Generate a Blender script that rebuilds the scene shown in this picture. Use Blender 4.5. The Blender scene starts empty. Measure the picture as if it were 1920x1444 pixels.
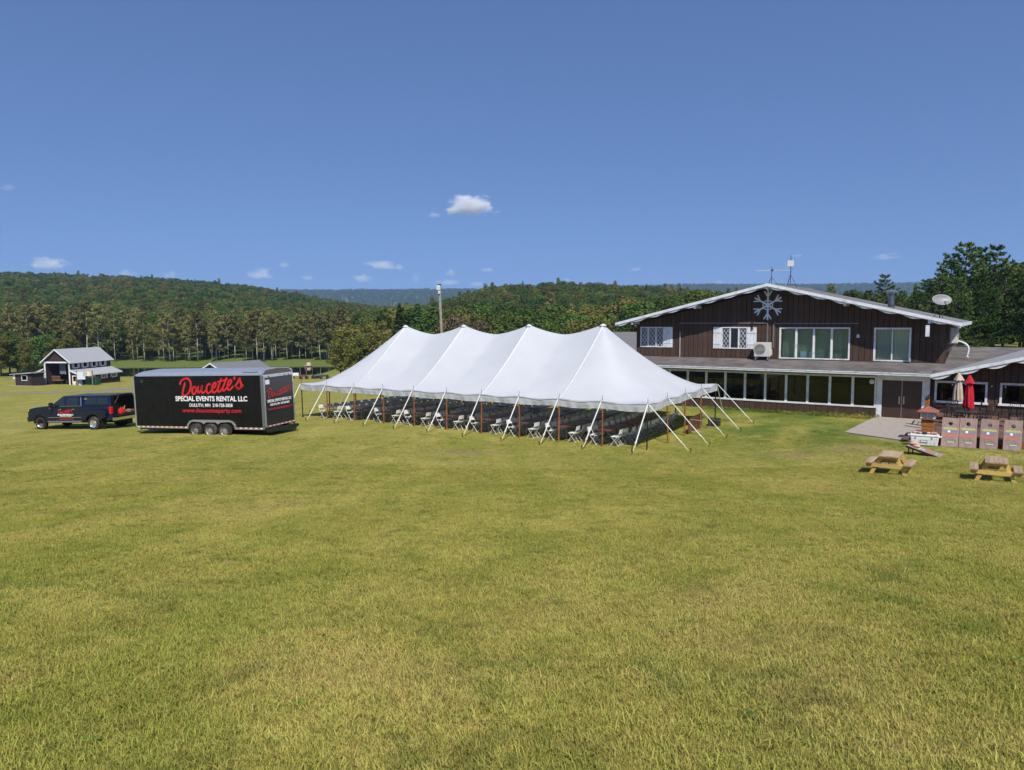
import bpy, math, random
import numpy as np
from mathutils import Vector, Matrix
random.seed(7)
rng = np.random.default_rng(11)
R = math.radians
scene = bpy.context.scene
COL = scene.collection

# ------------------------------------------------------------------ camera
cam_data = bpy.data.cameras.new('camera')
cam_data.sensor_width = 36.0
cam_data.lens = 36.0 * 1390 / 1920
cam_data.clip_start = 0.1
cam_data.clip_end = 60000
cam = bpy.data.objects.new('camera', cam_data)
COL.objects.link(cam)
CAMZ = 6.0
cam.matrix_world = (Matrix.Translation((0, 0, CAMZ)) @ Matrix.Rotation(R(90) - math.atan(127 / 1390), 4, 'X')
                    @ Matrix.Rotation(-0.006, 4, 'Z'))
scene.camera = cam

# ------------------------------------------------------------------ sky and sun
SUN_AZ = R(180 - 13)      # measured from +Y towards +X
SUN_EL = R(50)
world = bpy.data.worlds.new('World')
scene.world = world
world.use_nodes = True
wn = world.node_tree
wn.nodes.clear()
sky = wn.nodes.new('ShaderNodeTexSky')
sky.sky_type = 'NISHITA'
sky.sun_disc = False
sky.sun_elevation = SUN_EL
sky.sun_rotation = SUN_AZ
sky.air_density = 1.4
sky.dust_density = 0.0
sky.ozone_density = 1.0
sky.altitude = 300
bg = wn.nodes.new('ShaderNodeBackground')
bg.inputs['Strength'].default_value = 0.073
wo = wn.nodes.new('ShaderNodeOutputWorld')
wtc = wn.nodes.new('ShaderNodeTexCoord')          # even summer sky: the pale band sits below the hills
lift = wn.nodes.new('ShaderNodeVectorMath'); lift.operation = 'MULTIPLY_ADD'
lift.inputs[1].default_value = (1, 1, 1.05); lift.inputs[2].default_value = (0, 0, 0.23)
nrm = wn.nodes.new('ShaderNodeVectorMath'); nrm.operation = 'NORMALIZE'
wn.links.new(wtc.outputs['Generated'], lift.inputs[0]); wn.links.new(lift.outputs[0], nrm.inputs[0]); wn.links.new(nrm.outputs[0], sky.inputs[0])
tint = wn.nodes.new('ShaderNodeMix')
tint.data_type = 'RGBA'; tint.blend_type = 'MULTIPLY'; tint.inputs['Factor'].default_value = 1.0
tint.inputs['B'].default_value = (0.90, 1.07, 1.50, 1)
wn.links.new(sky.outputs[0], tint.inputs['A'])
wn.links.new(tint.outputs['Result'], bg.inputs[0])
wn.links.new(bg.outputs[0], wo.inputs[0])

sun_dir = Vector((math.sin(SUN_AZ) * math.cos(SUN_EL), math.cos(SUN_AZ) * math.cos(SUN_EL), math.sin(SUN_EL)))
sun_data = bpy.data.lights.new('sun', 'SUN')
sun_data.energy = 4.6
sun_data.angle = R(0.53)
sun_data.color = (1.0, 0.945, 0.86)
sun = bpy.data.objects.new('sun', sun_data)
sun.rotation_euler = sun_dir.to_track_quat('Z', 'Y').to_euler()
sun.location = (0, -20, 60)
COL.objects.link(sun)

scene.view_settings.view_transform = 'Standard'
scene.view_settings.look = 'None'
scene.view_settings.gamma = 1.0
scene.view_settings.use_curve_mapping = False
scene.view_settings.exposure = 0.15
scene.render.engine = 'CYCLES'
cy = scene.cycles
cy.use_denoising = True
cy.use_adaptive_sampling = True
cy.adaptive_threshold = 0.02
cy.max_bounces = 8
cy.diffuse_bounces = 3
cy.glossy_bounces = 3
cy.transparent_max_bounces = 12
cy.volume_bounces = 6
cy.sample_clamp_indirect = 6

# ------------------------------------------------------------------ object helpers
def tag(o, label=None, cat=None, group=None, kind=None):
    if label: o['label'] = label
    if cat: o['category'] = cat
    if group: o['group'] = group
    if kind: o['kind'] = kind
    return o

def link(o, parent=None):
    COL.objects.link(o)
    if parent is not None: o.parent = parent
    return o

def empty(name, loc=(0, 0, 0), rz=0.0, parent=None):
    o = bpy.data.objects.new(name, None)
    o.empty_display_size = 0.3
    o.location = loc
    o.rotation_euler = (0, 0, rz)
    return link(o, parent)

def copy_tree(o, parent=None):
    c = o.copy()
    COL.objects.link(c)
    c.parent = parent
    for ch in list(o.children):
        copy_tree(ch, c)
    return c

class MB:
    def __init__(self):
        self.v = []; self.f = []
    def add(self, vs, fs):
        n = len(self.v)
        self.v.extend([tuple(p) for p in vs])
        self.f.extend([tuple(i + n for i in q) for q in fs])
        return self
    def hexa(self, p):          # 8 corners: bottom ring then top ring
        return self.add(p, [(3, 2, 1, 0), (4, 5, 6, 7), (0, 1, 5, 4), (1, 2, 6, 5), (2, 3, 7, 6), (3, 0, 4, 7)])
    def box(self, x0, x1, y0, y1, z0, z1):
        return self.hexa([(x0, y0, z0), (x1, y0, z0), (x1, y1, z0), (x0, y1, z0),
                          (x0, y0, z1), (x1, y0, z1), (x1, y1, z1), (x0, y1, z1)])
    def bar(self, a, b, w, h, up=(0, 0, 1)):      # rectangular bar from a to b
        a = Vector(a); b = Vector(b); d = (b - a).normalized(); up = Vector(up)
        if abs(d.dot(up)) > 0.98: up = Vector((1, 0, 0))
        s = d.cross(up).normalized() * (w / 2); t = s.cross(d).normalized() * (h / 2)
        return self.hexa([a - s - t, a + s - t, b + s - t, b - s - t, a - s + t, a + s + t, b + s + t, b - s + t])
    def tube(self, a, b, r, r2=None, n=6, cap=True):
        a = Vector(a); b = Vector(b); d = (b - a).normalized()
        r2 = r if r2 is None else r2
        u = d.orthogonal().normalized(); w = d.cross(u)
        vs = []
        for p, rr in ((a, r), (b, r2)):
            for k in range(n):
                t = 2 * math.pi * k / n
                vs.append(p + (u * math.cos(t) + w * math.sin(t)) * rr)
        fs = [(k, (k + 1) % n, n + (k + 1) % n, n + k) for k in range(n)]
        if cap: fs += [tuple(range(n - 1, -1, -1)), tuple(range(n, 2 * n))]
        return self.add(vs, fs)
    def path(self, pts, r, n=6):
        pts = [Vector(p) for p in pts]
        rr = r if isinstance(r, (list, tuple)) else [r] * len(pts)
        vs = []; fs = []
        u = None
        for i, p in enumerate(pts):
            d = (pts[min(i + 1, len(pts) - 1)] - pts[max(i - 1, 0)]).normalized()
            if u is None: u = d.orthogonal().normalized()
            u = (u - d * u.dot(d)).normalized(); w = d.cross(u)
            for k in range(n):
                t = 2 * math.pi * k / n
                vs.append(p + (u * math.cos(t) + w * math.sin(t)) * rr[i])
        for i in range(len(pts) - 1):
            for k in range(n):
                fs.append((i * n + k, i * n + (k + 1) % n, (i + 1) * n + (k + 1) % n, (i + 1) * n + k))
        fs += [tuple(range(n - 1, -1, -1)), tuple(range((len(pts) - 1) * n, len(pts) * n))]
        return self.add(vs, fs)
    def lathe(self, prof, c=(0, 0, 0), axis='Z', n=20, close=True):    # prof: (r, h)
        vs = []; fs = []
        for r, h in prof:
            for k in range(n):
                t = 2 * math.pi * k / n
                x, y = r * math.cos(t), r * math.sin(t)
                if axis == 'Z': p = (c[0] + x, c[1] + y, c[2] + h)
                elif axis == 'Y': p = (c[0] + x, c[1] + h, c[2] - y)
                else: p = (c[0] + h, c[1] + x, c[2] + y)
                vs.append(p)
        m = len(prof)
        for i in range(m - 1):
            for k in range(n):
                fs.append((i * n + k, i * n + (k + 1) % n, (i + 1) * n + (k + 1) % n, (i + 1) * n + k))
        if close:
            fs += [tuple(range(n - 1, -1, -1)), tuple(range((m - 1) * n, m * n))]
        return self.add(vs, fs)
    def prism(self, poly, d0, d1, plane='XZ'):   # polygon extruded along the third axis
        def P(a, b, d):
            return (a, d, b) if plane == 'XZ' else ((d, a, b) if plane == 'YZ' else (a, b, d))
        n = len(poly)
        vs = [P(a, b, d0) for a, b in poly] + [P(a, b, d1) for a, b in poly]
        fs = [tuple(range(n)), tuple(range(2 * n - 1, n - 1, -1))]
        fs += [(k, n + k, n + (k + 1) % n, (k + 1) % n) for k in range(n)]
        return self.add(vs, fs)
    def mesh(self, name, mat=None, smooth=False, fix=True):
        me = bpy.data.meshes.new(name)
        me.from_pydata(self.v, [], self.f)
        if fix:
            import bmesh
            bm = bmesh.new(); bm.from_mesh(me)
            bmesh.ops.recalc_face_normals(bm, faces=bm.faces)
            bm.to_mesh(me); bm.free()
        if mat: me.materials.append(mat)
        if smooth:
            me.polygons.foreach_set('use_smooth', [True] * len(me.polygons))
        me.update()
        return me
    def build(self, name, mat=None, parent=None, smooth=False, bevel=0, fix=True, auto=None):
        o = bpy.data.objects.new(name, self.mesh(name, mat, smooth, fix))
        link(o, parent)
        if bevel:
            b = o.modifiers.new('bevel', 'BEVEL'); b.width = bevel; b.segments = 2; b.limit_method = 'ANGLE'; b.angle_limit = R(40)
        if auto:
            o.data.polygons.foreach_set('use_smooth', [True] * len(o.data.polygons))
            import bmesh
            bm = bmesh.new(); bm.from_mesh(o.data)
            for e in bm.edges:
                e.smooth = e.calc_face_angle(0) < R(auto)
            bm.to_mesh(o.data); bm.free()
        return o

def np_mesh(name, verts, faces, mat=None, smooth=False):
    """verts (N,3), faces (M,k) of one size"""
    me = bpy.data.meshes.new(name)
    verts = np.asarray(verts, np.float32); faces = np.asarray(faces, np.int32)
    k = faces.shape[1]
    me.vertices.add(len(verts)); me.vertices.foreach_set('co', verts.ravel())
    me.loops.add(faces.size); me.loops.foreach_set('vertex_index', faces.ravel())
    me.polygons.add(len(faces))
    me.polygons.foreach_set('loop_start', np.arange(0, faces.size, k, dtype=np.int32))
    if smooth: me.polygons.foreach_set('use_smooth', np.ones(len(faces), bool))
    me.update(calc_edges=True)
    if mat: me.materials.append(mat)
    return me

# ------------------------------------------------------------------ materials
MATS = {}
def nt(mat):
    return mat.node_tree.nodes, mat.node_tree.links

def M(name, col=(.5, .5, .5), rough=.7, spec=.4, metal=0.0, var=.0, vscale=6.0, bump=0.0, bscale=30.0, coat=0.0, dirt=None, dscale=2.0, stretch=None):
    if name in MATS: return MATS[name]
    m = bpy.data.materials.new(name); m.use_nodes = True
    n, l = nt(m); b = n['Principled BSDF']
    b.inputs['Base Color'].default_value = (*col, 1)
    b.inputs['Roughness'].default_value = rough
    b.inputs['Specular IOR Level'].default_value = spec
    b.inputs['Metallic'].default_value = metal
    if coat: b.inputs['Coat Weight'].default_value = coat; b.inputs['Coat Roughness'].default_value = .05
    tc = n.new('ShaderNodeTexCoord'); src = tc.outputs['Object']
    if stretch:
        mp = n.new('ShaderNodeMapping'); mp.inputs['Scale'].default_value = stretch
        l.new(src, mp.inputs[0]); src = mp.outputs[0]
    last = None
    if var:
        nz = n.new('ShaderNodeTexNoise'); nz.inputs['Scale'].default_value = vscale; nz.inputs['Detail'].default_value = 5
        l.new(src, nz.inputs[0])
        rp = n.new('ShaderNodeValToRGB')
        rp.color_ramp.elements[0].position = .3; rp.color_ramp.elements[1].position = .7
        rp.color_ramp.elements[0].color = (*[c * (1 - var) for c in col], 1)
        rp.color_ramp.elements[1].color = (*[min(1, c * (1 + var)) for c in col], 1)
        l.new(nz.outputs[0], rp.inputs[0]); last = rp.outputs[0]
        oi = n.new('ShaderNodeObjectInfo')
        hs = n.new('ShaderNodeHueSaturation')
        mr = n.new('ShaderNodeMapRange'); mr.inputs[3].default_value = 1 - var * .6; mr.inputs[4].default_value = 1 + var * .6
        l.new(oi.outputs['Random'], mr.inputs[0]); l.new(mr.outputs[0], hs.inputs['Value']); l.new(last, hs.inputs['Color']); last = hs.outputs[0]
    if dirt:
        nz2 = n.new('ShaderNodeTexNoise'); nz2.inputs['Scale'].default_value = dscale; nz2.inputs['Detail'].default_value = 6
        l.new(tc.outputs['Object'], nz2.inputs[0])
        r2 = n.new('ShaderNodeValToRGB'); r2.color_ramp.elements[0].position = .5; r2.color_ramp.elements[1].position = .72
        l.new(nz2.outputs[0], r2.inputs[0])
        mx = n.new('ShaderNodeMix'); mx.data_type = 'RGBA'
        mx.inputs['A'].default_value = (*col, 1); mx.inputs['B'].default_value = (*dirt, 1)
        if last: l.new(last, mx.inputs['A'])
        l.new(r2.outputs[0], mx.inputs['Factor']); last = mx.outputs['Result']
    if last: l.new(last, b.inputs['Base Color'])
    if bump:
        nb = n.new('ShaderNodeTexNoise'); nb.inputs['Scale'].default_value = bscale; nb.inputs['Detail'].default_value = 4
        l.new(src, nb.inputs[0])
        bp = n.new('ShaderNodeBump'); bp.inputs['Strength'].default_value = bump; bp.inputs['Distance'].default_value = .02
        l.new(nb.outputs[0], bp.inputs['Height']); l.new(bp.outputs[0], b.inputs['Normal'])
    MATS[name] = m
    return m

brown = M('brown_board_paint', (.076, .046, .033), .75, .25, var=.22, vscale=3, bump=.25, bscale=40, stretch=(6, 6, .6))
brown_dk = M('brown_groove', (.018, .009, .008), .9, .1)
white = M('white_paint', (.74, .75, .76), .55, .3, var=.06, vscale=4, dirt=(.52, .51, .48), dscale=3)
white_old = M('weathered_white_trim', (.66, .67, .68), .6, .3, var=.1, vscale=5, dirt=(.42, .41, .39), dscale=4)
shingle = M('grey_shingle', (.185, .185, .19), .9, .2, var=.3, vscale=14, bump=.5, bscale=25)
roll_roof = M('rolled_roofing', (.115, .105, .10), .9, .2, var=.3, vscale=1.2, dirt=(.20, .17, .15), dscale=.8, bump=.3)
lightroof = M('light_grey_roof', (.36, .37, .38), .8, .3, var=.12, vscale=5, bump=.3)
black_metal = M('black_metal', (.012, .012, .013), .45, .5)
steel = M('galvanised_steel', (.45, .46, .48), .38, .5, metal=.85, var=.15, vscale=8)
alu = M('aluminium_trim', (.62, .64, .67), .33, .5, metal=.8, var=.08, vscale=4)
chrome = M('chrome', (.75, .76, .78), .12, .5, metal=1.0)
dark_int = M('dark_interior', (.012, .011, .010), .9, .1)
rubber = M('tyre_rubber', (.035, .031, .028), .9, .2, dirt=(.13, .10, .075), dscale=3)
cedar = M('stained_cedar', (.30, .115, .03), .6, .3, var=.3, vscale=5, bump=.2, stretch=(1, 1, 8))
deckwood = M('deck_boards', (.16, .085, .06), .75, .25, var=.3, vscale=5, dirt=(.2, .16, .13), bump=.25)
lumber_y = M('treated_lumber', (.60, .40, .12), .6, .3, var=.25, vscale=4, bump=.2, stretch=(2, 8, 8))
lumber_g = M('weathered_lumber', (.40, .285, .18), .8, .2, var=.28, vscale=5, bump=.3, stretch=(12, 1.5, 8), dirt=(.25, .18, .13))
concrete = M('concrete', (.40, .35, .30), .9, .2, var=.12, vscale=2, dirt=(.30, .26, .22), bump=.15)
pole_wood = M('tent_pole_wood', (.24, .088, .035), .5, .4, var=.3, vscale=7, stretch=(3, 3, .7))
grey_wood = M('grey_pole_wood', (.24, .20, .17), .85, .2, var=.2, vscale=4, bump=.2)
red = M('sign_red', (.62, .02, .025), .45, .4)
vinyl_white = M('sign_white', (.82, .82, .82), .45, .4)
strap = M('white_strap', (.76, .75, .68), .7, .2)
chair_white = M('chair_white', (.72, .71, .67), .5, .35, var=.06, vscale=9)
table_top = M('plywood_table', (.125, .048, .032), .34, .5, var=.3, vscale=3, stretch=(6, 1, 1))
table_metal = M('table_leg_metal', (.08, .075, .07), .5, .5)

def glass_mat(name, tint=(.9, .95, .95), refl=1.0, trans=.75):
    m = bpy.data.materials.new(name); m.use_nodes = True
    n, l = nt(m); n.clear()
    out = n.new('ShaderNodeOutputMaterial'); mix = n.new('ShaderNodeMixShader')
    fr = n.new('ShaderNodeFresnel'); fr.inputs[0].default_value = 1.55
    mul = n.new('ShaderNodeMath'); mul.operation = 'MULTIPLY_ADD'; mul.inputs[1].default_value = 1.6 * refl; mul.inputs[2].default_value = .02; mul.use_clamp = True
    tr = n.new('ShaderNodeBsdfTransparent'); tr.inputs[0].default_value = (*[c * trans for c in tint], 1)
    gl = n.new('ShaderNodeBsdfGlossy'); gl.inputs['Roughness'].default_value = .01
    nz = n.new('ShaderNodeTexNoise'); nz.inputs['Scale'].default_value = .9; bp = n.new('ShaderNodeBump'); bp.inputs['Strength'].default_value = .03; bp.inputs['Distance'].default_value = .05
    tc = n.new('ShaderNodeTexCoord'); l.new(tc.outputs['Object'], nz.inputs[0]); l.new(nz.outputs[0], bp.inputs['Height']); l.new(bp.outputs[0], gl.inputs['Normal'])
    l.new(fr.outputs[0], mul.inputs[0]); l.new(mul.outputs[0], mix.inputs[0]); l.new(tr.outputs[0], mix.inputs[1]); l.new(gl.outputs[0], mix.inputs[2]); l.new(mix.outputs[0], out.inputs[0])
    MATS[name] = m
    return m
glass = glass_mat('window_glass', (.90, .97, .95), .45, .97)
glass_dark = glass_mat('tinted_glass', (.35, .38, .36), .55, .5)
glass_car = glass_mat('car_glass', (.5, .55, .6), 1.2, .5)

# ------------------------------------------------------------------ terrain height
CTRL = np.array([
    (0, -25, 8.0), (-25, -25, 8.0), (25, -25, 8.0), (0, -8, 5.7), (0, 0, 4.32), (-8, 0, 4.3), (8, 0, 4.34), (0, 5, 3.45), (0, 10, 2.68),
    (-12, 10, 2.6), (12, 10, 2.7), (0, 16, 1.82), (-12, 16, 1.75), (12, 16, 1.74), (0, 22, 1.05), (0, 28, .48), (-14, 26, .72),
    (6, 32.4, .09), (-13, 45.1, -.05), (11.1, 40, .26), (0, 39, .06), (19.2, 38.9, .50), (13.2, 42.9, .50), (9, 48, .5), (24, 35, .6), (17.7, 30.2, .6), (20, 28.9, .62),
    (12.5, 24.2, .8), (15, 22.4, .86), (-14.5, 37, .24), (-18, 38.5, .1), (-25.5, 43, -.45), (-30, 44, -.6), (-26, 32, .1), (-40, 44, -1.0),
    (0, 60, -.3), (30, 60, 1.0), (45, 45, 1.2), (-25, 62, -1.1), (-55, 62, -2.0), (-10, 52, -.2), (28, 50, .7), (45, 80, 3.0), (15, 85, -.6), (-20, 85, -2.6), (-60, 85, -3.4), (0, 85, -1.9),
    (60, 20, 2.5), (-60, 15, 1.2)], float)
def _tps_k(d2):
    return np.where(d2 > 1e-9, 0.5 * d2 * np.log(np.maximum(d2, 1e-9)), 0)
def _tps_fit():
    P = CTRL[:, :2] / 20; n = len(P)
    d2 = ((P[:, None] - P[None]) ** 2).sum(-1)
    A = np.zeros((n + 3, n + 3)); A[:n, :n] = _tps_k(d2) + np.eye(n) * .02
    A[:n, n] = 1; A[:n, n + 1:] = P; A[n, :n] = 1; A[n + 1:, :n] = P.T
    return np.linalg.solve(A, np.concatenate([CTRL[:, 2], [0, 0, 0]]))
_W = _tps_fit()
def near_h(x, y):
    P = CTRL[:, :2] / 20; n = len(P)
    xs = np.clip(x, -70, 70) / 20; ys = np.clip(y, -30, 100) / 20
    d2 = (xs[..., None] - P[:, 0]) ** 2 + (ys[..., None] - P[:, 1]) ** 2
    return _tps_k(d2) @ _W[:n] + _W[n] + _W[n + 1] * xs + _W[n + 2] * ys
def sstep(a, b, v):
    t = np.clip((v - a) / (b - a), 0, 1); return t * t * (3 - 2 * t)
POND = (-118.0, -48.0, 176.0, 211.0)
POND_Z = -7.5
def fnoise(x, y, s):
    return (np.sin(x / s + 1.3 * np.sin(y / s * .7)) + np.sin(y / s * 1.3 + 1.7 * np.sin(x / s * .6 + 2))) * .5
def far_h(x, y):
    t = x / np.maximum(y, 20)
    base = np.interp(y, [60, 100, 140, 170, 214, 225, 300], [-1.2, -3.9, -6.3, -7.2, -6.9, -6.5, -5.0])
    right = sstep(.12, .5, t) * np.interp(y, [60, 90, 140, 300, 600], [2.2, 5.5, 8.0, 5, 0])
    base = base + right
    crl = np.interp(t, [-1.2, -.69, -.47, -.36, -.29, -.2, -.12, -.05], [52, 47, 39, 31, 22, 10, 2, 0])
    hl = (crl + 3) * sstep(240, 860, y) * (1 - sstep(900, 1500, y))
    crc = np.interp(t, [-.2, -.14, -.09, -.05, 0, .05, .14, .24, .4, .8], [0, 2.5, 9, 15.5, 19, 20, 18, 12, 2, 0])
    hc = (crc + 3) * sstep(230, 520, y) * (1 - sstep(560, 1000, y))
    h = base + np.maximum(hl, hc) + fnoise(x, y, 70) * 2.2 * sstep(260, 500, y)
    crf = np.interp(t, [-.9, -.3, -.05, .1, .25, .45, .9], [150, 141, 136, 140, 158, 160, 175])
    h = h + (crf + 5) * sstep(2400, 4100, y) + fnoise(x, y, 420) * 7 * sstep(2400, 4000, y)
    return h
def ground_h(x, y):
    x = np.asarray(x, float); y = np.asarray(y, float)
    w = sstep(62, 92, y)
    h = near_h(x, y) * (1 - w) + far_h(x, np.maximum(y, 60)) * w
    ex = np.minimum(sstep(POND[0] - 5, POND[0] + 5, x), 1 - sstep(POND[1] - 5, POND[1] + 5, x))
    ey = np.minimum(sstep(POND[2] - 3, POND[2] + 3, y), 1 - sstep(POND[3] - 2.5, POND[3] + 2.5, y))
    return h - 1.2 * ex * ey
def gh(x, y):
    return float(ground_h(np.array([x]), np.array([y]))[0])

# ------------------------------------------------------------------ lawn colour nodes
def lawn_nodes(n, l, pos):
    """colour of the lawn from world position: dry straw, mid green, lush patches"""
    def noise(scale, detail=4, rough=.55, dist=0.0):
        z = n.new('ShaderNodeTexNoise'); z.inputs['Scale'].default_value = scale; z.inputs['Detail'].default_value = detail
        z.inputs['Roughness'].default_value = rough; z.inputs['Distortion'].default_value = dist
        l.new(pos, z.inputs[0]); return z.outputs[0]
    def ramp(src, a, b, ca=(0, 0, 0), cb=(1, 1, 1)):
        r = n.new('ShaderNodeValToRGB'); r.color_ramp.elements[0].position = a; r.color_ramp.elements[1].position = b
        r.color_ramp.elements[0].color = (*ca, 1); r.color_ramp.elements[1].color = (*cb, 1); l.new(src, r.inputs[0]); return r.outputs[0]
    def mix(f, a, b):
        x = n.new('ShaderNodeMix'); x.data_type = 'RGBA'
        for s, v in (('A', a), ('B', b)):
            if isinstance(v, tuple): x.inputs[s].default_value = (*v, 1)
            else: l.new(v, x.inputs[s])
        if isinstance(f, float): x.inputs['Factor'].default_value = f
        else: l.new(f, x.inputs['Factor'])
        return x.outputs['Result']
    base = ramp(noise(.35, 6, .62), .36, .66, (0.292, 0.275, 0.058), (0.479, 0.408, 0.120))
    fine = ramp(noise(5.0, 5, .7), .35, .7, (0.228, 0.239, 0.043), (0.534, 0.453, 0.139))
    c = mix(.45, base, fine)
    c = mix(ramp(noise(1.25, 7, .72, .8), .53, .70, (0, 0, 0), (.75, .75, .75)), c, (0.128, 0.136, 0.034))   # thin dark spots
    mp_ = n.new('ShaderNodeMapping'); mp_.inputs['Rotation'].default_value = (0, 0, .5); mp_.inputs['Scale'].default_value = (.9, .10, 1); l.new(pos, mp_.inputs[0])
    bz = n.new('ShaderNodeTexNoise'); bz.inputs['Scale'].default_value = .8; bz.inputs['Detail'].default_value = 3; l.new(mp_.outputs[0], bz.inputs[0])
    c = mix(ramp(bz.outputs[0], .48, .62, (0, 0, 0), (.5, .5, .5)), c, (0.261, 0.284, 0.048))      # faint mowing passes
    c = mix(ramp(noise(.16, 4, .6), .60, .74, (0, 0, 0), (.6, .6, .6)), c, (0.467, 0.359, 0.138))     # worn dry areas
    c = mix(ramp(noise(.85, 6, .68, .6), .54, .76), c, (0.155, 0.213, 0.034))      # greener tufts
    c = mix(ramp(noise(1.7, 4, .6), .68, .76), c, (0.445, 0.328, 0.138))          # straw bits
    # greener towards the house, tent and shed side
    sx = n.new('ShaderNodeSeparateXYZ'); l.new(pos, sx.inputs[0])
    def mr(s, a, b):
        m_ = n.new('ShaderNodeMapRange'); m_.interpolation_type = 'SMOOTHSTEP'
        m_.inputs[1].default_value = a; m_.inputs[2].default_value = b; l.new(s, m_.inputs[0]); return m_.outputs[0]
    def mul(a, b):
        q = n.new('ShaderNodeMath'); q.operation = 'MULTIPLY'; l.new(a, q.inputs[0]); l.new(b, q.inputs[1]); return q.outputs[0]
    near_house = mul(mr(sx.outputs[0], 7, 13), mr(sx.outputs[1], 27, 36))
    blot = ramp(noise(.5, 3), .35, .6)
    c = mix(mul(near_house, blot), c, (.130, .185, .034))
    # scuffed dirt beside the path and where the games are played
    def spot(cx, cy, rx, ry):
        d = n.new('ShaderNodeVectorMath'); d.operation = 'SUBTRACT'; l.new(pos, d.inputs[0]); d.inputs[1].default_value = (cx, cy, 0)
        q = n.new('ShaderNodeVectorMath'); q.operation = 'MULTIPLY'; l.new(d.outputs[0], q.inputs[0]); q.inputs[1].default_value = (1 / rx, 1 / ry, 0)
        z = n.new('ShaderNodeVectorMath'); z.operation = 'LENGTH'; l.new(q.outputs[0], z.inputs[0]); return mr(z.outputs['Value'], 1.0, .2)
    dirt_n = ramp(noise(1.3, 5, .7), .42, .60)
    for sp in ((11.2, 29.8, 1.9, 1.6), (14.2, 30.5, 1.6, 2.2), (13.6, 27.0, 1.5, 1.0), (-2.0, 31.0, 2.5, 1.2)):
        c = mix(mul(spot(*sp), dirt_n), c, (.34, .25, .135))
    far = mr(sx.outputs[1], 150, 215)
    c = mix(far, c, (.15, .19, .045))
    return c

def ground_mat():
    m = bpy.data.materials.new('lawn_ground'); m.use_nodes = True
    n, l = nt(m); b = n['Principled BSDF']
    g = n.new('ShaderNodeNewGeometry')
    c = lawn_nodes(n, l, g.outputs['Position'])
    # fine speckle so the turf keeps grain between the blades
    nz = n.new('ShaderNodeTexNoise'); nz.inputs['Scale'].default_value = 11; nz.inputs['Detail'].default_value = 6; nz.inputs['Roughness'].default_value = .85; l.new(g.outputs['Position'], nz.inputs[0])
    r = n.new('ShaderNodeValToRGB'); r.color_ramp.elements[0].position = .36; r.color_ramp.elements[1].position = .66
    r.color_ramp.elements[0].color = (.36, .40, .34, 1); r.color_ramp.elements[1].color = (1.36, 1.30, 1.24, 1); l.new(nz.outputs[0], r.inputs[0])
    mx = n.new('ShaderNodeMix'); mx.data_type = 'RGBA'; mx.blend_type = 'MULTIPLY'; mx.inputs['Factor'].default_value = 1
    l.new(c, mx.inputs['A']); l.new(r.outputs[0], mx.inputs['B'])
    l.new(mx.outputs['Result'], b.inputs['Base Color'])
    b.inputs['Roughness'].default_value = .95; b.inputs['Specular IOR Level'].default_value = .1
    n2 = n.new('ShaderNodeTexNoise'); n2.inputs['Scale'].default_value = 9; n2.inputs['Detail'].default_value = 8; n2.inputs['Roughness'].default_value = .7; l.new(g.outputs['Position'], n2.inputs[0])
    bp = n.new('ShaderNodeBump'); bp.inputs['Strength'].default_value = .8; bp.inputs['Distance'].default_value = .08
    l.new(n2.outputs[0], bp.inputs['Height']); l.new(bp.outputs[0], b.inputs['Normal'])
    return m

def make_ground():
    ys = np.concatenate([np.linspace(-28, 2, 16), np.linspace(3, 60, 96), 60 + np.geomspace(1.5, 6000, 110)])
    ts = np.sinh(np.linspace(-2.2, 2.2, 141)) / np.sinh(2.2)
    X = ts[None, :] * (1.15 * np.abs(ys)[:, None] + 45); Y = np.repeat(ys[:, None], len(ts), 1)
    Z = ground_h(X, Y)
    V = np.stack([X, Y, Z], -1).reshape(-1, 3)
    nx = len(ts); i = np.arange(len(ys) - 1)[:, None] * nx + np.arange(nx - 1)[None]
    F = np.stack([i, i + 1, i + nx + 1, i + nx], -1).reshape(-1, 4)
    o = bpy.data.objects.new('ground', np_mesh('ground', V, F, ground_mat(), True))
    link(o); tag(o, kind='structure')
make_ground()

# pond
pm = bpy.data.materials.new('pond_water'); pm.use_nodes = True
n_, l_ = nt(pm); b_ = n_['Principled BSDF']; b_.inputs['Base Color'].default_value = (.012, .016, .010, 1); b_.inputs['Roughness'].default_value = .04
b_.inputs['Specular IOR Level'].default_value = .5
w_ = n_.new('ShaderNodeTexNoise'); w_.inputs['Scale'].default_value = 1.2; w_.inputs['Detail'].default_value = 3
g_ = n_.new('ShaderNodeNewGeometry'); l_.new(g_.outputs['Position'], w_.inputs[0])
bb_ = n_.new('ShaderNodeBump'); bb_.inputs['Strength'].default_value = .05; bb_.inputs['Distance'].default_value = .1; l_.new(w_.outputs[0], bb_.inputs['Height']); l_.new(bb_.outputs[0], b_.inputs['Normal'])
po = MB().add([(POND[0] - 6, POND[2] - 5, POND_Z), (POND[1] + 6, POND[2] - 5, POND_Z), (POND[1] + 6, POND[3] + 4, POND_Z), (POND[0] - 6, POND[3] + 4, POND_Z)], [(0, 1, 2, 3)]).build('pond', pm)
tag(po, kind='structure')

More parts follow.
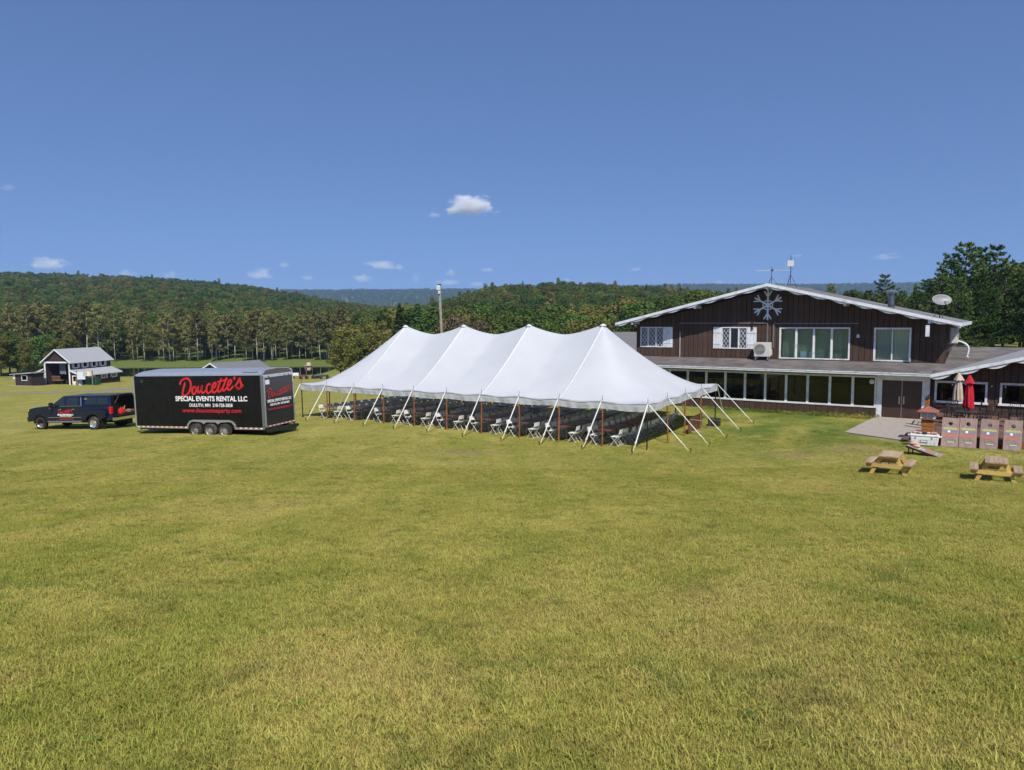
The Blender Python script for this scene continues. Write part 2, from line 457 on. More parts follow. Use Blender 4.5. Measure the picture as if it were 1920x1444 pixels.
# gravel track on the left
def draped_strip(name, pts, w, mat, lift=.03, step=1.0):
    P = [Vector((p[0], p[1], 0)) for p in pts]; line = []
    for a, b in zip(P[:-1], P[1:]):
        k = max(2, int((b - a).length / step))
        line += [a.lerp(b, i / k) for i in range(k)]
    line.append(P[-1])
    line = [sum((line[min(max(i + j, 0), len(line) - 1)] for j in range(-4, 5)), Vector()) / 9 for i in range(len(line))]
    vs = []; m = 5
    for i, p in enumerate(line):
        d = (line[min(i + 1, len(line) - 1)] - line[max(i - 1, 0)]).normalized(); s = Vector((-d.y, d.x, 0))
        ww = w * (1 + .12 * math.sin(i * .7))
        for k in range(m):
            q = p + s * ww * (k / (m - 1) - .5)
            vs.append((q.x, q.y, gh(q.x, q.y) + lift * (1 if 0 < k < m - 1 else .3)))
    fs = [(i * m + k, i * m + k + 1, (i + 1) * m + k + 1, (i + 1) * m + k) for i in range(len(line) - 1) for k in range(m - 1)]
    o = MB().add(vs, fs).build(name, mat, smooth=True)
    return tag(o, kind='structure')
gravel = M('gravel', (.27, .235, .215), .95, .1, var=.2, vscale=1.5, bump=.5, bscale=14)
draped_strip('gravel_track', [(-78, 84), (-66, 98), (-60, 110), (-64, 123), (-54, 128), (-20, 132), (20, 138)], 3.4, gravel, .05)

# ------------------------------------------------------------------ lodge (brown two-storey house)
YAW = R(33.956)
UX, UY = math.cos(YAW), -math.sin(YAW)      # along the facades, towards the right
VX, VY = math.sin(YAW), math.cos(YAW)       # into the buildings
HX, HY = 19.186, 38.911
def hw(s, d):                                # house plan coordinates -> world
    return HX + UX * s + VX * d, HY + UY * s + VY * d

def boards(parent, x0, x1, y, zlo, zhi, holes=(), bw=.305, gap=.026, th=.022, mat=None, axis='X'):
    """vertical boards on a wall facing -y; zlo, zhi may be functions of x; holes: (x0,x1,z0,z1)"""
    mat = mat or brown
    fl = zlo if callable(zlo) else (lambda x: zlo)
    fh = zhi if callable(zhi) else (lambda x: zhi)
    n = max(1, round((x1 - x0) / bw)); w = (x1 - x0) / n
    cache = {}
    for k in range(n):
        a, b = x0 + k * w + gap / 2, x0 + (k + 1) * w - gap / 2
        segs = [(a, b, None, None)]
        # split the board where an opening edge cuts through it
        cuts = sorted({c for h in holes for c in (h[0], h[1]) if a + .01 < c < b - .01})
        xs = [a] + cuts + [b]
        for p, q in zip(xs[:-1], xs[1:]):
            m = (p + q) / 2
            hs = sorted([(h[2], h[3]) for h in holes if h[0] < m < h[1]])
            lo = None
            spans = []
            cur = 'lo'
            for z0, z1 in hs:
                spans.append((cur, z0)); cur = z1
            spans.append((cur, 'hi'))
            for s0, s1 in spans:
                za0 = fl(p) if s0 == 'lo' else s0; zb0 = fl(q) if s0 == 'lo' else s0
                za1 = fh(p) if s1 == 'hi' else s1; zb1 = fh(q) if s1 == 'hi' else s1
                if max(za1 - za0, zb1 - zb0) < .04: continue
                key = (round(q - p, 3), round(za1 - za0, 3), round(zb0 - za0, 3), round(zb1 - za0, 3))
                me = cache.get(key)
                if me is None:
                    W = q - p; t = th
                    pts = [(0, 0, 0), (W, 0, zb0 - za0), (W, t, zb0 - za0), (0, t, 0), (0, 0, za1 - za0), (W, 0, zb1 - za0), (W, t, zb1 - za0), (0, t, za1 - za0)]
                    me = MB().hexa(pts).mesh('board', mat); cache[key] = me
                o = bpy.data.objects.new('board', me); o.location = (p, y - th, za0)
                link(o, parent)

def wall_mesh(x0, x1, y0, y1, zlo, zhi, holes=()):
    """solid wall slab with rectangular holes; zhi callable allowed (piecewise between cuts)"""
    fh = zhi if callable(zhi) else (lambda x: zhi)
    xs = sorted({x0, x1, *[h[0] for h in holes], *[h[1] for h in holes], *([APEX] if callable(zhi) and x0 < APEX < x1 else [])})
    m = MB()
    for p, q in zip(xs[:-1], xs[1:]):
        c = (p + q) / 2; hs = sorted([(h[2], h[3]) for h in holes if h[0] < c < h[1]])
        cur = zlo
        for z0, z1 in hs:
            if z0 > cur + .001: m.box(p, q, y0, y1, cur, z0)
            cur = z1
        m.hexa([(p, y0, cur), (q, y0, cur), (q, y1, cur), (p, y1, cur), (p, y0, fh(p)), (q, y0, fh(q)), (q, y1, fh(q)), (p, y1, fh(p))])
    return m

def frame_mb(x0, x1, z0, z1, y0, y1, w, sill=0):
    m = MB()
    m.box(x0, x1, y0, y1, z1 - w, z1); m.box(x0 - sill, x1 + sill, y0 - sill * .6, y1, z0, z0 + w)
    m.box(x0, x0 + w, y0 + .002, y1, z0 + w, z1 - w); m.box(x1 - w, x1, y0 + .002, y1, z0 + w, z1 - w)
    return m

def window(parent, x0, x1, z0, z1, y, bounds, w=.085, mul=.1, gmat=None, sill=.0, lattice=(), name='window'):
    """frame (part) > pane, mullion, lattice (sub-parts); bounds: mullion centres"""
    fr = frame_mb(x0, x1, z0, z1, y - .06, y + .08, w, sill).build(name, white, parent)
    edges = [x0 + w] + list(bounds) + [x1 - w]
    for b in bounds:
        MB().box(b - mul / 2, b + mul / 2, y - .05, y + .07, z0 + w, z1 - w).build('mullion', white, fr)
    for i, (a, b) in enumerate(zip(edges[:-1], edges[1:])):
        a2 = a + (mul / 2 if i else 0); b2 = b - (mul / 2 if i < len(edges) - 2 else 0)
        MB().box(a2, b2, y + .015, y + .021, z0 + w, z1 - w).build('pane', gmat or glass, fr)
        if i in lattice:
            m = MB(); W = b2 - a2; H = z1 - z0 - 2 * w; st = W / 2.0; sl = 1.45
            k = -H / sl
            while k < W:
                for sg in (1, -1):
                    pts = []
                    xA, xB = k, k + H / sl
                    lo, hi = max(0, xA), min(W, xB)
                    if hi - lo < .03: continue
                    zA, zB = (lo - xA) * sl, (hi - xA) * sl
                    if sg == 1: p, q = (a2 + lo, zA), (a2 + hi, zB)
                    else: p, q = (a2 + W - lo, zA), (a2 + W - hi, zB)
                    m.bar((p[0], y + (.004 if sg == 1 else .0085), z0 + w + p[1]), (q[0], y + (.004 if sg == 1 else .0085), z0 + w + q[1]), .02, .012, up=(0, 1, 0))
                k += st
            m.build('lattice', white, fr)
    return fr

APEX = -6.25
RAKE = .2352
def roof_z(s): return 7.88 - RAKE * abs(s - APEX)          # top surface of the main roof
def wave(t):   # scalloped trim: depth below the board, 0..1
    p = t % 1.0
    return math.sin(math.pi * min(1, p / .82)) ** .8 if p < .82 else 0.0

def scallop(parent, pts, y0, y1, h0, amp, period, mat, name='scalloped_trim'):
    """board hanging under a sloping line pts=[(x,z),(x,z)]"""
    (xa, za), (xb, zb) = pts
    L = math.hypot(xb - xa, zb - za); n = int(L / period * 12)
    top = []; bot = []
    for i in range(n + 1):
        t = i / n; x = xa + (xb - xa) * t; z = za + (zb - za) * t
        top.append((x, z)); bot.append((x, z - h0 - amp * wave(L * t / period)))
    m = MB()
    for i in range(n):
        a, b, c, d = bot[i], bot[i + 1], top[i + 1], top[i]
        m.hexa([(a[0], y0, a[1]), (b[0], y0, b[1]), (b[0], y1, b[1]), (a[0], y1, a[1]), (d[0], y0, d[1]), (c[0], y0, c[1]), (c[0], y1, c[1]), (d[0], y1, d[1])])
    return m.build(name, mat, parent)

def make_house():
    H = empty('lodge', (HX, HY, 0), -YAW)
    tag(H, 'dark brown board lodge with white trim, low gable and glazed porch front', 'house')
    # ---- porch front wall (d = 0.25), s -15..2.45
    yw = .60
    mull = [-.05 - 1.165 * k for k in range(1, 13)]
    pw0, pw1 = -15.0, -.05
    ph = (pw0 + .05, pw1 + .0, 1.05, 2.75)
    dh = (.23, 2.10, .50, 2.57)
    wl = wall_mesh(pw0, 2.45, yw, yw + .14, -.2, 2.86, [ph, dh]).build('porch_wall', brown_dk, H)
    boards(wl, pw0, -.03, yw, lambda x: .2, 1.05)
    boards(wl, pw0, -.03, yw, 2.75, 2.86, bw=1.2)
    window(H, pw0 + .05, pw1, 1.05, 2.75, yw + .02, mull[::-1], .09, .13, glass_dark, .03, name='porch_window')
    # white door surround and double doors
    sur = MB()
    sur.box(-.03, .23, yw - .05, yw + .05, .2, 2.86); sur.box(2.10, 2.45, yw - .05, yw + .05, .2, 2.86); sur.box(.23, 2.10, yw - .05, yw + .05, 2.57, 2.86)
    sur.build('door_surround', white, H)
    dbrown = M('brown_door', (.062, .033, .025), .38, .4, var=.1, vscale=3)
    for a, b, hx in ((.245, 1.150, 1.06), (1.180, 2.085, 1.27)):
        d = MB().box(a, b, yw + .02, yw + .07, .53, 2.555).build('door', dbrown, H)
        MB().box(hx - .035, hx + .035, yw + .008, yw + .0195, 1.32, 1.72).build('push_plate', steel, d)
        MB().tube((hx, yw - .045, 1.36), (hx, yw - .045, 1.68), .016).tube((hx, yw - .045, 1.38), (hx, yw + .01, 1.38), .012).tube((hx, yw - .045, 1.66), (hx, yw + .01, 1.66), .012).build('handle', chrome, d)
    MB().box(1.152, 1.178, yw + .005, yw + .055, .53, 2.555).build('centre_post', steel, H)
    MB().box(.235, 2.095, yw - .02, yw + .12, .50, .528).build('threshold', alu, H)
    MB().lathe([(.0, 0), (.10, .01), (.13, .06), (.09, .13), (.0, .15)], (-.28, yw - .1, 2.45), 'Y', 14).build('porch_lamp', white, H, smooth=True)
    # interior of the porch
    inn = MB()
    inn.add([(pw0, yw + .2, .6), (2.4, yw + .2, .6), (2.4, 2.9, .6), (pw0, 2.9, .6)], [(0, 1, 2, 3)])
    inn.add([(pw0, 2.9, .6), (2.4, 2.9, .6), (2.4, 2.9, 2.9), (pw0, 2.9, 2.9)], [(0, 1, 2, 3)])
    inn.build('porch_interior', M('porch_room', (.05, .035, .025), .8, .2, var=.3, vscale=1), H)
    pt = M('porch_tables', (.11, .07, .04), .5, .4)
    for k in range(9):
        x = -13.6 + k * 1.5
        MB().box(x, x + .8, 1.2, 2.0, 1.28, 1.32).box(x + .36, x + .44, 1.56, 1.64, .61, 1.28).build('porch_table', pt, H)
    # ---- porch roof
    slope = .117
    def az(d): return 3.03 + slope * d
    pr = MB()
    pr.hexa([(-15.4, -.35, az(-.35) - .12), (2.52, -.35, az(-.35) - .12), (2.52, 3.1, az(3.1) - .12), (-15.4, 3.1, az(3.1) - .12),
             (-15.4, -.35, az(-.35)), (2.52, -.35, az(-.35)), (2.52, 3.1, az(3.1)), (-15.4, 3.1, az(3.1))])
    pr.hexa([(2.525, .95, az(.95) - .12), (9.2, .95, az(.95) - .12), (9.2, 9.0, az(9) - .12), (2.525, 9.0, az(9) - .12),
             (2.525, .95, az(.95) - .004), (9.2, .95, az(.95) - .004), (9.2, 9.0, az(9) - .004), (2.525, 9.0, az(9) - .004)])
    prf = pr.build('porch_roof', roll_roof, H)
    MB().box(-15.42, 2.50, -.40, -.352, 2.90, 3.03).build('fascia_board', white, prf)
    MB().box(-15.42, 2.50, -.425, -.402, 2.985, 3.035).build('drip_edge', white_old, prf)
    MB().box(-15.42, 2.50, -.37, .66, 2.865, 2.898).build('soffit', white_old, prf)
    # patches and lifted seams on the rolled roofing
    for (a, b, d0, d1) in ((-11, -7.2, .3, 1.4), (-5.2, -1.5, .9, 1.9), (-1.2, 1.9, .25, 1.2), (-14, -12.2, 1.2, 2.4)):
        MB().hexa([(a, d0, az(d0) + .002), (b, d0, az(d0) + .002), (b + .2, d1, az(d1) + .002), (a + .1, d1, az(d1) + .002),
                   (a, d0, az(d0) + .012), (b, d0, az(d0) + .014), (b + .2, d1, az(d1) + .012), (a + .1, d1, az(d1) + .01)]).build('roof_patch', M('roof_patch', (.135, .12, .112), .9, .2, var=.3, vscale=2), prf)
    # ---- upper wall (d = 3)
    yu = 3.0
    s0, s1 = -15.05, 2.9
    zb = 3.30
    top = lambda x: roof_z(x) - .26
    slid = (-.60, 1.26, 3.40, 5.30); big = (-5.75, -1.83, 3.42, 5.31); shw = (-9.80, -7.11, 3.97, 5.31); ltw = (-14.76, -12.50, 3.98, 5.31)
    shop = (-9.28, -7.66, 3.97, 5.31); ltop = (-14.76, -13.10, 3.98, 5.31)
    hl = [slid, big, shop, ltop]
    uw = wall_mesh(s0, s1, yu, yu + .16, zb - .4, top, hl).build('upper_wall', brown_dk, H)
    boards(uw, s0, s1, yu, zb, top, hl)
    MB().box(s0 - .02, s1 + .02, yu - .05, yu - .0225, zb + .03, zb + .14).build('base_trim', brown, uw)
    # side and rear walls
    MB().box(s0, s0 + .16, yu + .162, 12.8, -.3, roof_z(s0) - .26).build('left_wall', brown, H)
    MB().box(s1 - .16, s1, yu + .162, 12.8, -.3, roof_z(s1) - .26).build('right_wall', brown, H)
    wall_mesh(s0, s1, 12.802, 12.95, -.3, top).build('rear_wall', brown, H)
    # rooms behind the windows
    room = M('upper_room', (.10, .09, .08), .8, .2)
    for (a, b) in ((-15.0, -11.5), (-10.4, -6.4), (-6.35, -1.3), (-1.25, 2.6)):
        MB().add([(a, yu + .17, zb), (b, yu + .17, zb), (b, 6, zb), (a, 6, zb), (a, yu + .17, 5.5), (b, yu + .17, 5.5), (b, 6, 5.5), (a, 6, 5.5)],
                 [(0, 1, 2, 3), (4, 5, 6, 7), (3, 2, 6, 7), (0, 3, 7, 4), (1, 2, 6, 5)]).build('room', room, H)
    # windows
    window(H, *big, yu + .01, [-4.78, -3.79, -2.81], .085, .115, glass)
    fw = window(H, *slid, yu + .01, [.33], .10, .07, glass, name='sliding_door')
    window(H, *shop, yu + .01, [-8.74, -8.20], .06, .075, glass, lattice=(0, 2))
    window(H, *ltop, yu + .01, [-14.21, -13.65], .06, .075, glass, lattice=(0, 1, 2))
    # shutters: leaves of boards with two battens
    for (a, b, z0, z1) in ((-9.80, -9.285, 3.97, 5.31), (-7.655, -7.11, 3.97, 5.31), (-13.095, -12.50, 3.98, 5.31)):
        sh = MB().box(a, b, yu - .035, yu - .024, z0, z1).build('shutter', white, H)
        n = 3; w = (b - a) / n
        for k in range(n):
            MB().box(a + k * w + .006, a + (k + 1) * w - .006, yu - .055, yu - .0355, z0 + .004, z1 - .004).build('board', white, sh)
        for z in (z0 + .3, z1 - .33):
            MB().box(a + .02, b - .02, yu - .075, yu - .0555, z - .03, z + .03).build('batten', white, sh)
    # curtains and boxes seen through the glass, and a reflection-coloured sheet
    cur = M('curtain', (.80, .77, .66), .9, .1)
    def curtain(x0, x1, z0, z1, y, m=cur, n=40):
        vs = []
        for i in range(n + 1):
            x = x0 + (x1 - x0) * i / n; yy = y + .035 * math.sin(i * 1.9) + .015 * math.sin(i * .7)
            vs += [(x, yy, z0), (x, yy, z1)]
        MB().add(vs, [(2 * i, 2 * i + 2, 2 * i + 3, 2 * i + 1) for i in range(n)]).build('curtain', m, H, smooth=True, fix=False)
    curtain(.33, 1.2, 3.42, 5.28, yu + .14)
    curtain(-.52, .33, 3.42, 5.28, yu + .16, M('grey_curtain', (.55, .55, .55), .9, .1))
    curtain(-5.65, -1.9, 3.42, 5.3, yu + .35, M('green_reflection_sheet', (.30, .38, .34), .8, .2))  # sheet added behind the panes, its grey-green stands in for their reflections
    curtain(-14.7, -13.1, 3.98, 5.3, yu + .3, M('lace', (.20, .24, .30), .9, .1)); curtain(-9.2, -8.78, 3.98, 5.3, yu + .3, MATS['lace']); curtain(-8.16, -7.7, 3.98, 5.3, yu + .3, MATS['lace'])
    MB().box(-4.60, -4.28, yu + .3, yu + .6, 3.32, 3.88).build('window_box', M('pale_blue_box', (.60, .76, .9), .7, .3), H)
    MB().box(-4.25, -3.95, yu + .32, yu + .6, 3.32, 3.84).build('window_box', MATS['pale_blue_box'], H)
    # wall lamp, conduits
    MB().lathe([(.05, 0), (.09, .02), (.075, .18), (.03, .22)], (-1.40, yu - .12, 4.72), 'Z', 10).build('wall_lamp', white, H, smooth=True)
    cond = M('conduit_grey', (.16, .14, .13), .6, .4)
    MB().tube((-11.98, yu - .06, 3.32), (-11.98, yu - .06, 5.0), .022).build('downpipe', white_old, H)
    MB().box(-12.06, -11.9, yu - .05, yu - .024, 3.32, 5.60).build('vertical_trim', brown, H)
    MB().box(-12.0, -6.45, yu - .075, yu - .024, 5.52, 5.59).build('conduit', cond, H)
    MB().box(-6.1, -1.4, yu - .075, yu - .024, 5.50, 5.57).build('conduit', cond, H)
    MB().box(-6.50, -6.42, yu - .08, yu - .024, 4.30, 5.52).build('conduit', cond, H)
    MB().box(-6.14, -6.05, yu - .08, yu - .024, 4.05, 5.50).build('conduit', cond, H)
    MB().box(-1.10, -1.03, yu - .06, yu - .024, 4.75, 5.75).build('conduit', brown, H)
    MB().box(-7.42, -7.32, yu - .12, yu - .0755, 5.14, 5.60).build('speaker_bracket', black_metal, H)
    # ---- main roof: two slopes
    y0, y1 = 1.85, 13.5
    el, er = -16.05, 3.62
    th = .16
    for a, b in ((el, APEX), (APEX, er)):
        sl = MB().hexa([(a, y0, roof_z(a) - th), (b, y0, roof_z(b) - th), (b, y1, roof_z(b) - th), (a, y1, roof_z(a) - th),
                   (a, y0, roof_z(a)), (b, y0, roof_z(b)), (b, y1, roof_z(b)), (a, y1, roof_z(a))]).build('roof_slope', shingle, H)
        # shingle courses
        n = 34
        ca = MB()
        for k in range(n):
            t0 = k / n; t1 = (k + .12) / n
            xa, xb = a + (b - a) * t0, a + (b - a) * t1
            up = .012
            ca.hexa([(xa, y0 + .02, roof_z(xa) + .0005), (xb, y0 + .02, roof_z(xb) + .0005), (xb, y1 - .02, roof_z(xb) + .0005), (xa, y1 - .02, roof_z(xa) + .0005),
                     (xa, y0 + .02, roof_z(xa) + up), (xb, y0 + .02, roof_z(xb) + up), (xb, y1 - .02, roof_z(xb) + up), (xa, y1 - .02, roof_z(xa) + up)])
        co = ca.build('shingle_course', shingle, sl); co['kind'] = 'stuff'
        lo, hi = (a, b) if a == el else (b, a)
        fa = MB().hexa([(a, y0 - .05, roof_z(a) - .15), (b, y0 - .05, roof_z(b) - .15), (b, y0 - .003, roof_z(b) - .15), (a, y0 - .003, roof_z(a) - .15),
                   (a, y0 - .05, roof_z(a) + .02), (b, y0 - .05, roof_z(b) + .02), (b, y0 - .003, roof_z(b) + .02), (a, y0 - .003, roof_z(a) + .02)]).build('rake_board', white, sl)
        scallop(sl, [(a, roof_z(a) - .13), (b, roof_z(b) - .13)], y0 + .002, y0 + .03, .05, .095, 1.22, white_old)
        eo = MB().box(lo - (.03 if lo == el else 0), lo + (.03 if lo == er else 0), y0, y1, roof_z(lo) - .18, roof_z(lo) + .012).build('eave_board', white_old, sl)
    MB().hexa([(APEX - .2, y0, roof_z(APEX - .2) + .013), (APEX + .2, y0, roof_z(APEX + .2) + .013), (APEX + .2, y1, roof_z(APEX + .2) + .013), (APEX - .2, y1, roof_z(APEX - .2) + .013),
               (APEX - .02, y0, 7.91), (APEX + .02, y0, 7.91), (APEX + .02, y1, 7.91), (APEX - .02, y1, 7.91)]).build('ridge_cap', shingle, H)
    # purlin ends under the rake
    for s in (-14.90, -10.68, APEX, -1.98, 2.18):
        z = roof_z(s) - .16
        MB().box(s - .07, s + .07, y0 + .06, yu - .024, z - .20, z - .02).build('purlin_end', white_old, H)
    MB().box(2.02, 2.2, 1.9, 2.05, 4.85, 5.45).build('eave_bracket', white, H)
    # chimney flue
    ch = MB().lathe([(.20, 0), (.20, .12), (.17, .13), (.17, .78), (.20, .80), (.20, .86)], (-.2, 6.2, roof_z(-.2) - .05), 'Z', 18).build('chimney_flue', M('stainless_flue', (.20, .20, .22), .35, .5, metal=.8, dirt=(.03, .03, .03), dscale=3), H, auto=30)
    MB().lathe([(.10, .86), (.10, .92), (.34, .94), (.36, .99), (.2, 1.06), (.02, 1.08)], (-.2, 6.2, roof_z(-.2) - .05), 'Z', 18).build('rain_cap', steel, ch, auto=30)
    # ---- right wing
    wz = lambda x: 2.98 + .257 * (x - 2.5) if x < 9.6 else 2.98 + .257 * (16.7 - x)
    yg = .78
    w1 = (2.65, 4.95, 1.50, 2.63); w2 = (5.46, 7.76, 1.50, 2.63); w3 = (10.2, 12.5, 1.5, 2.63)
    wxs = [2.452, 9.6, 16.7]
    m = MB()
    for p, q, hh in ((2.452, 9.6, [w1, w2]), (9.6, 16.7, [w3])):
        xs = sorted({p, q, *[h[0] for h in hh], *[h[1] for h in hh]})
        for a, b in zip(xs[:-1], xs[1:]):
            c = (a + b) / 2; cur = -.2
            for h in hh:
                if h[0] < c < h[1]:
                    m.box(a, b, yg, yg + .14, cur, h[2]); cur = h[3]
            m.hexa([(a, yg, cur), (b, yg, cur), (b, yg + .14, cur), (a, yg + .14, cur), (a, yg, wz(a) - .12), (b, yg, wz(b) - .12), (b, yg + .14, wz(b) - .12), (a, yg + .14, wz(a) - .12)])
    ww = m.build('wing_wall', brown_dk, H)
    boards(ww, 2.47, 9.6, yg, .3, lambda x: wz(x) - .13, [w1, w2])
    boards(ww, 9.6, 16.7, yg, .3, lambda x: wz(x) - .13, [w3])
    for w in (w1, w2, w3):
        window(H, *w, yg - .02, [], .10, .1, glass_dark, .05, name='wing_window')
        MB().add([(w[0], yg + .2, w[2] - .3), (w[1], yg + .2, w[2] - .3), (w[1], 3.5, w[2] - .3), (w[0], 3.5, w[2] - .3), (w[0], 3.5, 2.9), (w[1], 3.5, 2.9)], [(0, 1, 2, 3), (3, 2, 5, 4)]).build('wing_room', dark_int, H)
    for a, b in ((2.5, 9.6), (9.6, 16.7)):
        e = a if a == 2.5 else b
        sl = MB().hexa([(a, -.35, wz(a) - .1), (b, -.35, wz(b) - .1), (b, 11.5, wz(b) - .1), (a, 11.5, wz(a) - .1), (a, -.35, wz(a)), (b, -.35, wz(b)), (b, 11.5, wz(b)), (a, 11.5, wz(a))]).build('wing_roof_slope', M('pale_shingle', (.27, .27, .275), .9, .2, var=.15, vscale=16, bump=.4, bscale=22), H)
        MB().hexa([(a, -.40, wz(a) - .14), (b, -.40, wz(b) - .14), (b, -.352, wz(b) - .14), (a, -.352, wz(a) - .14), (a, -.40, wz(a) + .02), (b, -.40, wz(b) + .02), (b, -.352, wz(b) + .02), (a, -.352, wz(a) + .02)]).build('rake_board', white, sl)
        scallop(sl, [(a, wz(a) - .12), (b, wz(b) - .12)], -.348, -.32, .04, .15, 1.22, white_old)
    MB().box(16.5, 16.7, yg + .142, 11, -.3, 2.85).build('wing_end_wall', brown, H)
    MB().box(2.9, 16.5, 11.0, 11.15, -.3, 2.85).build('wing_rear_wall', brown, H)
    return H
make_house()

# things fixed to the lodge
def hxyz(s, d, z): x, y = hw(s, d); return (x, y, z)

def make_snowflake():
    t = empty('snowflake_ornament', hxyz(-6.47, 2.93, 6.64), -YAW)
    tag(t, 'big white six-armed snowflake on the dark gable of the lodge', 'ornament')
    wp = M('snowflake_white', (.70, .73, .78), .5, .3, var=.05)
    for k in range(6):
        a = R(90 + 60 * k); c, s = math.cos(a), math.sin(a)
        def P(r, q): return (c * r - s * q, s * r + c * q)
        m = MB()
        def bar2(r0, q0, r1, q1, w, y0=-.02 , y1=.03):
            d = Vector((r1 - r0, q1 - q0)).normalized(); nx, ny = -d.y * w / 2, d.x * w / 2
            m.prism([P(r0 + nx, q0 + ny), P(r0 - nx, q0 - ny), P(r1 - nx, q1 - ny), P(r1 + nx, q1 + ny)], y0, y1)
        bar2(.10, 0, .90, 0, .095, -.020)
        bar2(.50, .0, .84, .225, .075, -.024, .028); bar2(.50, .0, .84, -.225, .075, -.0235, .0285)
        m.build('arm', wp, t)
    m = MB(); N = 24
    for k in range(N):
        a0, a1 = 2 * math.pi * k / N, 2 * math.pi * (k + 1) / N
        m.prism([(.25 * math.cos(a0), .25 * math.sin(a0)), (.31 * math.cos(a0), .31 * math.sin(a0)), (.31 * math.cos(a1), .31 * math.sin(a1)), (.25 * math.cos(a1), .25 * math.sin(a1))], -.026, .025)
    m.lathe([(.0, -.028), (.13, -.028), (.13, .02), (0, .02)], (0, 0, 0), 'Y', 12, False)
    m.build('hub', wp, t)
    for s in (-.5, .5):
        MB().box(s * .6 - .02, s * .6 + .02, .03, .075, -.3, .3).build('mounting_batten', black_metal, t)
make_snowflake()

def make_condenser(s, d, z, rz, label, w=.95, dd=.36, h=.86, stand=True):
    t = empty('heat_pump_unit', hxyz(s, d, z), -YAW + rz)
    tag(t, label, 'air conditioner')
    body = M('unit_cream', (.62, .59, .53), .5, .4, var=.05, dirt=(.48, .45, .40))
    z0 = .18 if stand else 0
    b = MB().box(-w / 2, w / 2, -dd / 2, dd / 2, z0, z0 + h).build('housing', body, t, bevel=.03)
    m = MB()
    cx, cz, r = -w * .14, z0 + h * .5, h * .38
    m.lathe([(r, -.0), (r + .03, -.012), (r + .03, -.002), (r, 0)], (cx, -dd / 2, cz), 'Y', 26, False)
    m.build('fan_ring', body, b)
    MB().lathe([(0, -.004), (r, -.004), (r, -.001), (0, -.001)], (cx, -dd / 2, cz), 'Y', 26, False).build('fan_recess', dark_int, b)
    for k in range(-4, 5):
        zz = cz + k * r / 4.6; q = math.sqrt(max(.001, r * r - (zz - cz) ** 2))
        MB().box(cx - q, cx + q, -dd / 2 - .022, -dd / 2 - .006, zz - .012, zz + .012).build('grille_slat', body, b)
    if stand:
        for x in (-w * .38, w * .38):
            MB().box(x - .03, x + .03, -dd / 2 - .08, dd / 2 + .08, .0, .05).box(x - .025, x + .025, -dd / 2 - .05, -dd / 2 + .02, .05, z0).box(x - .025, x + .025, dd / 2 - .02, dd / 2 + .05, .05, z0).build('stand_leg', steel, t)
    else:
        for x in (-w * .38, w * .38):
            MB().bar((x, dd / 2 + .1, -.02), (x, -dd / 2, -.02), .04, .04).bar((x, dd / 2 + .1, -.45), (x, -dd / 2 + .05, -.04), .03, .03).build('wall_bracket', steel, t)
    MB().box(w / 2 + .001, w / 2 + .06, -.1, .1, z0 + .1, z0 + .45).build('service_valve', body, t)
    return t
make_condenser(-6.60, 2.55, 3.365, 0, 'cream outdoor heat pump unit on a stand beside the wide upper window')
make_condenser(3.22, 4.3, 4.45, R(90), 'cream heat pump unit bracketed high on the shaded end wall', stand=False)

def make_pipe_loop():
    pts = [(3.0 + .9 * math.sin(t) , 4.5, 4.15 + .45 * math.cos(t) - .35 * (t > 1.3) * (t - 1.3)) for t in np.linspace(0, 2.0, 12)]
    t = MB().path(pts + [(3.92, 4.5, 3.66)], .055, 8).build('line_set_pipe', white_old, None, smooth=True)
    t.location = (HX, HY, 0); t.rotation_euler = (0, 0, -YAW)
    tag(t, 'white insulated pipe arching down to the roof below the wall unit', 'pipe')
make_pipe_loop()

def make_dish():
    s, d = 2.55, 3.6
    z = roof_z(s)
    t = empty('satellite_dish', hxyz(s, d, z), -YAW + R(30))
    tag(t, 'grey oval satellite dish on tripod legs near the roof eave', 'satellite dish')
    grey = M('dish_grey', (.22, .225, .23), .45, .4, var=.06)
    N, K = 28, 6
    vs = []; fs = []
    tilt = R(28)
    def P(x, zz, off):
        y = -.22 * (x * x / .2 + zz * zz / .09) * .35 - off
        y2 = y * math.cos(tilt) + zz * math.sin(tilt); z2 = zz * math.cos(tilt) - y * math.sin(tilt) * .4
        return (x, y2, z2 + .98)
    for side in (0, .02):
        for k in range(K + 1):
            for i in range(N):
                a = 2 * math.pi * i / N; r = k / K
                vs.append(P(.52 * r * math.cos(a), .33 * r * math.sin(a), side))
    for b in (0, (K + 1) * N):
        for k in range(K):
            for i in range(N):
                q = (b + k * N + i, b + k * N + (i + 1) % N, b + (k + 1) * N + (i + 1) % N, b + (k + 1) * N + i)
                fs.append(q if b else q[::-1])
    for i in range(N):
        a, b = K * N + i, K * N + (i + 1) % N; o = (K + 1) * N
        fs.append((a, b, b + o, a + o))
    MB().add(vs, fs).build('reflector', grey, t, smooth=True)
    MB().tube((0, .05, -.1), (0, .08, .95), .03).build('mast', black_metal, t)
    MB().path([(0, .02, .72), (.02, -.35, .62), (.03, -.52, .82)], .022).build('feed_arm', black_metal, t)
    MB().box(-.05, .11, -.60, -.46, .78, .92).build('receiver_head', M('lnb_grey', (.3, .3, .31), .5), t)
    for dx in (-.28, .3):
        MB().tube((dx, .25, -.05 - RAKE * dx), (0, .07, .5), .015).build('brace', black_metal, t)
    return t
make_dish()

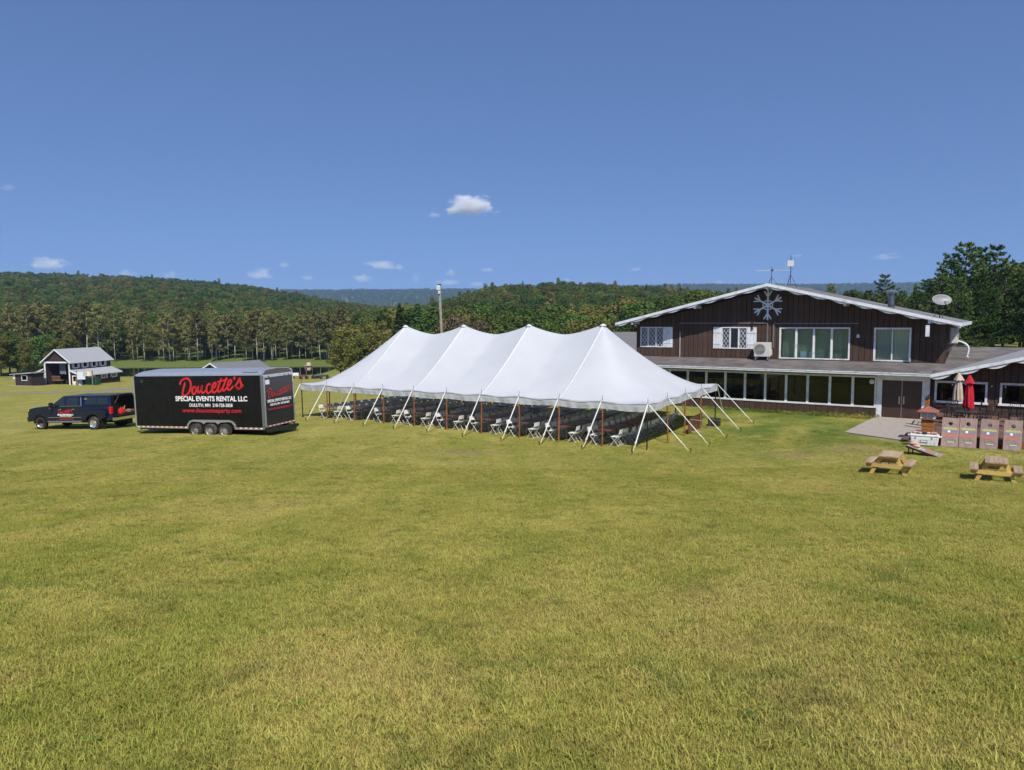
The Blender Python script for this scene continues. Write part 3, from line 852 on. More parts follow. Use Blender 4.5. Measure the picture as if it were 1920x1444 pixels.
def text_obj(body, size, mat, parent, M4, name='lettering', bold=.0, shear=0.0, width=None, ext=.004, align='CENTER', spacing=1.0):
    cu = bpy.data.curves.new('txt', 'FONT'); cu.body = body; cu.size = size; cu.shear = shear; cu.offset = bold; cu.extrude = ext
    cu.align_x = align; cu.align_y = 'CENTER'; cu.space_character = spacing; cu.resolution_u = 3
    tmp = bpy.data.objects.new('txt', cu); COL.objects.link(tmp)
    dg = bpy.context.evaluated_depsgraph_get(); dg.update()
    me = bpy.data.meshes.new_from_object(tmp.evaluated_get(dg))
    bpy.data.objects.remove(tmp, do_unlink=True); bpy.data.curves.remove(cu)
    if width:
        xs = [v.co.x for v in me.vertices]; w = max(xs) - min(xs); c = (max(xs) + min(xs)) / 2
        for v in me.vertices: v.co.x = (v.co.x - c) * width / w
    me.name = name; me.materials.clear(); me.materials.append(mat)
    o = bpy.data.objects.new(name, me); link(o, parent); o.matrix_local = M4
    return o
def facing(loc, rz=0.0, lean=0.0):
    """text plane facing local -y at loc"""
    return Matrix.Translation(loc) @ Matrix.Rotation(rz, 4, 'Z') @ Matrix.Rotation(R(90) + lean, 4, 'X')

def make_antennas():
    z = 7.88
    t = empty('television_antenna', hxyz(-6.2, 2.6, z), -YAW)
    tag(t, 'slim television antenna with crosswise white rods above the gable peak', 'antenna')
    MB().tube((0, 0, -.05), (0, 0, 1.02), .018).build('mast', black_metal, t)
    for k in range(3):
        a = 2 * math.pi * k / 3 + .4
        MB().tube((.42 * math.cos(a), .42 * math.sin(a), -.06 - (.09 if abs(math.cos(a)) > .4 else 0)), (0, 0, .42), .010).build('tripod_leg', black_metal, t)
    MB().tube((-.95, 0, .84), (.95, .0, .78), .014).tube((-.8, .12, .80), (1.05, .12, .78), .012).build('element', M('antenna_rod', (.7, .7, .7), .4, .5, metal=.3), t)
    MB().box(-.02, .09, -.05, .05, .76, .86).build('junction_box', black_metal, t)
    d = 7.3
    t = empty('relay_antenna', hxyz(-6.25, d, z), -YAW)
    tag(t, 'mast on the roof ridge carrying a square white panel and small yagi', 'antenna')
    MB().tube((0, 0, -.02), (0, 0, 2.0), .022).build('mast', black_metal, t)
    for k in range(3):
        a = 2 * math.pi * k / 3 + .2
        MB().tube((.45 * math.cos(a), .45 * math.sin(a), -.08 - .08 * abs(math.cos(a))), (0, 0, .78), .014).build('tripod_leg', black_metal, t)
    MB().box(-.19, .19, -.09, -.03, 1.28, 1.66).build('panel', M('panel_cream', (.72, .68, .58), .5), t, bevel=.015)
    y = MB().tube((0, 0, 1.95), (.62, 0, 1.95), .009)
    for x in (.14, .26, .38, .5, .6):
        y.tube((x, 0, 1.87), (x, 0, 2.03), .007)
    y.build('yagi', M('antenna_rod', (.7, .7, .7), .4), t)
    MB().path([(.03, 0, 1.3), (.1, .02, 1.15), (.07, 0, 1.0), (.02, 0, .85)], .008).build('cable', black_metal, t)
make_antennas()

# concrete pad in front of the doors (follows the ground)
def make_pad():
    c = [(.0, .5), (2.75, .5), (2.95, -3.6), (2.5, -7.3), (-.55, -5.2), (-.4, -3.0)]
    zt = []
    for s, d in c:
        x, y = hw(s, d); zt.append(gh(x, y) + .06)
    zt[0] = zt[1] = .60
    m = MB(); n = len(c)
    vs = [(*hw(*p), z - .35) for p, z in zip(c, zt)] + [(*hw(*p), z) for p, z in zip(c, zt)]
    m.add(vs, [tuple(range(n))[::-1], tuple(range(n, 2 * n))] + [(k, (k + 1) % n, n + (k + 1) % n, n + k) for k in range(n)])
    o = m.build('concrete_path', concrete); tag(o, kind='structure')
make_pad()

# ------------------------------------------------------------------ pole tent
TX, TY = 6.0006, 32.3764
BAY = 2.286; TL = BAY * 10; TW = BAY * 4; EAVE = 2.09; PEAK = 5.46
def tent_xy(x, y): return TX + UX * x + VX * y, TY + UY * x + VY * y
def tref(x, y): return .092 + .006 * x + .0183 * y
def tent_h(X, Y):
    X = np.asarray(X, float); Y = np.asarray(Y, float)
    a = -X
    bay = 2 * BAY
    k = np.clip(np.floor(a / bay), 0, 4)
    t = (a - k * bay) / bay
    qy = np.abs(Y - TW / 2) / (TW / 2)
    sag = 4.93 + (PEAK - 4.93) * np.abs(2 * t - 1) ** 1.55
    mid = EAVE + (sag - EAVE) * (1 - qy) ** (1.17 + .12 * (1 - np.abs(2 * t - 1)))
    de = np.where(a < bay, (bay - a) / bay, (a - 4 * bay) / bay)
    de = np.clip(de, 0, 1)
    q = np.clip((de ** 5 + qy ** 5) ** .2, 0, 1)
    wgt = np.where(q > 0, np.clip(de / np.maximum(q, 1e-6), 0, 1) ** 3, 0)
    end = EAVE + (PEAK - EAVE) * (1 - q) ** (1.17 + .42 * wgt)
    h = np.where((k >= 1) & (k <= 3), mid, end)
    return h

def make_tent():
    T = empty('pole_tent', (TX, TY, 0), -YAW)
    tag(T, 'large white pole tent with four peaks, open sides and staked guy straps', 'tent')
    vinyl = bpy.data.materials.new('tent_vinyl'); vinyl.use_nodes = True
    n, l = nt(vinyl); b = n['Principled BSDF']
    b.inputs['Roughness'].default_value = .55; b.inputs['Specular IOR Level'].default_value = .3
    tc = n.new('ShaderNodeTexCoord')
    nz = n.new('ShaderNodeTexNoise'); nz.inputs['Scale'].default_value = .9; nz.inputs['Detail'].default_value = 6; l.new(tc.outputs['Object'], nz.inputs[0])
    rp = n.new('ShaderNodeValToRGB'); rp.color_ramp.elements[0].position = .3; rp.color_ramp.elements[1].position = .7
    rp.color_ramp.elements[0].color = (.53, .542, .562, 1); rp.color_ramp.elements[1].color = (.565, .578, .598, 1)
    l.new(nz.outputs[0], rp.inputs[0]); l.new(rp.outputs[0], b.inputs['Base Color'])
    mp = n.new('ShaderNodeMapping'); mp.inputs['Scale'].default_value = (.6, 3.5, 3.5); l.new(tc.outputs['Object'], mp.inputs[0])
    nb = n.new('ShaderNodeTexNoise'); nb.inputs['Scale'].default_value = 1.6; nb.inputs['Detail'].default_value = 3; l.new(mp.outputs[0], nb.inputs[0])
    bp = n.new('ShaderNodeBump'); bp.inputs['Strength'].default_value = .22; bp.inputs['Distance'].default_value = .06
    l.new(nb.outputs[0], bp.inputs['Height']); l.new(bp.outputs[0], b.inputs['Normal'])
    tl = n.new('ShaderNodeBsdfTranslucent'); tl.inputs[0].default_value = (.75, .73, .68, 1)
    mxs = n.new('ShaderNodeMixShader'); mxs.inputs[0].default_value = .07
    mo = n['Material Output']; l.new(b.outputs[0], mxs.inputs[1]); l.new(tl.outputs[0], mxs.inputs[2]); l.new(mxs.outputs[0], mo.inputs['Surface'])
    nx, ny = 250, 100
    xs = -np.linspace(0, TL, nx + 1); ys = np.linspace(0, TW, ny + 1)
    X, Y = np.meshgrid(xs, ys, indexing='ij')
    Hh = tent_h(X, Y)
    # eave sag between poles and gathered creases at each pole
    edge = np.minimum.reduce([Y, TW - Y, -X, TL + X])
    along = np.where(np.minimum(Y, TW - Y) < np.minimum(-X, TL + X), -X, Y)
    Hh = Hh - .05 * np.sin(np.pi * along / BAY) ** 2 * np.exp(-edge / .5)
    poles = [(-BAY * k, 0) for k in range(11)] + [(-BAY * k, TW) for k in range(11)] + [(0, BAY * k) for k in range(1, 4)] + [(-TL, BAY * k) for k in range(1, 4)]
    for px, py in poles:
        dx, dy = X - px, Y - py; rr = np.hypot(dx, dy)
        Hh = Hh + .011 * np.sin(15 * np.arctan2(dy, dx) + px) * np.exp(-(rr / .75) ** 2) * np.clip(rr / .12, 0, 1)
    Z = tref(X, Y) + Hh
    V = np.stack([X, Y, Z], -1).reshape(-1, 3)
    i = np.arange(nx)[:, None] * (ny + 1) + np.arange(ny)[None]
    F = np.stack([i, i + ny + 1, i + ny + 2, i + 1], -1).reshape(-1, 4)
    o = bpy.data.objects.new('canopy', np_mesh('canopy', V, F[:, ::-1], vinyl, True)); link(o, T)
    def surf(x, y): return float(tref(x, y) + tent_h(np.array([x]), np.array([y]))[0])
    # webbing seams from each peak down to the eaves
    seam = M('seam_band', (.64, .65, .67), .5, .3)
    for k in range(1, 5):
        x = -2 * BAY * k
        for sgn in (0, 1):
            m = MB(); N = 30; vs = []
            for j in range(N + 1):
                y = (TW / 2) * (1 - j / N) if sgn == 0 else TW / 2 + (TW / 2) * j / N
                w = .045 + .025 * (1 - j / N) + .012 * math.sin(j * 2.3 + k); z = surf(x, y) + .012
                zl, zr = surf(x - w, y), surf(x + w, y)
                vs += [(x - w, y, zl + .006), (x - w * .5, y, z + .008), (x + w * .5, y, z + .008), (x + w, y, zr + .006)]
            fs = [(4 * j + c, 4 * j + c + 1, 4 * j + c + 5, 4 * j + c + 4) for j in range(N) for c in range(3)]
            so = m.add(vs, fs).build('seam', seam, T, smooth=True)
            lace = []
            for j in range(N + 1):
                y = (TW / 2) * (1 - j / N) if sgn == 0 else TW / 2 + (TW / 2) * j / N
                lace.append((x + .016 * math.sin(j * 1.9), y, surf(x, y) + .032))
            MB().path(lace, .008, 4).build('lacing', M('lacing_grey', (.30, .30, .31), .7), so)
        MB().tube((x, TW / 2, tref(x, TW / 2)), (x, TW / 2, tref(x, TW / 2) + PEAK - .06), .05, n=10).build('centre_pole', steel, T)
        pk = MB().lathe([(.20, -.10), (.13, -.02), (.05, .02), (.02, .03)], (x, TW / 2, tref(x, TW / 2) + PEAK), 'Z', 12).build('peak_cap', seam, T, smooth=True)
        MB().tube((x, TW / 2, tref(x, TW / 2) + PEAK), (x, TW / 2, tref(x, TW / 2) + PEAK + .18), .012, .008).build('pole_pin', black_metal, pk)
    for xe, x1 in ((0, -2 * BAY), (-TL, -8 * BAY)):     # hip folds to the corners
        pass
    # valance: four hanging strips
    def valance(p0, p1, out):
        L = math.hypot(p1[0] - p0[0], p1[1] - p0[1]); N = int(L / .07); vs = []
        for j in range(N + 1):
            t = j / N; x = p0[0] + (p1[0] - p0[0]) * t; y = p0[1] + (p1[1] - p0[1]) * t; s = L * t
            zt = tref(x, y) + EAVE - .05 * math.sin(math.pi * s / BAY) ** 2
            near = abs(math.sin(math.pi * s / BAY))
            for r in range(5):
                q = r / 4
                off = .006 + (.02 * math.sin(s * 5.3 + 1.4 * math.sin(s * 1.7)) * (.3 + near) + .012 * math.sin(s * 13 + q * 2)) * q + .018 * math.sin(q * 5) * near
                hgt = .37 + .02 * math.sin(s * 2.1) - .03 * math.sin(math.pi * s / BAY) ** 2
                vs.append((x + out[0] * off, y + out[1] * off, zt - hgt * q))
        fs = [(5 * j + r, 5 * j + 5 + r, 5 * j + 6 + r, 5 * j + 1 + r) for j in range(N) for r in range(4)]
        MB().add(vs, fs).build('valance', vinyl, T, smooth=True, fix=False)
        rope = []
        for j in range(0, N + 1, 4):
            t = j / N; x = p0[0] + (p1[0] - p0[0]) * t; y = p0[1] + (p1[1] - p0[1]) * t; s = L * t
            rope.append((x + out[0] * .03, y + out[1] * .03, tref(x, y) + EAVE - .03 - .07 * math.sin(math.pi * s / BAY) ** 2 + .012 * math.sin(s * 3)))
        MB().path(rope, .009, 5).build('eave_rope', M('grey_rope', (.35, .35, .34), .8), T, smooth=True)
    valance((0, 0), (-TL, 0), (0, -1)); valance((0, 0), (0, TW), (1, 0)); valance((0, TW), (-TL, TW), (0, 1)); valance((-TL, 0), (-TL, TW), (-1, 0))
    # side poles and guy straps
    def side_pole(x, y, kind):
        wx, wy = tent_xy(x, y); zg = gh(wx, wy); zt = tref(x, y) + EAVE
        mat = black_metal if kind else pole_wood
        lx, ly = random.uniform(-.04, .04), random.uniform(-.04, .04)
        ix = x + (.06 if x < -TL + .01 else (-.06 if x > -.01 else 0)); iy = y + (.06 if y < .01 else (-.06 if y > TW - .01 else 0))
        p = MB().tube((ix + lx, iy + ly, zg - .02), (ix, iy, zt - .02), .038 if not kind else .032, n=9).build('side_pole', mat, T)
        MB().tube((ix, iy, zt - .02), (ix, iy, zt + .25), .010, .008).build('pole_pin', black_metal, p)
        MB().tube((ix, iy, zt - .42), (ix, iy, zt - .36), .045, n=9).build('pole_collar', steel if kind else M('brass', (.6, .45, .2), .35, .5, metal=.8), p)
    def guy(x, y, ox, oy):
        wx, wy = tent_xy(x + ox, y + oy); zg = gh(wx, wy)
        a = Vector((x + .03 * (1 if ox > 0 else -1 if ox < 0 else 0), y + .03 * (1 if oy > 0 else -1 if oy < 0 else 0), tref(x, y) + EAVE - .04)); b = Vector((x + ox, y + oy, zg + .12))
        k = a.lerp(b, .80)
        g = MB().bar(a, k, .048, .02).build('guy_strap', strap, T)
        k2 = k + Vector((0, 0, -.03))
        MB().bar(k, k.lerp(b, .25), .075, .035).build('ratchet', M('ratchet_cream', (.66, .62, .48), .6), g)
        mm = [k.lerp(b, .25), k.lerp(b, .5) + Vector((.012, .008, .01)), k.lerp(b, .75) + Vector((-.01, -.01, -.005)), b]
        MB().path(mm, [.016, .022, .014, .02], 6).build('strap_tail', MATS['ratchet_cream'], g)
        d = Vector((ox, oy, 0)).normalized()
        MB().tube((x + ox + d.x * .04, y + oy + d.y * .04, zg - .25), (x + ox + d.x * .14, y + oy + d.y * .14, zg + .17), .016).tube((x + ox + d.x * .115, y + oy + d.y * .115, zg + .165), (x + ox + d.x * .15, y + oy + d.y * .15, zg + .185), .03).build('stake', black_metal, g)
    for k in range(11):
        side_pole(-BAY * k, 0, k in (0, 10)); side_pole(-BAY * k, TW, k in (0, 10) or k > 4)
        if k == 0:
            guy(0, 0, -.05, -1.45); guy(0, TW, -.1, 1.5)
        else:
            guy(-BAY * k, 0, random.uniform(-.2, .05) if k < 10 else .2, -1.40 + random.uniform(-.08, .08)); guy(-BAY * k, TW, random.uniform(-.1, .1), 1.5)
    for k in range(1, 4):
        side_pole(0, BAY * k, 0); side_pole(-TL, BAY * k, 1)
    for k in range(0, 5):
        guy(0, BAY * k, 1.9 + random.uniform(-.06, .06), random.uniform(-.2, .05)); 
        if k: guy(-TL, BAY * k, -1.7, random.uniform(-.1, .1))
    return T
make_tent()

ORD = ['first', 'second', 'third', 'fourth', 'fifth', 'sixth', 'seventh', 'eighth', 'ninth', 'tenth', 'eleventh', 'twelfth', 'thirteenth']
# folding chair: origin on the ground, faces +x
def make_chair():
    c = empty('folding_chair')
    w = .205
    MB().prism([(-.20, -.19), (.17, -.20), (.21, -.17), (.21, .17), (.17, .20), (-.20, .19)], .435, .46, 'XY').build('seat', chair_white, c, bevel=.008)
    vs = []; fs = []
    for j in range(7):
        y = -w + 2 * w * j / 6; bow = -.035 * (1 - (y / w) ** 2)
        for (x, z) in ((-.225, .60), (-.245, .70), (-.265, .80)):
            vs.append((x + bow, y, z + (.0 if z < .8 else -.03 * (y / w) ** 4)))
        for (x, z) in ((-.243, .60), (-.263, .70), (-.283, .80)):
            vs.append((x + bow, y, z + (.0 if z < .8 else -.03 * (y / w) ** 4)))
    for j in range(6):
        a, b = 6 * j, 6 * j + 6
        fs += [(a, a + 1, b + 1, b), (a + 1, a + 2, b + 2, b + 1), (a + 3, b + 3, b + 4, a + 4), (a + 4, b + 4, b + 5, a + 5), (a + 2, a + 5, b + 5, b + 2), (a, b, b + 3, a + 3)]
    fs += [(0, 3, 4, 1), (1, 4, 5, 2), (36, 37, 40, 39), (37, 38, 41, 40)]
    MB().add(vs, fs).build('backrest', chair_white, c, smooth=False)
    for s in (-1, 1):
        MB().path([(-.265, s * w, .80), (-.19, s * w, .50), (.08, s * (w + .005), .20), (.235, s * (w + .005), .0)], .0125, 5).build('leg', chair_white, c)
        MB().path([(.14, s * (w - .03), .43), (-.02, s * (w - .03), .235), (-.20, s * (w - .03), .0)], .0115, 5).build('leg', chair_white, c)
    MB().tube((.19, -w, .058), (.19, w, .058), .009, n=5).build('crossbar', chair_white, c)
    MB().tube((-.16, -w + .03, .055), (-.16, w - .03, .055), .009, n=5).build('crossbar', chair_white, c)
    return c
def make_table():
    t = empty('banquet_table')          # long axis along y
    MB().box(-.38, .38, -1.22, 1.22, .715, .745).build('tabletop', table_top, t, bevel=.006)
    MB().box(-.383, .383, -1.2235, 1.2235, .722, .738).build('edge_band', M('table_edge', (.10, .035, .028), .5), t)
    for s in (-1, 1):
        MB().tube((-.28, s * .95, .0), (-.28, s * .95, .70), .014).tube((.28, s * .95, 0), (.28, s * .95, .70), .014).tube((-.28, s * .95, .70), (.28, s * .95, .70), .014).tube((-.28, s * .95, .25), (.28, s * .95, .25), .010).tube((0, s * .95, .69), (0, s * .35, .70), .010).build('leg_frame', table_metal, t)
    return t
def furnish():
    proto_c = make_chair(); proto_t = make_table(); usedc = usedt = False
    y_start = .08
    for k in range(9, 0, -1):
        row = ORD[9 - k]
        x = -BAY * k - .04
        for j in range(3):
            y = y_start + 1.22 + j * 2.46
            t = copy_tree(proto_t) if usedt else proto_t; usedt = True
            wx, wy = tent_xy(x, y)
            t.location = (wx, wy, gh(wx, wy)); t.rotation_euler = (0, 0, -YAW + R(random.uniform(-.6, .6)))
            pos = ('lawn-side', 'middle', 'house-side')[j]
            tag(t, f'brown folding table, {pos} one of the {row} table row from the trailer', 'table', 'banquet tables under the tent')
        for side in (-1, 1):
            seat_no = -1
            for i in range(12):
                if (k * 31 + i * 7 + side) % 41 == 3: continue
                seat_no += 1
                y = y_start + .33 + .615 * i + random.uniform(-.05, .05)
                cx = x + side * (.60 + random.uniform(-.06, .05))
                c = copy_tree(proto_c) if usedc else proto_c; usedc = True
                wx, wy = tent_xy(cx, y)
                c.location = (wx, wy, gh(wx, wy)); c.rotation_euler = (0, 0, -YAW + (0 if side < 0 else math.pi) + R(random.uniform(-6, 6)))
                sd = 'trailer side' if side < 0 else 'patio side'
                tag(c, f'white folding chair, {ORD[seat_no]} in from lawn, {sd} of {row} table row from trailer', 'chair', 'white folding chairs along the tables')
furnish()

# brown table tipped on its edge by the tent's end, with its folded legs
def make_tipped_table():
    x, y = tent_xy(-.15, 6.3)
    t = empty('tipped_table', (x, y, gh(x, y)), -YAW + R(4))
    tag(t, 'brown folding table tipped on its long edge at the open tent end', 'table')
    MB().box(-.02, .02, -1.22, 1.22, .0, .76).build('tabletop', table_top, t)
    MB().box(-.024, .024, -1.224, 1.224, .76, .775).build('edge_band', black_metal, t)
    for s in (-1, 1):
        MB().tube((.03, s * .95, .08), (.03, s * .95, .68), .014).tube((.03, s * .95, .08), (.55, s * .75, .04), .014).tube((.03, s * .95, .68), (.55, s * .75, .62), .014).tube((.55, s * .75, .04), (.55, s * .75, .62), .014).build('leg_frame', steel, t)
    x, y = tent_xy(.3, 7.9)
    k = empty('equipment_case', (x, y, gh(x, y)), -YAW)
    tag(k, 'small dark case standing on the grass beside the tipped table', 'case')
    MB().box(-.28, .28, -.2, .2, .03, .42).build('body', M('case_black', (.03, .03, .032), .5), k, bevel=.02)
    MB().box(-.29, .29, -.21, .21, .32, .345).build('rim', steel, k)
    MB().box(-.08, .08, -.225, -.205, .36, .40).build('handle', steel, k)
make_tipped_table()

# ------------------------------------------------------------------ brush lettering
BRUSH = [
    [(225, 245), (240, 190), (290, 145), (370, 122), (440, 142), (474, 205), (468, 290), (430, 375), (365, 432), (298, 452), (268, 420), (292, 340), (322, 260), (346, 196)],
    [(575, 285), (530, 290), (497, 345), (505, 405), (540, 422), (578, 375), (590, 310), (572, 282), (600, 330), (640, 330)],
    [(652, 268), (625, 340), (640, 388), (672, 380), (712, 320), (738, 250), (715, 330), (718, 385), (752, 398), (800, 350)],
    [(925, 248), (900, 228), (862, 245), (830, 310), (832, 375), (868, 402), (920, 372), (950, 340)],
    [(955, 330), (1015, 292), (1048, 232), (1020, 205), (980, 245), (955, 320), (968, 378), (1008, 388), (1060, 350), (1080, 320)],
    [(1178, 120), (1130, 225), (1088, 320), (1092, 368), (1125, 372), (1170, 330), (1190, 300)],
    [(1085, 196), (1140, 180), (1205, 162)],
    [(1300, 104), (1250, 210), (1198, 300), (1200, 345), (1230, 352), (1275, 315), (1300, 290)],
    [(1205, 170), (1260, 156), (1322, 138)],
    [(1300, 285), (1362, 240), (1398, 180), (1370, 156), (1332, 195), (1306, 270), (1318, 330), (1355, 338), (1405, 300), (1432, 265)],
    [(1478, 92), (1470, 125), (1460, 155)],
    [(1460, 275), (1530, 215), (1584, 125), (1590, 170), (1612, 235), (1590, 300), (1548, 325), (1505, 285), (1550, 322), (1610, 290), (1655, 238)],
]
def brush_mesh(width, depth=.004):
    """hand-lettered name, centred, given total width; lies in the xy plane"""
    m = MB(); sc = width / (1655 - 210)
    for st in BRUSH:
        P = [np.array(p, float) for p in st]
        pts = []
        ext = [2 * P[0] - P[1]] + P + [2 * P[-1] - P[-2]]
        for i in range(1, len(ext) - 2):
            for t in np.linspace(0, 1, 6, endpoint=False):
                a, b, c, d = ext[i - 1:i + 3]
                pts.append(.5 * ((2 * b) + (-a + c) * t + (2 * a - 5 * b + 4 * c - d) * t * t + (-a + 3 * b - 3 * c + d) * t ** 3))
        pts.append(P[-1])
        n = len(pts); L = []; Rr = []
        for i, p in enumerate(pts):
            d = pts[min(i + 1, n - 1)] - pts[max(i - 1, 0)]; d = d / (np.hypot(*d) + 1e-9)
            nib = abs(d[0] * .5 + d[1] * .87)              # broad on the downstrokes
            w = (15 + 8 * nib) * (.65 + .35 * min(1, min(i, n - 1 - i) / 3))
            nn = np.array([-d[1], d[0]]) * w
            for q, lst in ((p + nn, L), (p - nn, Rr)):
                lst.append(((q[0] - 932) * sc, -(q[1] - 280) * sc))
        z = depth
        vs = [(*a, z) for a in L] + [(*a, z) for a in Rr] + [(*a, 0) for a in L] + [(*a, 0) for a in Rr]
        fs = []
        for i in range(n - 1):
            fs.append((i, i + 1, n + i + 1, n + i))
        depth += .0002
        m.add(vs, fs)
    return m
def brush(parent, width, mat, M4):
    o = brush_mesh(width).build('script_lettering', mat, parent, fix=False); o.matrix_local = M4
    return o

def wheel(parent, c, r, w, out, name='wheel', hub=.56, dual=False):
    """wheel with its axis along local y; out=+1: outer face to +y"""
    t = MB().lathe([(r * .62, -w / 2), (r * .9, -w / 2), (r * .985, -w * .38), (r, -w * .25), (r, w * .25), (r * .985, w * .38), (r * .9, w / 2), (r * .62, w / 2)], c, 'Y', 28, False).build(name, rubber, parent, smooth=True)
    y = c[1] + out * w * .42
    rim = MB().lathe([(r * .63, out * w * .46), (r * .60, out * w * .40), (r * hub, out * w * .12), (r * .30, out * w * .16), (r * .28, out * w * .30), (r * .14, out * w * .34), (0, out * w * .34)], c, 'Y', 24, False).build('rim', M('wheel_rim', (.55, .55, .56), .3, .5, metal=.7, dirt=(.3, .26, .22)), t, auto=35)
    m = MB()
    for k in range(8):
        a = 2 * math.pi * k / 8
        m.lathe([(r * .075, out * w * .175), (r * .075, out * w * .165)], (c[0] + r * .43 * math.cos(a), c[1], c[2] + r * .43 * math.sin(a)), 'Y', 8)
    m.build('rim_holes', dark_int, t)
    return t

# ------------------------------------------------------------------ enclosed trailer
HEAD = math.atan2(.304, -.953)
TR_L, TR_W, TR_H = 7.89, 2.55, 2.87
def make_trailer():
    T = empty('enclosed_trailer', (-12.13, 36.0, .575), 0)
    T.rotation_euler = (Matrix.Rotation(HEAD, 4, 'Z') @ Matrix.Rotation(.0255, 4, 'Y')).to_euler()
    tag(T, 'tall black enclosed cargo trailer with red script lettering and three axles', 'trailer')
    blk = M('trailer_black_skin', (.008, .008, .009), .22, .22, var=.2, vscale=2)
    L, W, H = TR_L, TR_W, TR_H
    # body: rounded roof section
    sec = [(-W, 0), (0, 0), (0, H - .16), (-.05, H - .04), (-.35, H + .06), (-W / 2, H + .12), (-W + .35, H + .06), (-W + .05, H - .04), (-W, H - .16)]
    MB().prism([(0, .05), (-W, .05), (-W, H - .16), (0, H - .16)], .04, L - .06, 'YZ').build('body', blk, T)
    roof = M('trailer_roof', (.42, .45, .50), .35, .5, metal=.5, var=.08)
    rs = [(0.012, H - .19), (.012, H - .12), (-.05, H - .02), (-.35, H + .07), (-W / 2, H + .12), (-W + .35, H + .07), (-W + .05, H - .02), (-W - .012, H - .12), (-W - .012, H - .19)]
    m = MB()
    N = 10
    rings = []
    for j, (x, dz) in enumerate([(0.0, 0), (L - .7, 0), (L - .35, -.03), (L - .12, -.09), (L, -.2)]):
        rings.append([(x, y, max(H - .22, z + dz * (1 if z > H - .15 else .0))) for y, z in rs])
    vs = [p for r_ in rings for p in r_]; k = len(rs)
    fs = [(i * k + q, i * k + q + 1, (i + 1) * k + q + 1, (i + 1) * k + q) for i in range(4) for q in range(k - 1)]
    fs += [tuple(range(k)), tuple(range(4 * k, 5 * k))]
    rf = m.add(vs, fs).build('roof', roof, T, auto=35)
    MB().box(.2, 1.1, -.02, .02, H + .0, H + .012).build('marker_light', M('amber_lens', (.7, .22, .03), .3), rf)
    # trims
    MB().box(L - .07, L + .012, -.06, .014, .02, H - .2).box(L - .06, L + .012, -W - .014, -W + .06, .02, H - .2).build('front_corner_trim', alu, T, bevel=.01)
    MB().box(-.01, .10, -.045, .014, .0, H - .19).build('rear_corner_trim', M('grey_post', (.20, .21, .22), .4, .5, metal=.5), T)
    MB().box(-.01, .10, -W - .014, -W + .045, .0, H - .19).build('rear_corner_trim', MATS['grey_post'], T)
    MB().box(L - .058, L - .002, -W + .02, -.02, .05, H - .2).build('nose_panel', blk, T)
    # lower rail either side of the axles, with reflective tape
    for a, b in ((.10, 1.62), (4.62, L - .07)):
        rl = MB().box(a, b, -.03, .016, .0, .10).build('lower_rail', alu, T)
        n = int((b - a) / .15)
        mr_, mw_ = MB(), MB()
        for i in range(n):
            (mr_ if i % 2 else mw_).box(a + i * .15 + .01, a + (i + 1) * .15 - .005, .0165, .020, .045, .09)
        mr_.build('red_reflectors', red, rl); mw_.build('white_reflectors', vinyl_white, rl)
    MB().box(.1, L - .1, -W + .2, -W + .35, -.10, -.001).box(.1, L - .1, -.35, -.2, -.10, -.001).build('chassis_rail', black_metal, T)
    # rivet rows
    rv = MB()
    for i in range(20):
        x = .28 + i * .385
        for j in range(16):
            z = .2 + j * .158
            if (1.6 < x < 4.7 and z < .75): continue
            rv.box(x - .008, x + .008, .0, .0045, z - .008, z + .008)
    rvo = rv.build('rivets', M('rivet_grey', (.10, .10, .105), .4, .5, metal=.6), T, fix=False); rvo['kind'] = 'stuff'
    for i in range(0, 20, 3):
        x = .28 + i * .385 + .05
        MB().box(x - .012, x + .012, .0005, .003, .12 if not 1.55 < x < 4.7 else .85, H - .2).build('panel_seam', blk, T)
    # fender over three wheels
    fa, fb = 1.60, 4.64
    prof = [(fa, .0), (fa + .06, .22), (fa + .22, .40), (fa + .42, .46), (fb - .42, .46), (fb - .22, .40), (fb - .06, .22), (fb, .0)]
    inner = [(fb - .10, .0), (fb - .14, .18), (fb - .28, .33), (fb - .44, .37), (3.72, .34), (3.565, .24), (3.41, .34), (2.84, .34), (2.69, .24), (2.53, .34), (fa + .44, .37), (fa + .28, .33), (fa + .14, .18), (fa + .1, .0)]
    fm = MB()
    fm.prism(prof + inner, .017, .06, 'XZ')
    fm.build('fender', alu, T)
    MB().prism(prof, .002, .012, 'XZ').build('wheel_well', dark_int, T)
    for wx in (2.25, 3.125, 4.0):
        wheel(T, (wx, .10, -.075 ), .355, .22, 1)
        wheel(T, (wx, -W - .10 + .2, -.075), .355, .22, -1)
    MB().box(1.9, 4.4, -W + .3, -.3, -.12, .04).build('axle_box', black_metal, T)
    MB().lathe([(.0, .012), (.07, .012), (.09, .004), (.09, .0)], (L - .55, 0, H - .45), 'Y', 16, False).build('side_vent', M('vent_dark', (.04, .04, .045), .5), T)
    # rear ramp door
    d = MB().box(-.05, -.012, -W + .10, -.10, .16, H - .30).build('ramp_door', M('ramp_black', (.022, .023, .025), .22, .5), T)
    f = MB()
    f.box(-.062, -.014, -W + .05, -W + .115, .10, H - .26); f.box(-.062, -.014, -.115, -.05, .10, H - .26)
    f.box(-.061, -.014, -W + .05, -.05, H - .32, H - .26); f.box(-.061, -.014, -W + .05, -.05, .10, .17)
    f.build('door_frame', alu, d)
    MB().box(-.03, -.011, -W + .02, -.02, H - .255, H - .18).build('header', alu, T)
    MB().prism([(-.05, H - .18), (-.35, H + .04), (-W / 2, H + .09), (-W + .35, H + .04), (-W + .05, H - .18)], -.02, -.005, 'YZ').build('rear_cap', M('cap_bronze', (.09, .075, .065), .4), T)
    rr, rw = MB(), MB()
    n = 14; ws = (W - .24) / n
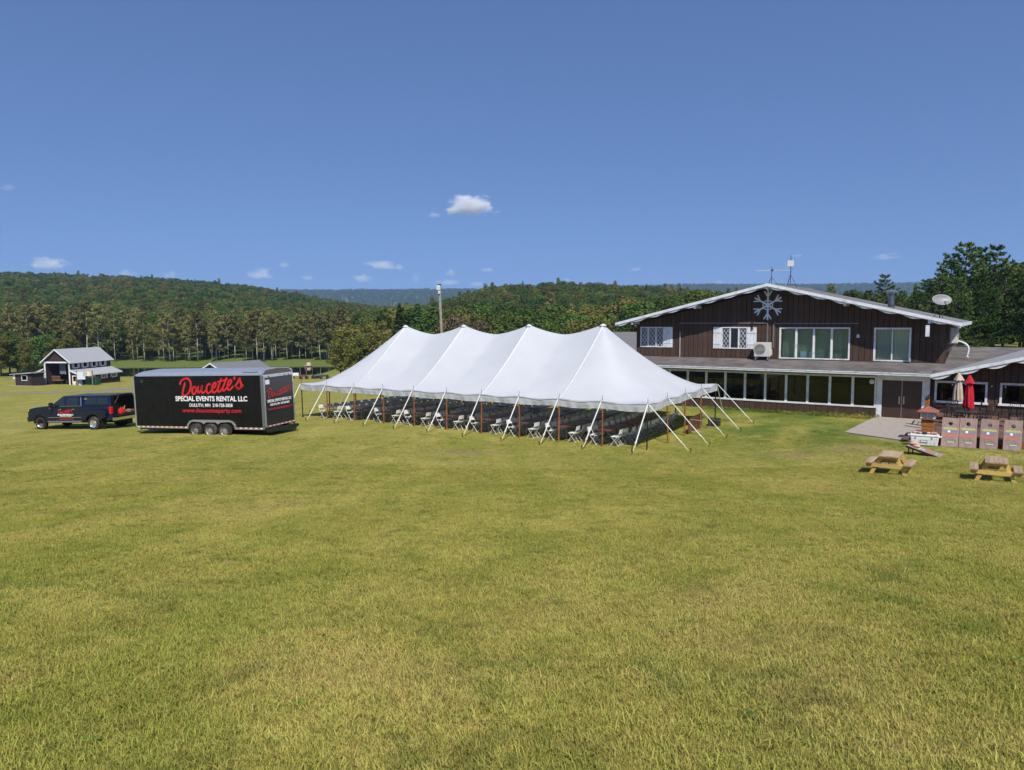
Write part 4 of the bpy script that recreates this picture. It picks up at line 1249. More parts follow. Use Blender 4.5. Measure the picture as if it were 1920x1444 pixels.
    for i in range(n):
        (rr if i % 2 else rw).box(-.066, -.0625, -W + .12 + i * ws, -W + .12 + (i + 1) * ws - .01, .115, .16)
    rr.build('red_reflectors', red, d); rw.build('white_reflectors', vinyl_white, d)
    MB().box(-.30, -.0, -W + .1, -.1, -.14, .0).build('rear_bumper', black_metal, T)
    for z in (.45, 1.0, H - .85):
        MB().box(-.085, -.063, -.10, -.03, z, z + .09).box(-.085, -.063, -W + .03, -W + .10, z, z + .09).build('latch', steel, d)
    for y in (-.45, -W + .45, -W + .8):
        MB().box(-.09, -.063, y - .03, y + .03, H - .31, H - .27).build('hinge', black_metal, d)
    MB().box(-.056, -.051, -.50, -.18, H - .66, H - .44).build('sticker', vinyl_white, d)
    # tongue
    MB().bar((L, -.4, -.05), (L + 1.3, -W / 2, -.08), .09, .12).bar((L, -W + .4, -.05), (L + 1.3, -W / 2, -.08), .09, .12).build('tongue', black_metal, T)
    MB().tube((L + .95, -W / 2, -.36), (L + .95, -W / 2, .5), .035).build('tongue_jack', steel, T)
    # lettering, side (faces +y, reads front to rear)
    def S(x, z, y=.0046): return Matrix.Translation((x, y, z)) @ Matrix.Rotation(R(180), 4, 'Z') @ Matrix.Rotation(R(90), 4, 'X')
    def tilt(x, z): return z - .575 + 0  # side heights are given above the box floor
    z0 = lambda z, x: z - (.575 - .0255 * x)
    brush(T, 3.85, red, S(3.02, z0(2.635, 3.0)))
    text_obj('SPECIAL EVENTS RENTAL LLC', .345, vinyl_white, T, S(3.08, z0(2.01, 3.1)), bold=.009, width=4.34)
    text_obj('DULUTH, MN  218-728-3858', .235, vinyl_white, T, S(3.1, z0(1.685, 3.1)), bold=.0025, width=2.6)
    text_obj('www.doucettesparty.com', .30, red, T, S(3.08, z0(1.42, 3.1)), bold=.0025, width=3.55)
    # lettering, rear door (faces -x)
    def B(y, z): return Matrix.Translation((-.0512, y, z)) @ Matrix.Rotation(R(-90), 4, 'Z') @ Matrix.Rotation(R(90), 4, 'X')
    redr = M('sign_red_worn', (.45, .03, .035), .5, .3)
    brush(d, 2.0, redr, B(-W / 2, 1.78))
    text_obj('SPECIAL EVENTS RENTAL LLC', .19, vinyl_white, d, B(-W / 2, 1.36), bold=.006, width=2.0)
    text_obj('DULUTH, MN  218-728-3858', .14, vinyl_white, d, B(-W / 2, 1.17), bold=.004, width=1.6)
    text_obj('www.doucettesparty.com', .17, redr, d, B(-W / 2, .97), bold=.003, width=2.05)
    return T
make_trailer()

# ------------------------------------------------------------------ pickup truck (x forward, y left; origin below the rear axle)
def make_truck():
    ox, oy = -24.08, 43.95
    T = empty('pickup_truck', (ox, oy, gh(ox, oy) - .005), 0)
    dz = gh(ox - .953 * 4.26, oy + .304 * 4.26) - gh(ox, oy)
    T.rotation_euler = (Matrix.Rotation(HEAD, 4, 'Z') @ Matrix.Rotation(-dz / 4.26, 4, 'Y')).to_euler()
    tag(T, 'dark blue crew-cab pickup with topper, its rear hatch and tailgate open', 'pickup truck')
    paint = M('midnight_blue_paint', (.007, .012, .034), .18, .35, coat=.25, var=.1)
    trim = M('black_plastic', (.012, .012, .012), .55, .4)
    wb = 4.26; R0 = .405
    def arch(cx, r, a0=0, a1=180, n=12):
        return [(cx + r * math.cos(R(a0 + (a1 - a0) * k / n)), .40 + r * math.sin(R(a0 + (a1 - a0) * k / n))) for k in range(n + 1)]
    low = .52
    # lower body outline (rear to front along the bottom, then back over the top)
    poly = [(-1.25, .62), (-1.22, .55)]
    poly += [(-.60, low)] + [(x, z) for x, z in reversed(arch(0, .50)) if z > low - .02]
    poly += [(.60, low), (3.64, low)] + [(x, z) for x, z in reversed(arch(wb, .52)) if z > low - .02]
    poly += [(4.90, .55), (5.14, .60), (5.20, .80), (5.17, 1.12), (5.05, 1.27), (4.6, 1.36), (3.45, 1.43), (3.35, 1.40), (1.0, 1.40), (-1.25, 1.40)]
    # split the outline in the bed: body is full width
    b = MB().prism(poly, -.99, .99).build('body', paint, T, bevel=.045)
    # rear dual-wheel fenders
    for s in (-1, 1):
        fp = [(-.98, .78)] + [(x, z) for x, z in reversed(arch(0, .53)) if z > .5] + [(.86, .72), (.84, 1.0), (.72, 1.16), (.45, 1.22), (-.5, 1.22), (-.85, 1.15), (-.98, 1.0)]
        MB().prism(fp, s * .992, s * 1.18).build('rear_fender', paint, T, bevel=.05)
    # cab and topper: tapered greenhouse
    def loft(pts_low, pts_hi, w0, w1, mat, name, parent=T, bev=.03):
        n = len(pts_low)
        vs = [(x, s * w0, z) for s in (1, -1) for x, z in pts_low] + [(x, s * w1, z) for s in (1, -1) for x, z in pts_hi]
        m = MB(); a, c, d, e = 0, n, 2 * n, 3 * n
        fs = [(a, a + 1, c + 1, c), (d, d + 1, e + 1, e), (a, a + 1, d + 1, d), (c, c + 1, e + 1, e), (a, c, e, d), (a + 1, c + 1, e + 1, d + 1)]
        return m.add(vs, fs).build(name, mat, parent, bevel=bev)
    cab = loft([(.92, 1.395), (3.40, 1.395)], [(1.02, 1.98), (2.52, 1.99)], .96, .80, paint, 'cab', bev=.05)
    top = loft([(-1.22, 1.395), (.88, 1.395)], [(-1.10, 1.97), (.86, 1.99)], .95, .83, paint, 'topper', bev=.05)
    MB().box(-1.10, 2.45, -.79, .79, 1.975, 2.012).build('roof_panel', M('roof_sheen', (.05, .055, .075), .2, .5, coat=.5), cab, bevel=.015)
    # side glass (slightly proud of the tapered sides)
    def side_glass(pts, s, name, parent, w0=.96, w1=.80, z0=1.395, z1=1.985):
        def Y(z): return s * (w0 + (w1 - w0) * (z - z0) / (z1 - z0) + .012)
        vs = [(x, Y(z), z) for x, z in pts] + [(x, Y(z) - s * .02, z) for x, z in pts]; n = len(pts)
        MB().add(vs, [tuple(range(n)), tuple(range(2 * n - 1, n - 1, -1))] + [(k, (k + 1) % n, n + (k + 1) % n, n + k) for k in range(n)]).build(name, dglass, parent)
    dglass = M('dark_car_glass', (.018, .026, .032), .04, .5)
    openw = M('open_window_view', (.10, .12, .05), .3, .5)
    for s in (-1, 1):
        side_glass([(2.28, 1.46), (3.22, 1.46), (2.62, 1.90), (2.30, 1.91)], s, 'door_window', cab)
        side_glass([(1.28, 1.46), (2.16, 1.46), (2.16, 1.91), (1.30, 1.91)], s, 'door_window', cab)
        side_glass([(-1.02, 1.50), (.70, 1.50), (.68, 1.88), (-.98, 1.87)], s, 'topper_window', top, .95, .83)
        for x in (-.15,):
            MB().box(x - .012, x + .012, s * .905, s * .925, 1.5, 1.87).build('window_bar', paint, top)
        # doors: seams, handles, trim
        for x in (1.22, 2.22, 3.30):
            MB().box(x - .008, x + .008, s * .9905, s * .9935, .62, 1.38).build('door_seam', trim, b)
        for x in (1.42, 2.45):
            MB().box(x, x + .22, s * .995, s * 1.03, 1.20, 1.245).build('door_handle', chrome, b)
        MB().box(1.0, 3.3, s * .967, s * .985, 1.405, 1.43).build('beltline_chrome', chrome, b)
        MB().box(1.0, 3.55, s * .9905, s * 1.015, .735, .765).build('body_moulding', chrome, b)
        MB().tube((.95, s * 1.03, .50), (3.55, s * 1.03, .50), .055, n=10).build('running_board', steel, T)
        MB().box(3.0, 3.12, s * .98, s * 1.13, 1.42, 1.47).box(2.98, 3.12, s * 1.08, s * 1.30, 1.36, 1.66).build('mirror', trim, T, bevel=.03)
        MB().box(3.02, 3.10, s * 1.1, s * 1.28, 1.30, 1.355).build('mirror_foot', chrome, T)
        MB().box(-1.262, -1.10, s * .86, s * .996, .92, 1.36).build('tail_light', M('tail_red', (.55, .01, .012), .15, .5), b, bevel=.015)
        MB().box(4.92, 5.16, s * .62, s * .985, .98, 1.22).build('headlight', M('headlight_lens', (.6, .62, .65), .1, .5), b, bevel=.03)
        MB().box(-.62, -.60, s * .75, s * 1.15, .12, .62).build('mud_flap', trim, T)
        MB().bar((.99, s * .952, 1.41), (1.10, s * .835, 1.90), .03, .02).build('cab_chrome_strip', chrome, cab)
        MB().box(.55, .78, s * .885, s * .905, 1.78, 1.86).build('topper_latch', chrome, top)
    # windscreen
    MB().add([(3.415, -.84, 1.44), (3.415, .84, 1.44), (2.58, .72, 1.95), (2.58, -.72, 1.95), (3.435, -.84, 1.46), (3.435, .84, 1.46), (2.60, .72, 1.97), (2.60, -.72, 1.97)], [(0, 1, 2, 3), (4, 5, 6, 7), (0, 1, 5, 4), (2, 3, 7, 6), (1, 2, 6, 5), (0, 3, 7, 4)]).build('windscreen', dglass, cab)
    MB().box(5.10, 5.30, -.98, .98, .50, .80).build('front_bumper', M('dark_bumper', (.02, .02, .024), .3, .5), T, bevel=.04)
    MB().box(5.15, 5.225, -.62, .62, .86, 1.20).build('grille', trim, b)
    MB().box(-1.42, -1.25, -.95, .95, .52, .72).build('rear_bumper', chrome, T, bevel=.03)
    # open bed at the back: flat dark sheet standing in for its shade, tailgate down, topper hatch raised
    MB().box(-1.268, -1.252, -.80, .80, .86, 1.90).build('bed_shade_sheet', dark_int, T)
    tg = MB().box(-1.86, -1.262, -.80, .80, .82, .875).build('tailgate', paint, T, bevel=.015)
    MB().box(-1.84, -1.28, -.72, .72, .876, .884).build('tailgate_liner', trim, tg)
    ht = MB().hexa([(-1.16, -.78, 1.93), (-1.16, .78, 1.93), (-1.80, .78, 1.99), (-1.80, -.78, 1.99), (-1.15, -.78, 1.96), (-1.15, .78, 1.96), (-1.80, .78, 2.03), (-1.80, -.78, 2.03)]).build('topper_hatch', paint, T)
    MB().hexa([(-1.22, -.66, 1.925), (-1.22, .66, 1.925), (-1.74, .66, 1.974), (-1.74, -.66, 1.974), (-1.22, -.66, 1.929), (-1.22, .66, 1.929), (-1.74, .66, 1.979), (-1.74, -.66, 1.979)]).build('hatch_glass', dglass, ht)
    for s in (-.7, .7):
        MB().tube((-1.25, s, 1.5), (-1.6, s, 1.96), .012).build('gas_strut', steel, ht)
    # wheels
    for s in (-1, 1):
        wheel(T, (wb, s * .86, R0 - .01), R0, .24, s, hub=.62)
        wheel(T, (0, s * 1.03, R0 - .01), R0, .22, s, hub=.1)
        wheel(T, (0, s * .76, R0 - .01), R0, .22, s, hub=.3)
        MB().prism([(p[0], p[1]) for p in arch(wb, .53)] , s * .60, s * .97).build('wheel_well', dark_int, T)
    MB().box(-1.0, 4.9, -.6, .6, .38, .53).build('underbody', trim, T)
    # door lettering on the visible side
    def S(x, z): return Matrix.Translation((x, .9955, z)) @ Matrix.Rotation(R(180), 4, 'Z') @ Matrix.Rotation(R(90), 4, 'X')
    brush(b, 1.12, red, S(2.22, 1.10))
    text_obj('SPECIAL EVENTS RENTAL LLC', .115, vinyl_white, b, S(2.22, .905), bold=.006, width=1.22, ext=.002)
    text_obj('DULUTH, MN  218-728-3858', .075, vinyl_white, b, S(2.2, .825), bold=.003, width=.86, ext=.002)
    text_obj('www.doucettesparty.com', .085, red, b, S(2.2, .655), bold=.003, width=1.15, ext=.002)
    # loose load on the open tailgate
    w = T.matrix_basis.to_3x3()
    def on_gate(x, y, z): return T.location + w @ Vector((x, y, z))
    p = on_gate(-1.5, .48, .886)
    g = empty('fuel_can', p, HEAD); tag(g, 'red plastic fuel can on the open truck tailgate', 'fuel can')
    rp = M('red_plastic', (.6, .025, .02), .4, .4)
    MB().box(-.13, .13, -.16, .16, 0, .30).build('body', rp, g, bevel=.05)
    MB().path([(.0, -.1, .30), (.0, -.08, .37), (.0, .06, .37), (.0, .1, .30)], .018).build('handle', rp, g)
    MB().tube((.0, -.14, .28), (.0, -.26, .44), .022, .015).build('spout', M('yellow_plastic', (.6, .4, .03), .4), g)
    p = on_gate(-1.55, -.05, .886)
    g = empty('rope_pile', p, HEAD); tag(g, 'tangle of brown rope and stakes on the open truck tailgate', 'rope')
    rs = random.Random(3)
    MB().path([(rs.uniform(-.16, .16) , rs.uniform(-.3, .3), .03 + .17 * rs.random()) for _ in range(36)], .022, 5).build('coil', M('tan_rope', (.34, .21, .12), .8), g)
    MB().tube((-.15, -.3, .03), (.14, .28, .06), .02).tube((.1, -.3, .03), (-.12, .25, .1), .02).build('stakes', black_metal, g)
make_truck()

# ------------------------------------------------------------------ deck and patio
def hgrp(name, s, d, z, rz=0.0):
    return empty(name, hxyz(s, d, z), -YAW + rz)
DZ = .98
def make_deck():
    D = hgrp('wooden_deck', 0, 0, 0)
    tag(D, 'low stained wooden deck with plank floor in front of the wing windows', 'deck')
    s0, s1, d0, d1 = 2.78, 13.0, -7.55, .74
    w = .142; n = int((d1 - d0) / w)
    me = MB().box(s0, s1, 0, w - .012, DZ - .035, DZ).mesh('plank', deckwood)
    for k in range(n):
        o = bpy.data.objects.new('plank', me); o.location = (0, d0 + k * w, random.uniform(-.003, .003)); link(o, D)
    MB().box(s0 + .05, s1 - .05, d0 + .06, d1 - .02, DZ - .2, DZ - .04).build('joist_frame', M('joist_dark', (.05, .03, .02), .8), D)
    for r in range(4):      # skirt boards
        z1 = DZ - .005 - r * .145
        MB().box(s0 - .02, s1, d0 - .035, d0 - .008, z1 - .135, z1).build('skirt_board', cedar, D)
        MB().box(s0 - .045, s0 - .018, d0 - .03, d1 - 3.4, z1 - .135, z1).build('skirt_board', cedar, D)
    # side steps down to the pad
    for i, z in enumerate((.80, .66)):
        MB().box(s0 - .36 * (i + 1) - .02, s0 - .36 * i - .05, -7.2, -5.0, z - .05, z).build('step', deckwood, D)
        MB().box(s0 - .36 * (i + 1) + .02, s0 - .36 * i - .08, -7.15, -5.05, .3, z - .052).build('riser', M('riser_dark', (.05, .035, .03), .8), D)
    # posts with dark caps
    for (s, d) in ((2.62, -3.05), (2.62, -2.15)):
        p = MB().box(s - .06, s + .06, d - .06, d + .06, .35, 2.02).build('rail_post', cedar, D)
        MB().box(s - .09, s + .09, d - .09, d + .09, 2.02, 2.06).hexa([(s - .07, d - .07, 2.06), (s + .07, d - .07, 2.06), (s + .07, d + .07, 2.06), (s - .07, d + .07, 2.06), (s - .02, d - .02, 2.16), (s + .02, d - .02, 2.16), (s + .02, d + .02, 2.16), (s - .02, d + .02, 2.16)]).build('post_cap', black_metal, p)
    return D
make_deck()

def make_lantern_pillar():
    t = hgrp('lantern_pillar', 2.98, -6.55, .45)
    tag(t, 'stacked timber pillar with glazed lantern and red hipped cap on the deck corner', 'pillar')
    for k in range(7):
        q = .215 + (.012 if k % 2 else 0)
        MB().box(-q, q, -q, q, .0 + k * .15, .143 + k * .15).build('timber', cedar, t, bevel=.01)
    z = 1.055
    MB().box(-.29, .29, -.29, .29, z, z + .05).build('shelf', cedar, t)
    for sx in (-.24, .24):
        for sy in (-.24, .24):
            MB().box(sx - .035, sx + .035, sy - .035, sy + .035, z + .05, z + .32).build('lantern_post', white_old, t)
    pn = M('lantern_pane', (.45, .50, .47), .15, .5)
    for a in range(4):
        c, s = round(math.cos(a * math.pi / 2)), round(math.sin(a * math.pi / 2))
        m = MB().box(-.2, .2, .235, .241, z + .055, z + .315); m.v = [(x * c - y * s, x * s + y * c, zz) for x, y, zz in m.v]; m.build('pane', pn, t)
        m = MB().box(-.02, .02, .2415, .25, z + .055, z + .315); m.v = [(x * c - y * s, x * s + y * c, zz) for x, y, zz in m.v]; m.build('glazing_bar', white_old, t)
    m = MB(); e = .40
    m.hexa([(-e, -e, z + .32), (e, -e, z + .32), (e, e, z + .32), (-e, e, z + .32), (-e, -e, z + .35), (e, -e, z + .35), (e, e, z + .35), (-e, e, z + .35)])
    m.hexa([(-e, -e, z + .351), (e, -e, z + .351), (e, e, z + .351), (-e, e, z + .351), (-.03, -.03, z + .56), (.03, -.03, z + .56), (.03, .03, z + .56), (-.03, .03, z + .56)])
    m.build('hip_roof', M('red_shingle', (.30, .115, .08), .8, .2, var=.25, vscale=10, bump=.4), t)
make_lantern_pillar()

def make_handrail():
    t = hgrp('handrail', 0, 0, 0)
    tag(t, 'black sloping metal handrail between the doors and the deck posts', 'handrail')
    pts = [(2.36, -.5, .56), (2.36, -2.0, .56)]
    for s, d, z in pts:
        MB().tube((s, d, z), (s, d, z + .8), .022).build('post', black_metal, t)
    MB().bar((2.36, -.45, 1.40), (2.36, -2.1, 1.32), .05, .05).bar((2.36, -.45, 1.0), (2.36, -2.1, .95), .03, .03).build('rail', black_metal, t)
make_handrail()

def umbrella(s, d, ztop, zbot, fab, label, table_z, name='patio_umbrella'):
    t = hgrp(name, s, d, DZ, random.uniform(0, 1))
    tag(t, label, 'umbrella')
    H = ztop - DZ
    MB().lathe([(.26, 0), (.26, .04), (.20, .07), (.05, .09), (.04, .3), (.03, .32)], (0, 0, 0), 'Z', 18).build('base', black_metal, t, auto=35)
    MB().tube((0, 0, .05), (0, 0, H - .02), .021, n=10).build('pole', black_metal, t)
    # folded canopy: pleated cloth
    N = 32; K = 12; vs = []
    zb = zbot - DZ
    for k in range(K + 1):
        q = k / K; z = H - .02 - (H - .02 - zb) * q
        r = .03 + .10 * min(1, q * 1.6) ** .7 + .06 * q
        if .14 < q < .24: r *= .86
        for i in range(N):
            a = 2 * math.pi * i / N
            pleat = 1 + .26 * math.sin(a * 8 + 1.2 * q) * min(1, q * 3) + .10 * math.sin(a * 3 + 2)
            vs.append((r * pleat * math.cos(a + .5 * q), r * pleat * math.sin(a + .5 * q), z + (.05 * math.sin(a * 8) if k == K else 0)))
    fs = [(k * N + i, k * N + (i + 1) % N, (k + 1) * N + (i + 1) % N, (k + 1) * N + i) for k in range(K) for i in range(N)]
    fs.append(tuple(range(N)))
    MB().add(vs, fs).build('folded_canopy', fab, t, smooth=True)
    N2 = 20; vs = []
    for k in range(5):
        q = k / 4; z = H + .02 - .36 * q; r = .02 + .19 * q ** .8
        for i in range(N2):
            a = 2 * math.pi * i / N2
            vs.append((r * (1 + .15 * math.sin(4 * a) * q) * math.cos(a), r * (1 + .15 * math.sin(4 * a) * q) * math.sin(a), z - (.02 * math.sin(a * 8) if k == 4 else 0)))
    fs = [(k * N2 + i, k * N2 + (i + 1) % N2, (k + 1) * N2 + (i + 1) % N2, (k + 1) * N2 + i) for k in range(4) for i in range(N2)]
    MB().add(vs, fs + [tuple(range(N2))]).build('vent_cap', fab, t, smooth=True)
    MB().lathe([(.012, 0), (.02, .03), (.0, .07)], (0, 0, H + .02), 'Z', 8).build('finial', black_metal, t)
umbrella(3.84, -2.1, 3.24, 1.92, M('beige_canvas', (.47, .38, .30), .9, .1, var=.12, vscale=3), 'folded beige patio umbrella standing beside the red one', .7)
umbrella(4.36, -4.3, 3.30, 1.86, M('red_canvas', (.42, .018, .03), .85, .15, var=.15, vscale=3), 'folded bright red patio umbrella beside the beige one', .7)

def patio_table(s, d, label):
    t = hgrp('patio_table', s, d, DZ)
    tag(t, label, 'table', 'black patio tables on the deck')
    n = 24
    m = MB()
    for k in range(n):
        a0, a1 = 2 * math.pi * k / n, 2 * math.pi * (k + 1) / n
        m.prism([(.04 * math.cos(a0), .04 * math.sin(a0)), (.52 * math.cos(a0), .52 * math.sin(a0)), (.52 * math.cos(a1), .52 * math.sin(a1)), (.04 * math.cos(a1), .04 * math.sin(a1))], .70, .72, 'XY')
    m.build('tabletop', M('patio_iron', (.05, .042, .04), .5, .4), t)
    for k in range(4):
        a = math.pi / 4 + k * math.pi / 2; c, s_ = math.cos(a), math.sin(a)
        MB().path([(.42 * c, .42 * s_, 0), (.34 * c, .34 * s_, .25), (.30 * c, .30 * s_, .5), (.40 * c, .40 * s_, .70)], .014).build('leg', black_metal, t)
patio_table(3.84, -2.1, 'round black iron table around the beige umbrella pole')
patio_table(4.36, -4.3, 'round black iron table around the red umbrella pole')

def make_patio_chair():
    c = empty('patio_chair')      # faces +x
    iron = black_metal
    MB().box(-.22, .22, -.22, .22, .42, .435).build('seat', iron, c)
    b = MB().path([(-.20, -.22, .43), (-.26, -.23, .75), (-.29, -.16, .92), (-.30, 0, .96), (-.29, .16, .92), (-.26, .23, .75), (-.20, .22, .43)], .014)
    for y in (-.12, -.04, .04, .12):
        b.tube((-.215, y, .44), (-.29, y, .93), .007)
    b.path([(-.24, -.2, .6), (-.26, 0, .68), (-.24, .2, .6)], .008)
    b.build('backrest', iron, c)
    for s in (-1, 1):
        MB().path([(-.25, s * .225, .66), (.0, s * .26, .67), (.20, s * .25, .64), (.22, s * .23, .43)], .012).build('armrest', iron, c)
        MB().path([(.2, s * .2, .42), (.24, s * .22, .2), (.2, s * .21, .0)], .012).build('leg', iron, c)
        MB().path([(-.2, s * .2, .42), (-.26, s * .22, .2), (-.29, s * .21, .0)], .012).build('leg', iron, c)
    return c
pc = make_patio_chair()
first = True
for tbl, (s, d) in (('beige', (3.84, -2.1)), ('red', (4.36, -4.3))):
    for k, a in enumerate((20, 110, 200, 290)):
        a = R(a + (15 if tbl == 'red' else 0))
        o = pc if first else copy_tree(pc); first = False
        o.location = hxyz(s + .72 * math.cos(a), d + .72 * math.sin(a), DZ); o.rotation_euler = (0, 0, -YAW + a + math.pi + random.uniform(-.3, .3))
        tag(o, f'black iron patio chair drawn up to the {tbl} umbrella table', 'chair', f'chairs round the {tbl} umbrella table')
for k, (s, d, a) in enumerate(((5.7, -3.4, 2.6), (6.5, -3.6, .4), (7.2, -2.3, 3.6), (6.1, -1.6, 1.0))):
    o = copy_tree(pc); o.location = hxyz(s, d, DZ); o.rotation_euler = (0, 0, a)
    tag(o, 'black iron patio chair standing loose near the second wing window', 'chair', 'loose chairs by the wing wall')

# string light bulbs along the wing
def make_string_lights():
    t = hgrp('string_lights', 0, 0, 0); tag(t, 'dark cable of small white bulbs strung across the wing wall', 'string lights')
    pts = []; bl = M('bulb_white', (.85, .84, .8), .3)
    for i in range(41):
        q = i / 40; x = 2.6 + q * 5.6; sag = .22 * abs(math.sin(q * math.pi * 3)); pts.append((x, .55, 2.72 - sag - .05 * q))
    MB().path(pts, .006, 4).build('cable', black_metal, t)
    for i in range(2, 40, 4):
        x, y, z = pts[i]
        MB().lathe([(.008, 0), (.026, -.03), (.03, -.06), (.0, -.09)], (x, y, z), 'Z', 8).build('bulb', bl, t, smooth=True)
make_string_lights()

# cornhole boards
BW, BL = .61, 1.22
board_face = M('cornhole_face', (.30, .21, .185), .6, .3, var=.22, vscale=5, stretch=(3, .6, 1))
g_green = M('print_green', (.42, .50, .16), .6); g_blue = M('print_blue', (.14, .20, .42), .6); g_or = M('print_orange', (.62, .14, .06), .6); g_grey = M('print_grey', (.10, .13, .14), .6)
def board_parts(t, flat=False):
    """board in its own plane: x across, z up the slope, printed face to -y"""
    m = MB(); hx, hz, r = 0, BL - .24, .078
    N = 24
    ring = [(hx + r * math.cos(2 * math.pi * k / N), hz + r * math.sin(2 * math.pi * k / N)) for k in range(N)]
    sq = []
    for k in range(N):
        a = 2 * math.pi * k / N; c, s = math.cos(a), math.sin(a); q = .2 / max(abs(c), abs(s)); sq.append((hx + q * c, hz + q * s))
    vs = [(x, y, z) for y in (0, .016) for x, z in ring + sq]
    fs = []
    for k in range(N):
        j = (k + 1) % N
        fs += [(k, j, N + j, N + k), (2 * N + k, 3 * N + k, 3 * N + j, 2 * N + j), (k, 2 * N + k, 2 * N + j, j)]
    m.add(vs, fs)
    h0, h1 = hz - .2, hz + .2
    m.box(-BW / 2, -.2, 0, .016, h0, h1); m.box(.2, BW / 2, 0, .016, h0, h1); m.box(-BW / 2, BW / 2, 0, .016, 0, h0); m.box(-BW / 2, BW / 2, 0, .016, h1, BL)
    f = m.build('face', board_face, t)
    fr = MB(); d = .085
    fr.box(-BW / 2, -BW / 2 + .03, .0165, d, 0, BL); fr.box(BW / 2 - .03, BW / 2, .0165, d, 0, BL); fr.box(-BW / 2 + .031, BW / 2 - .031, .0165, d, 0, .03); fr.box(-BW / 2 + .031, BW / 2 - .031, .0165, d, BL - .03, BL)
    fr.build('frame', black_metal, t)
    MB().box(-.26, .26, d + .002, d + .012, .05, BL - .05).build('backing_shadow', dark_int, t) if False else None
    y = -.0015
    rs = random.Random(5)
    def blocks(z, h, mat, x0=-.25, x1=.25):
        m = MB(); x = x0
        while x < x1 - .03:
            w = rs.uniform(.03, .055); 
            if rs.random() > .12: m.box(x, min(x + w, x1), y, 0, z + rs.uniform(0, h * .2), z + h - rs.uniform(0, h * .2))
            x += w + .008
        m.build('print', mat, f)
    blocks(.715, .11, g_green); blocks(.60, .085, g_blue, -.25, -.08); blocks(.60, .085, g_blue, -.0, .26)
    MB().lathe([(.0, y), (.05, y), (.05, 0), (0, 0)], (-.045, 0, .645), 'Y', 14, False).build('print', vinyl_white, f)
    text_obj('GOLFEST', .15, g_or, f, Matrix.Translation((0, -.001, .475)) @ Matrix.Rotation(R(90), 4, 'X'), 'print', bold=.006, width=.50, ext=.001)
    blocks(.385, .018, g_grey, -.24, .1); blocks(.545, .02, g_grey, .02, .24)
    N = 28; o = MB()
    for k in range(N):
        a0, a1 = 2 * math.pi * k / N, 2 * math.pi * (k + 1) / N
        E = lambda a, q: (.03 + (.20 - q) * math.cos(a), .24 + (.085 - q) * math.sin(a))
        o.prism([E(a0, 0), E(a0, .016), E(a1, .016), E(a1, 0)], y, 0)
    o.build('print', g_grey, f)
    blocks(.235, .05, M('print_leaf', (.18, .26, .10), .6), -.1, .15); blocks(.19, .03, vinyl_white, -.08, .16)
names = ['leftmost pair beside the cooler', '', '', '']
cb = [(3.90, 'brown cornhole board leaning on the deck next to the white cooler'), (4.53, 'brown cornhole board leaning on the deck, touching the one by the cooler'),
      (5.25, 'brown cornhole board leaning alone between the paired boards and the last one'), (6.03, 'brown cornhole board leaning on the deck, farthest from the white cooler')]
proto_b = None
for i, (s, lab) in enumerate(cb):
    d = -8.02 + .05 * (i % 2)
    x, y = hw(s, d)
    if proto_b is None:
        proto_b = empty('cornhole_board'); board_parts(proto_b); o = proto_b
    else: o = copy_tree(proto_b)
    o.location = (x, y, gh(x, y) + .005); o.rotation_euler = (Matrix.Rotation(-YAW + R((0, 1, -2, -3)[i]), 4, 'Z') @ Matrix.Rotation(R(-17), 4, 'X')).to_euler()
    tag(o, lab, 'cornhole board', 'cornhole boards leaning on the deck')
def bean_bag(p, mat, label, group):
    m = MB(); N, K = 10, 5; vs = []
    for k in range(K + 1):
        ph = math.pi * k / K - math.pi / 2
        for i in range(N):
            a = 2 * math.pi * i / N
            q = 1 / max(abs(math.cos(a)), abs(math.sin(a))) ** .7
            vs.append((.075 * q * math.cos(ph) ** .6 * math.cos(a) if k not in (0, K) else 0, .075 * q * math.cos(ph) ** .6 * math.sin(a) if k not in (0, K) else 0, .028 * math.sin(ph) + random.uniform(-.004, .004)))
    fs = [(k * N + i, k * N + (i + 1) % N, (k + 1) * N + (i + 1) % N, (k + 1) * N + i) for k in range(K) for i in range(N)]
    o = m.add(vs, fs).build('bean_bag', mat, None, smooth=True)
    o.location = p; o.rotation_euler = (random.uniform(-.35, .35), random.uniform(-.35, .35), random.uniform(0, 3)); o.scale = (1.25, 1.25, 1.35)
    tag(o, label, 'bean bag', group)
bag_pink = M('bag_peach', (.58, .36, .27), .9, .1, var=.12); bag_dark = M('bag_dark', (.04, .035, .035), .9, .1)
# board lying in playing position, high end to the left
x, y = 15.72, 28.62
lay = copy_tree(proto_b)
lay.location = (16.42, 27.98, gh(16.42, 27.98) + .012)
dirv = Vector((15.62 - 16.42, 28.78 - 27.98, 0)).normalized()
# local z (board length) along dirv and upwards, local -y (print) upwards
zl = Vector((dirv.x, dirv.y, .27)).normalized(); xl = zl.cross(Vector((0, 0, 1))).normalized(); yl = zl.cross(xl)
if yl.z > 0: xl = -xl; yl = zl.cross(xl)
lay.rotation_euler = Matrix((xl, yl, zl)).transposed().to_euler()
tag(lay, 'cornhole board set up flat on the grass with bean bags on its raised end', 'cornhole board')
for k in list(lay.children):
    pass
lgl = MB().box(-.29, -.25, .03, .075, BL - .10, BL - .03)
lm = Matrix((xl, yl, zl)).transposed()
for sx in (-.25, .25):
    a = Vector((sx, .05, BL - .1)); top = lm @ a
    hgt = (Vector(lay.location) + top).z - gh((Vector(lay.location) + top).x, (Vector(lay.location) + top).y)
    dn = lm.transposed() @ Vector((0, 0, -1))
    MB().bar(a, a + dn * hgt, .06, .035).build('leg', black_metal, lay)
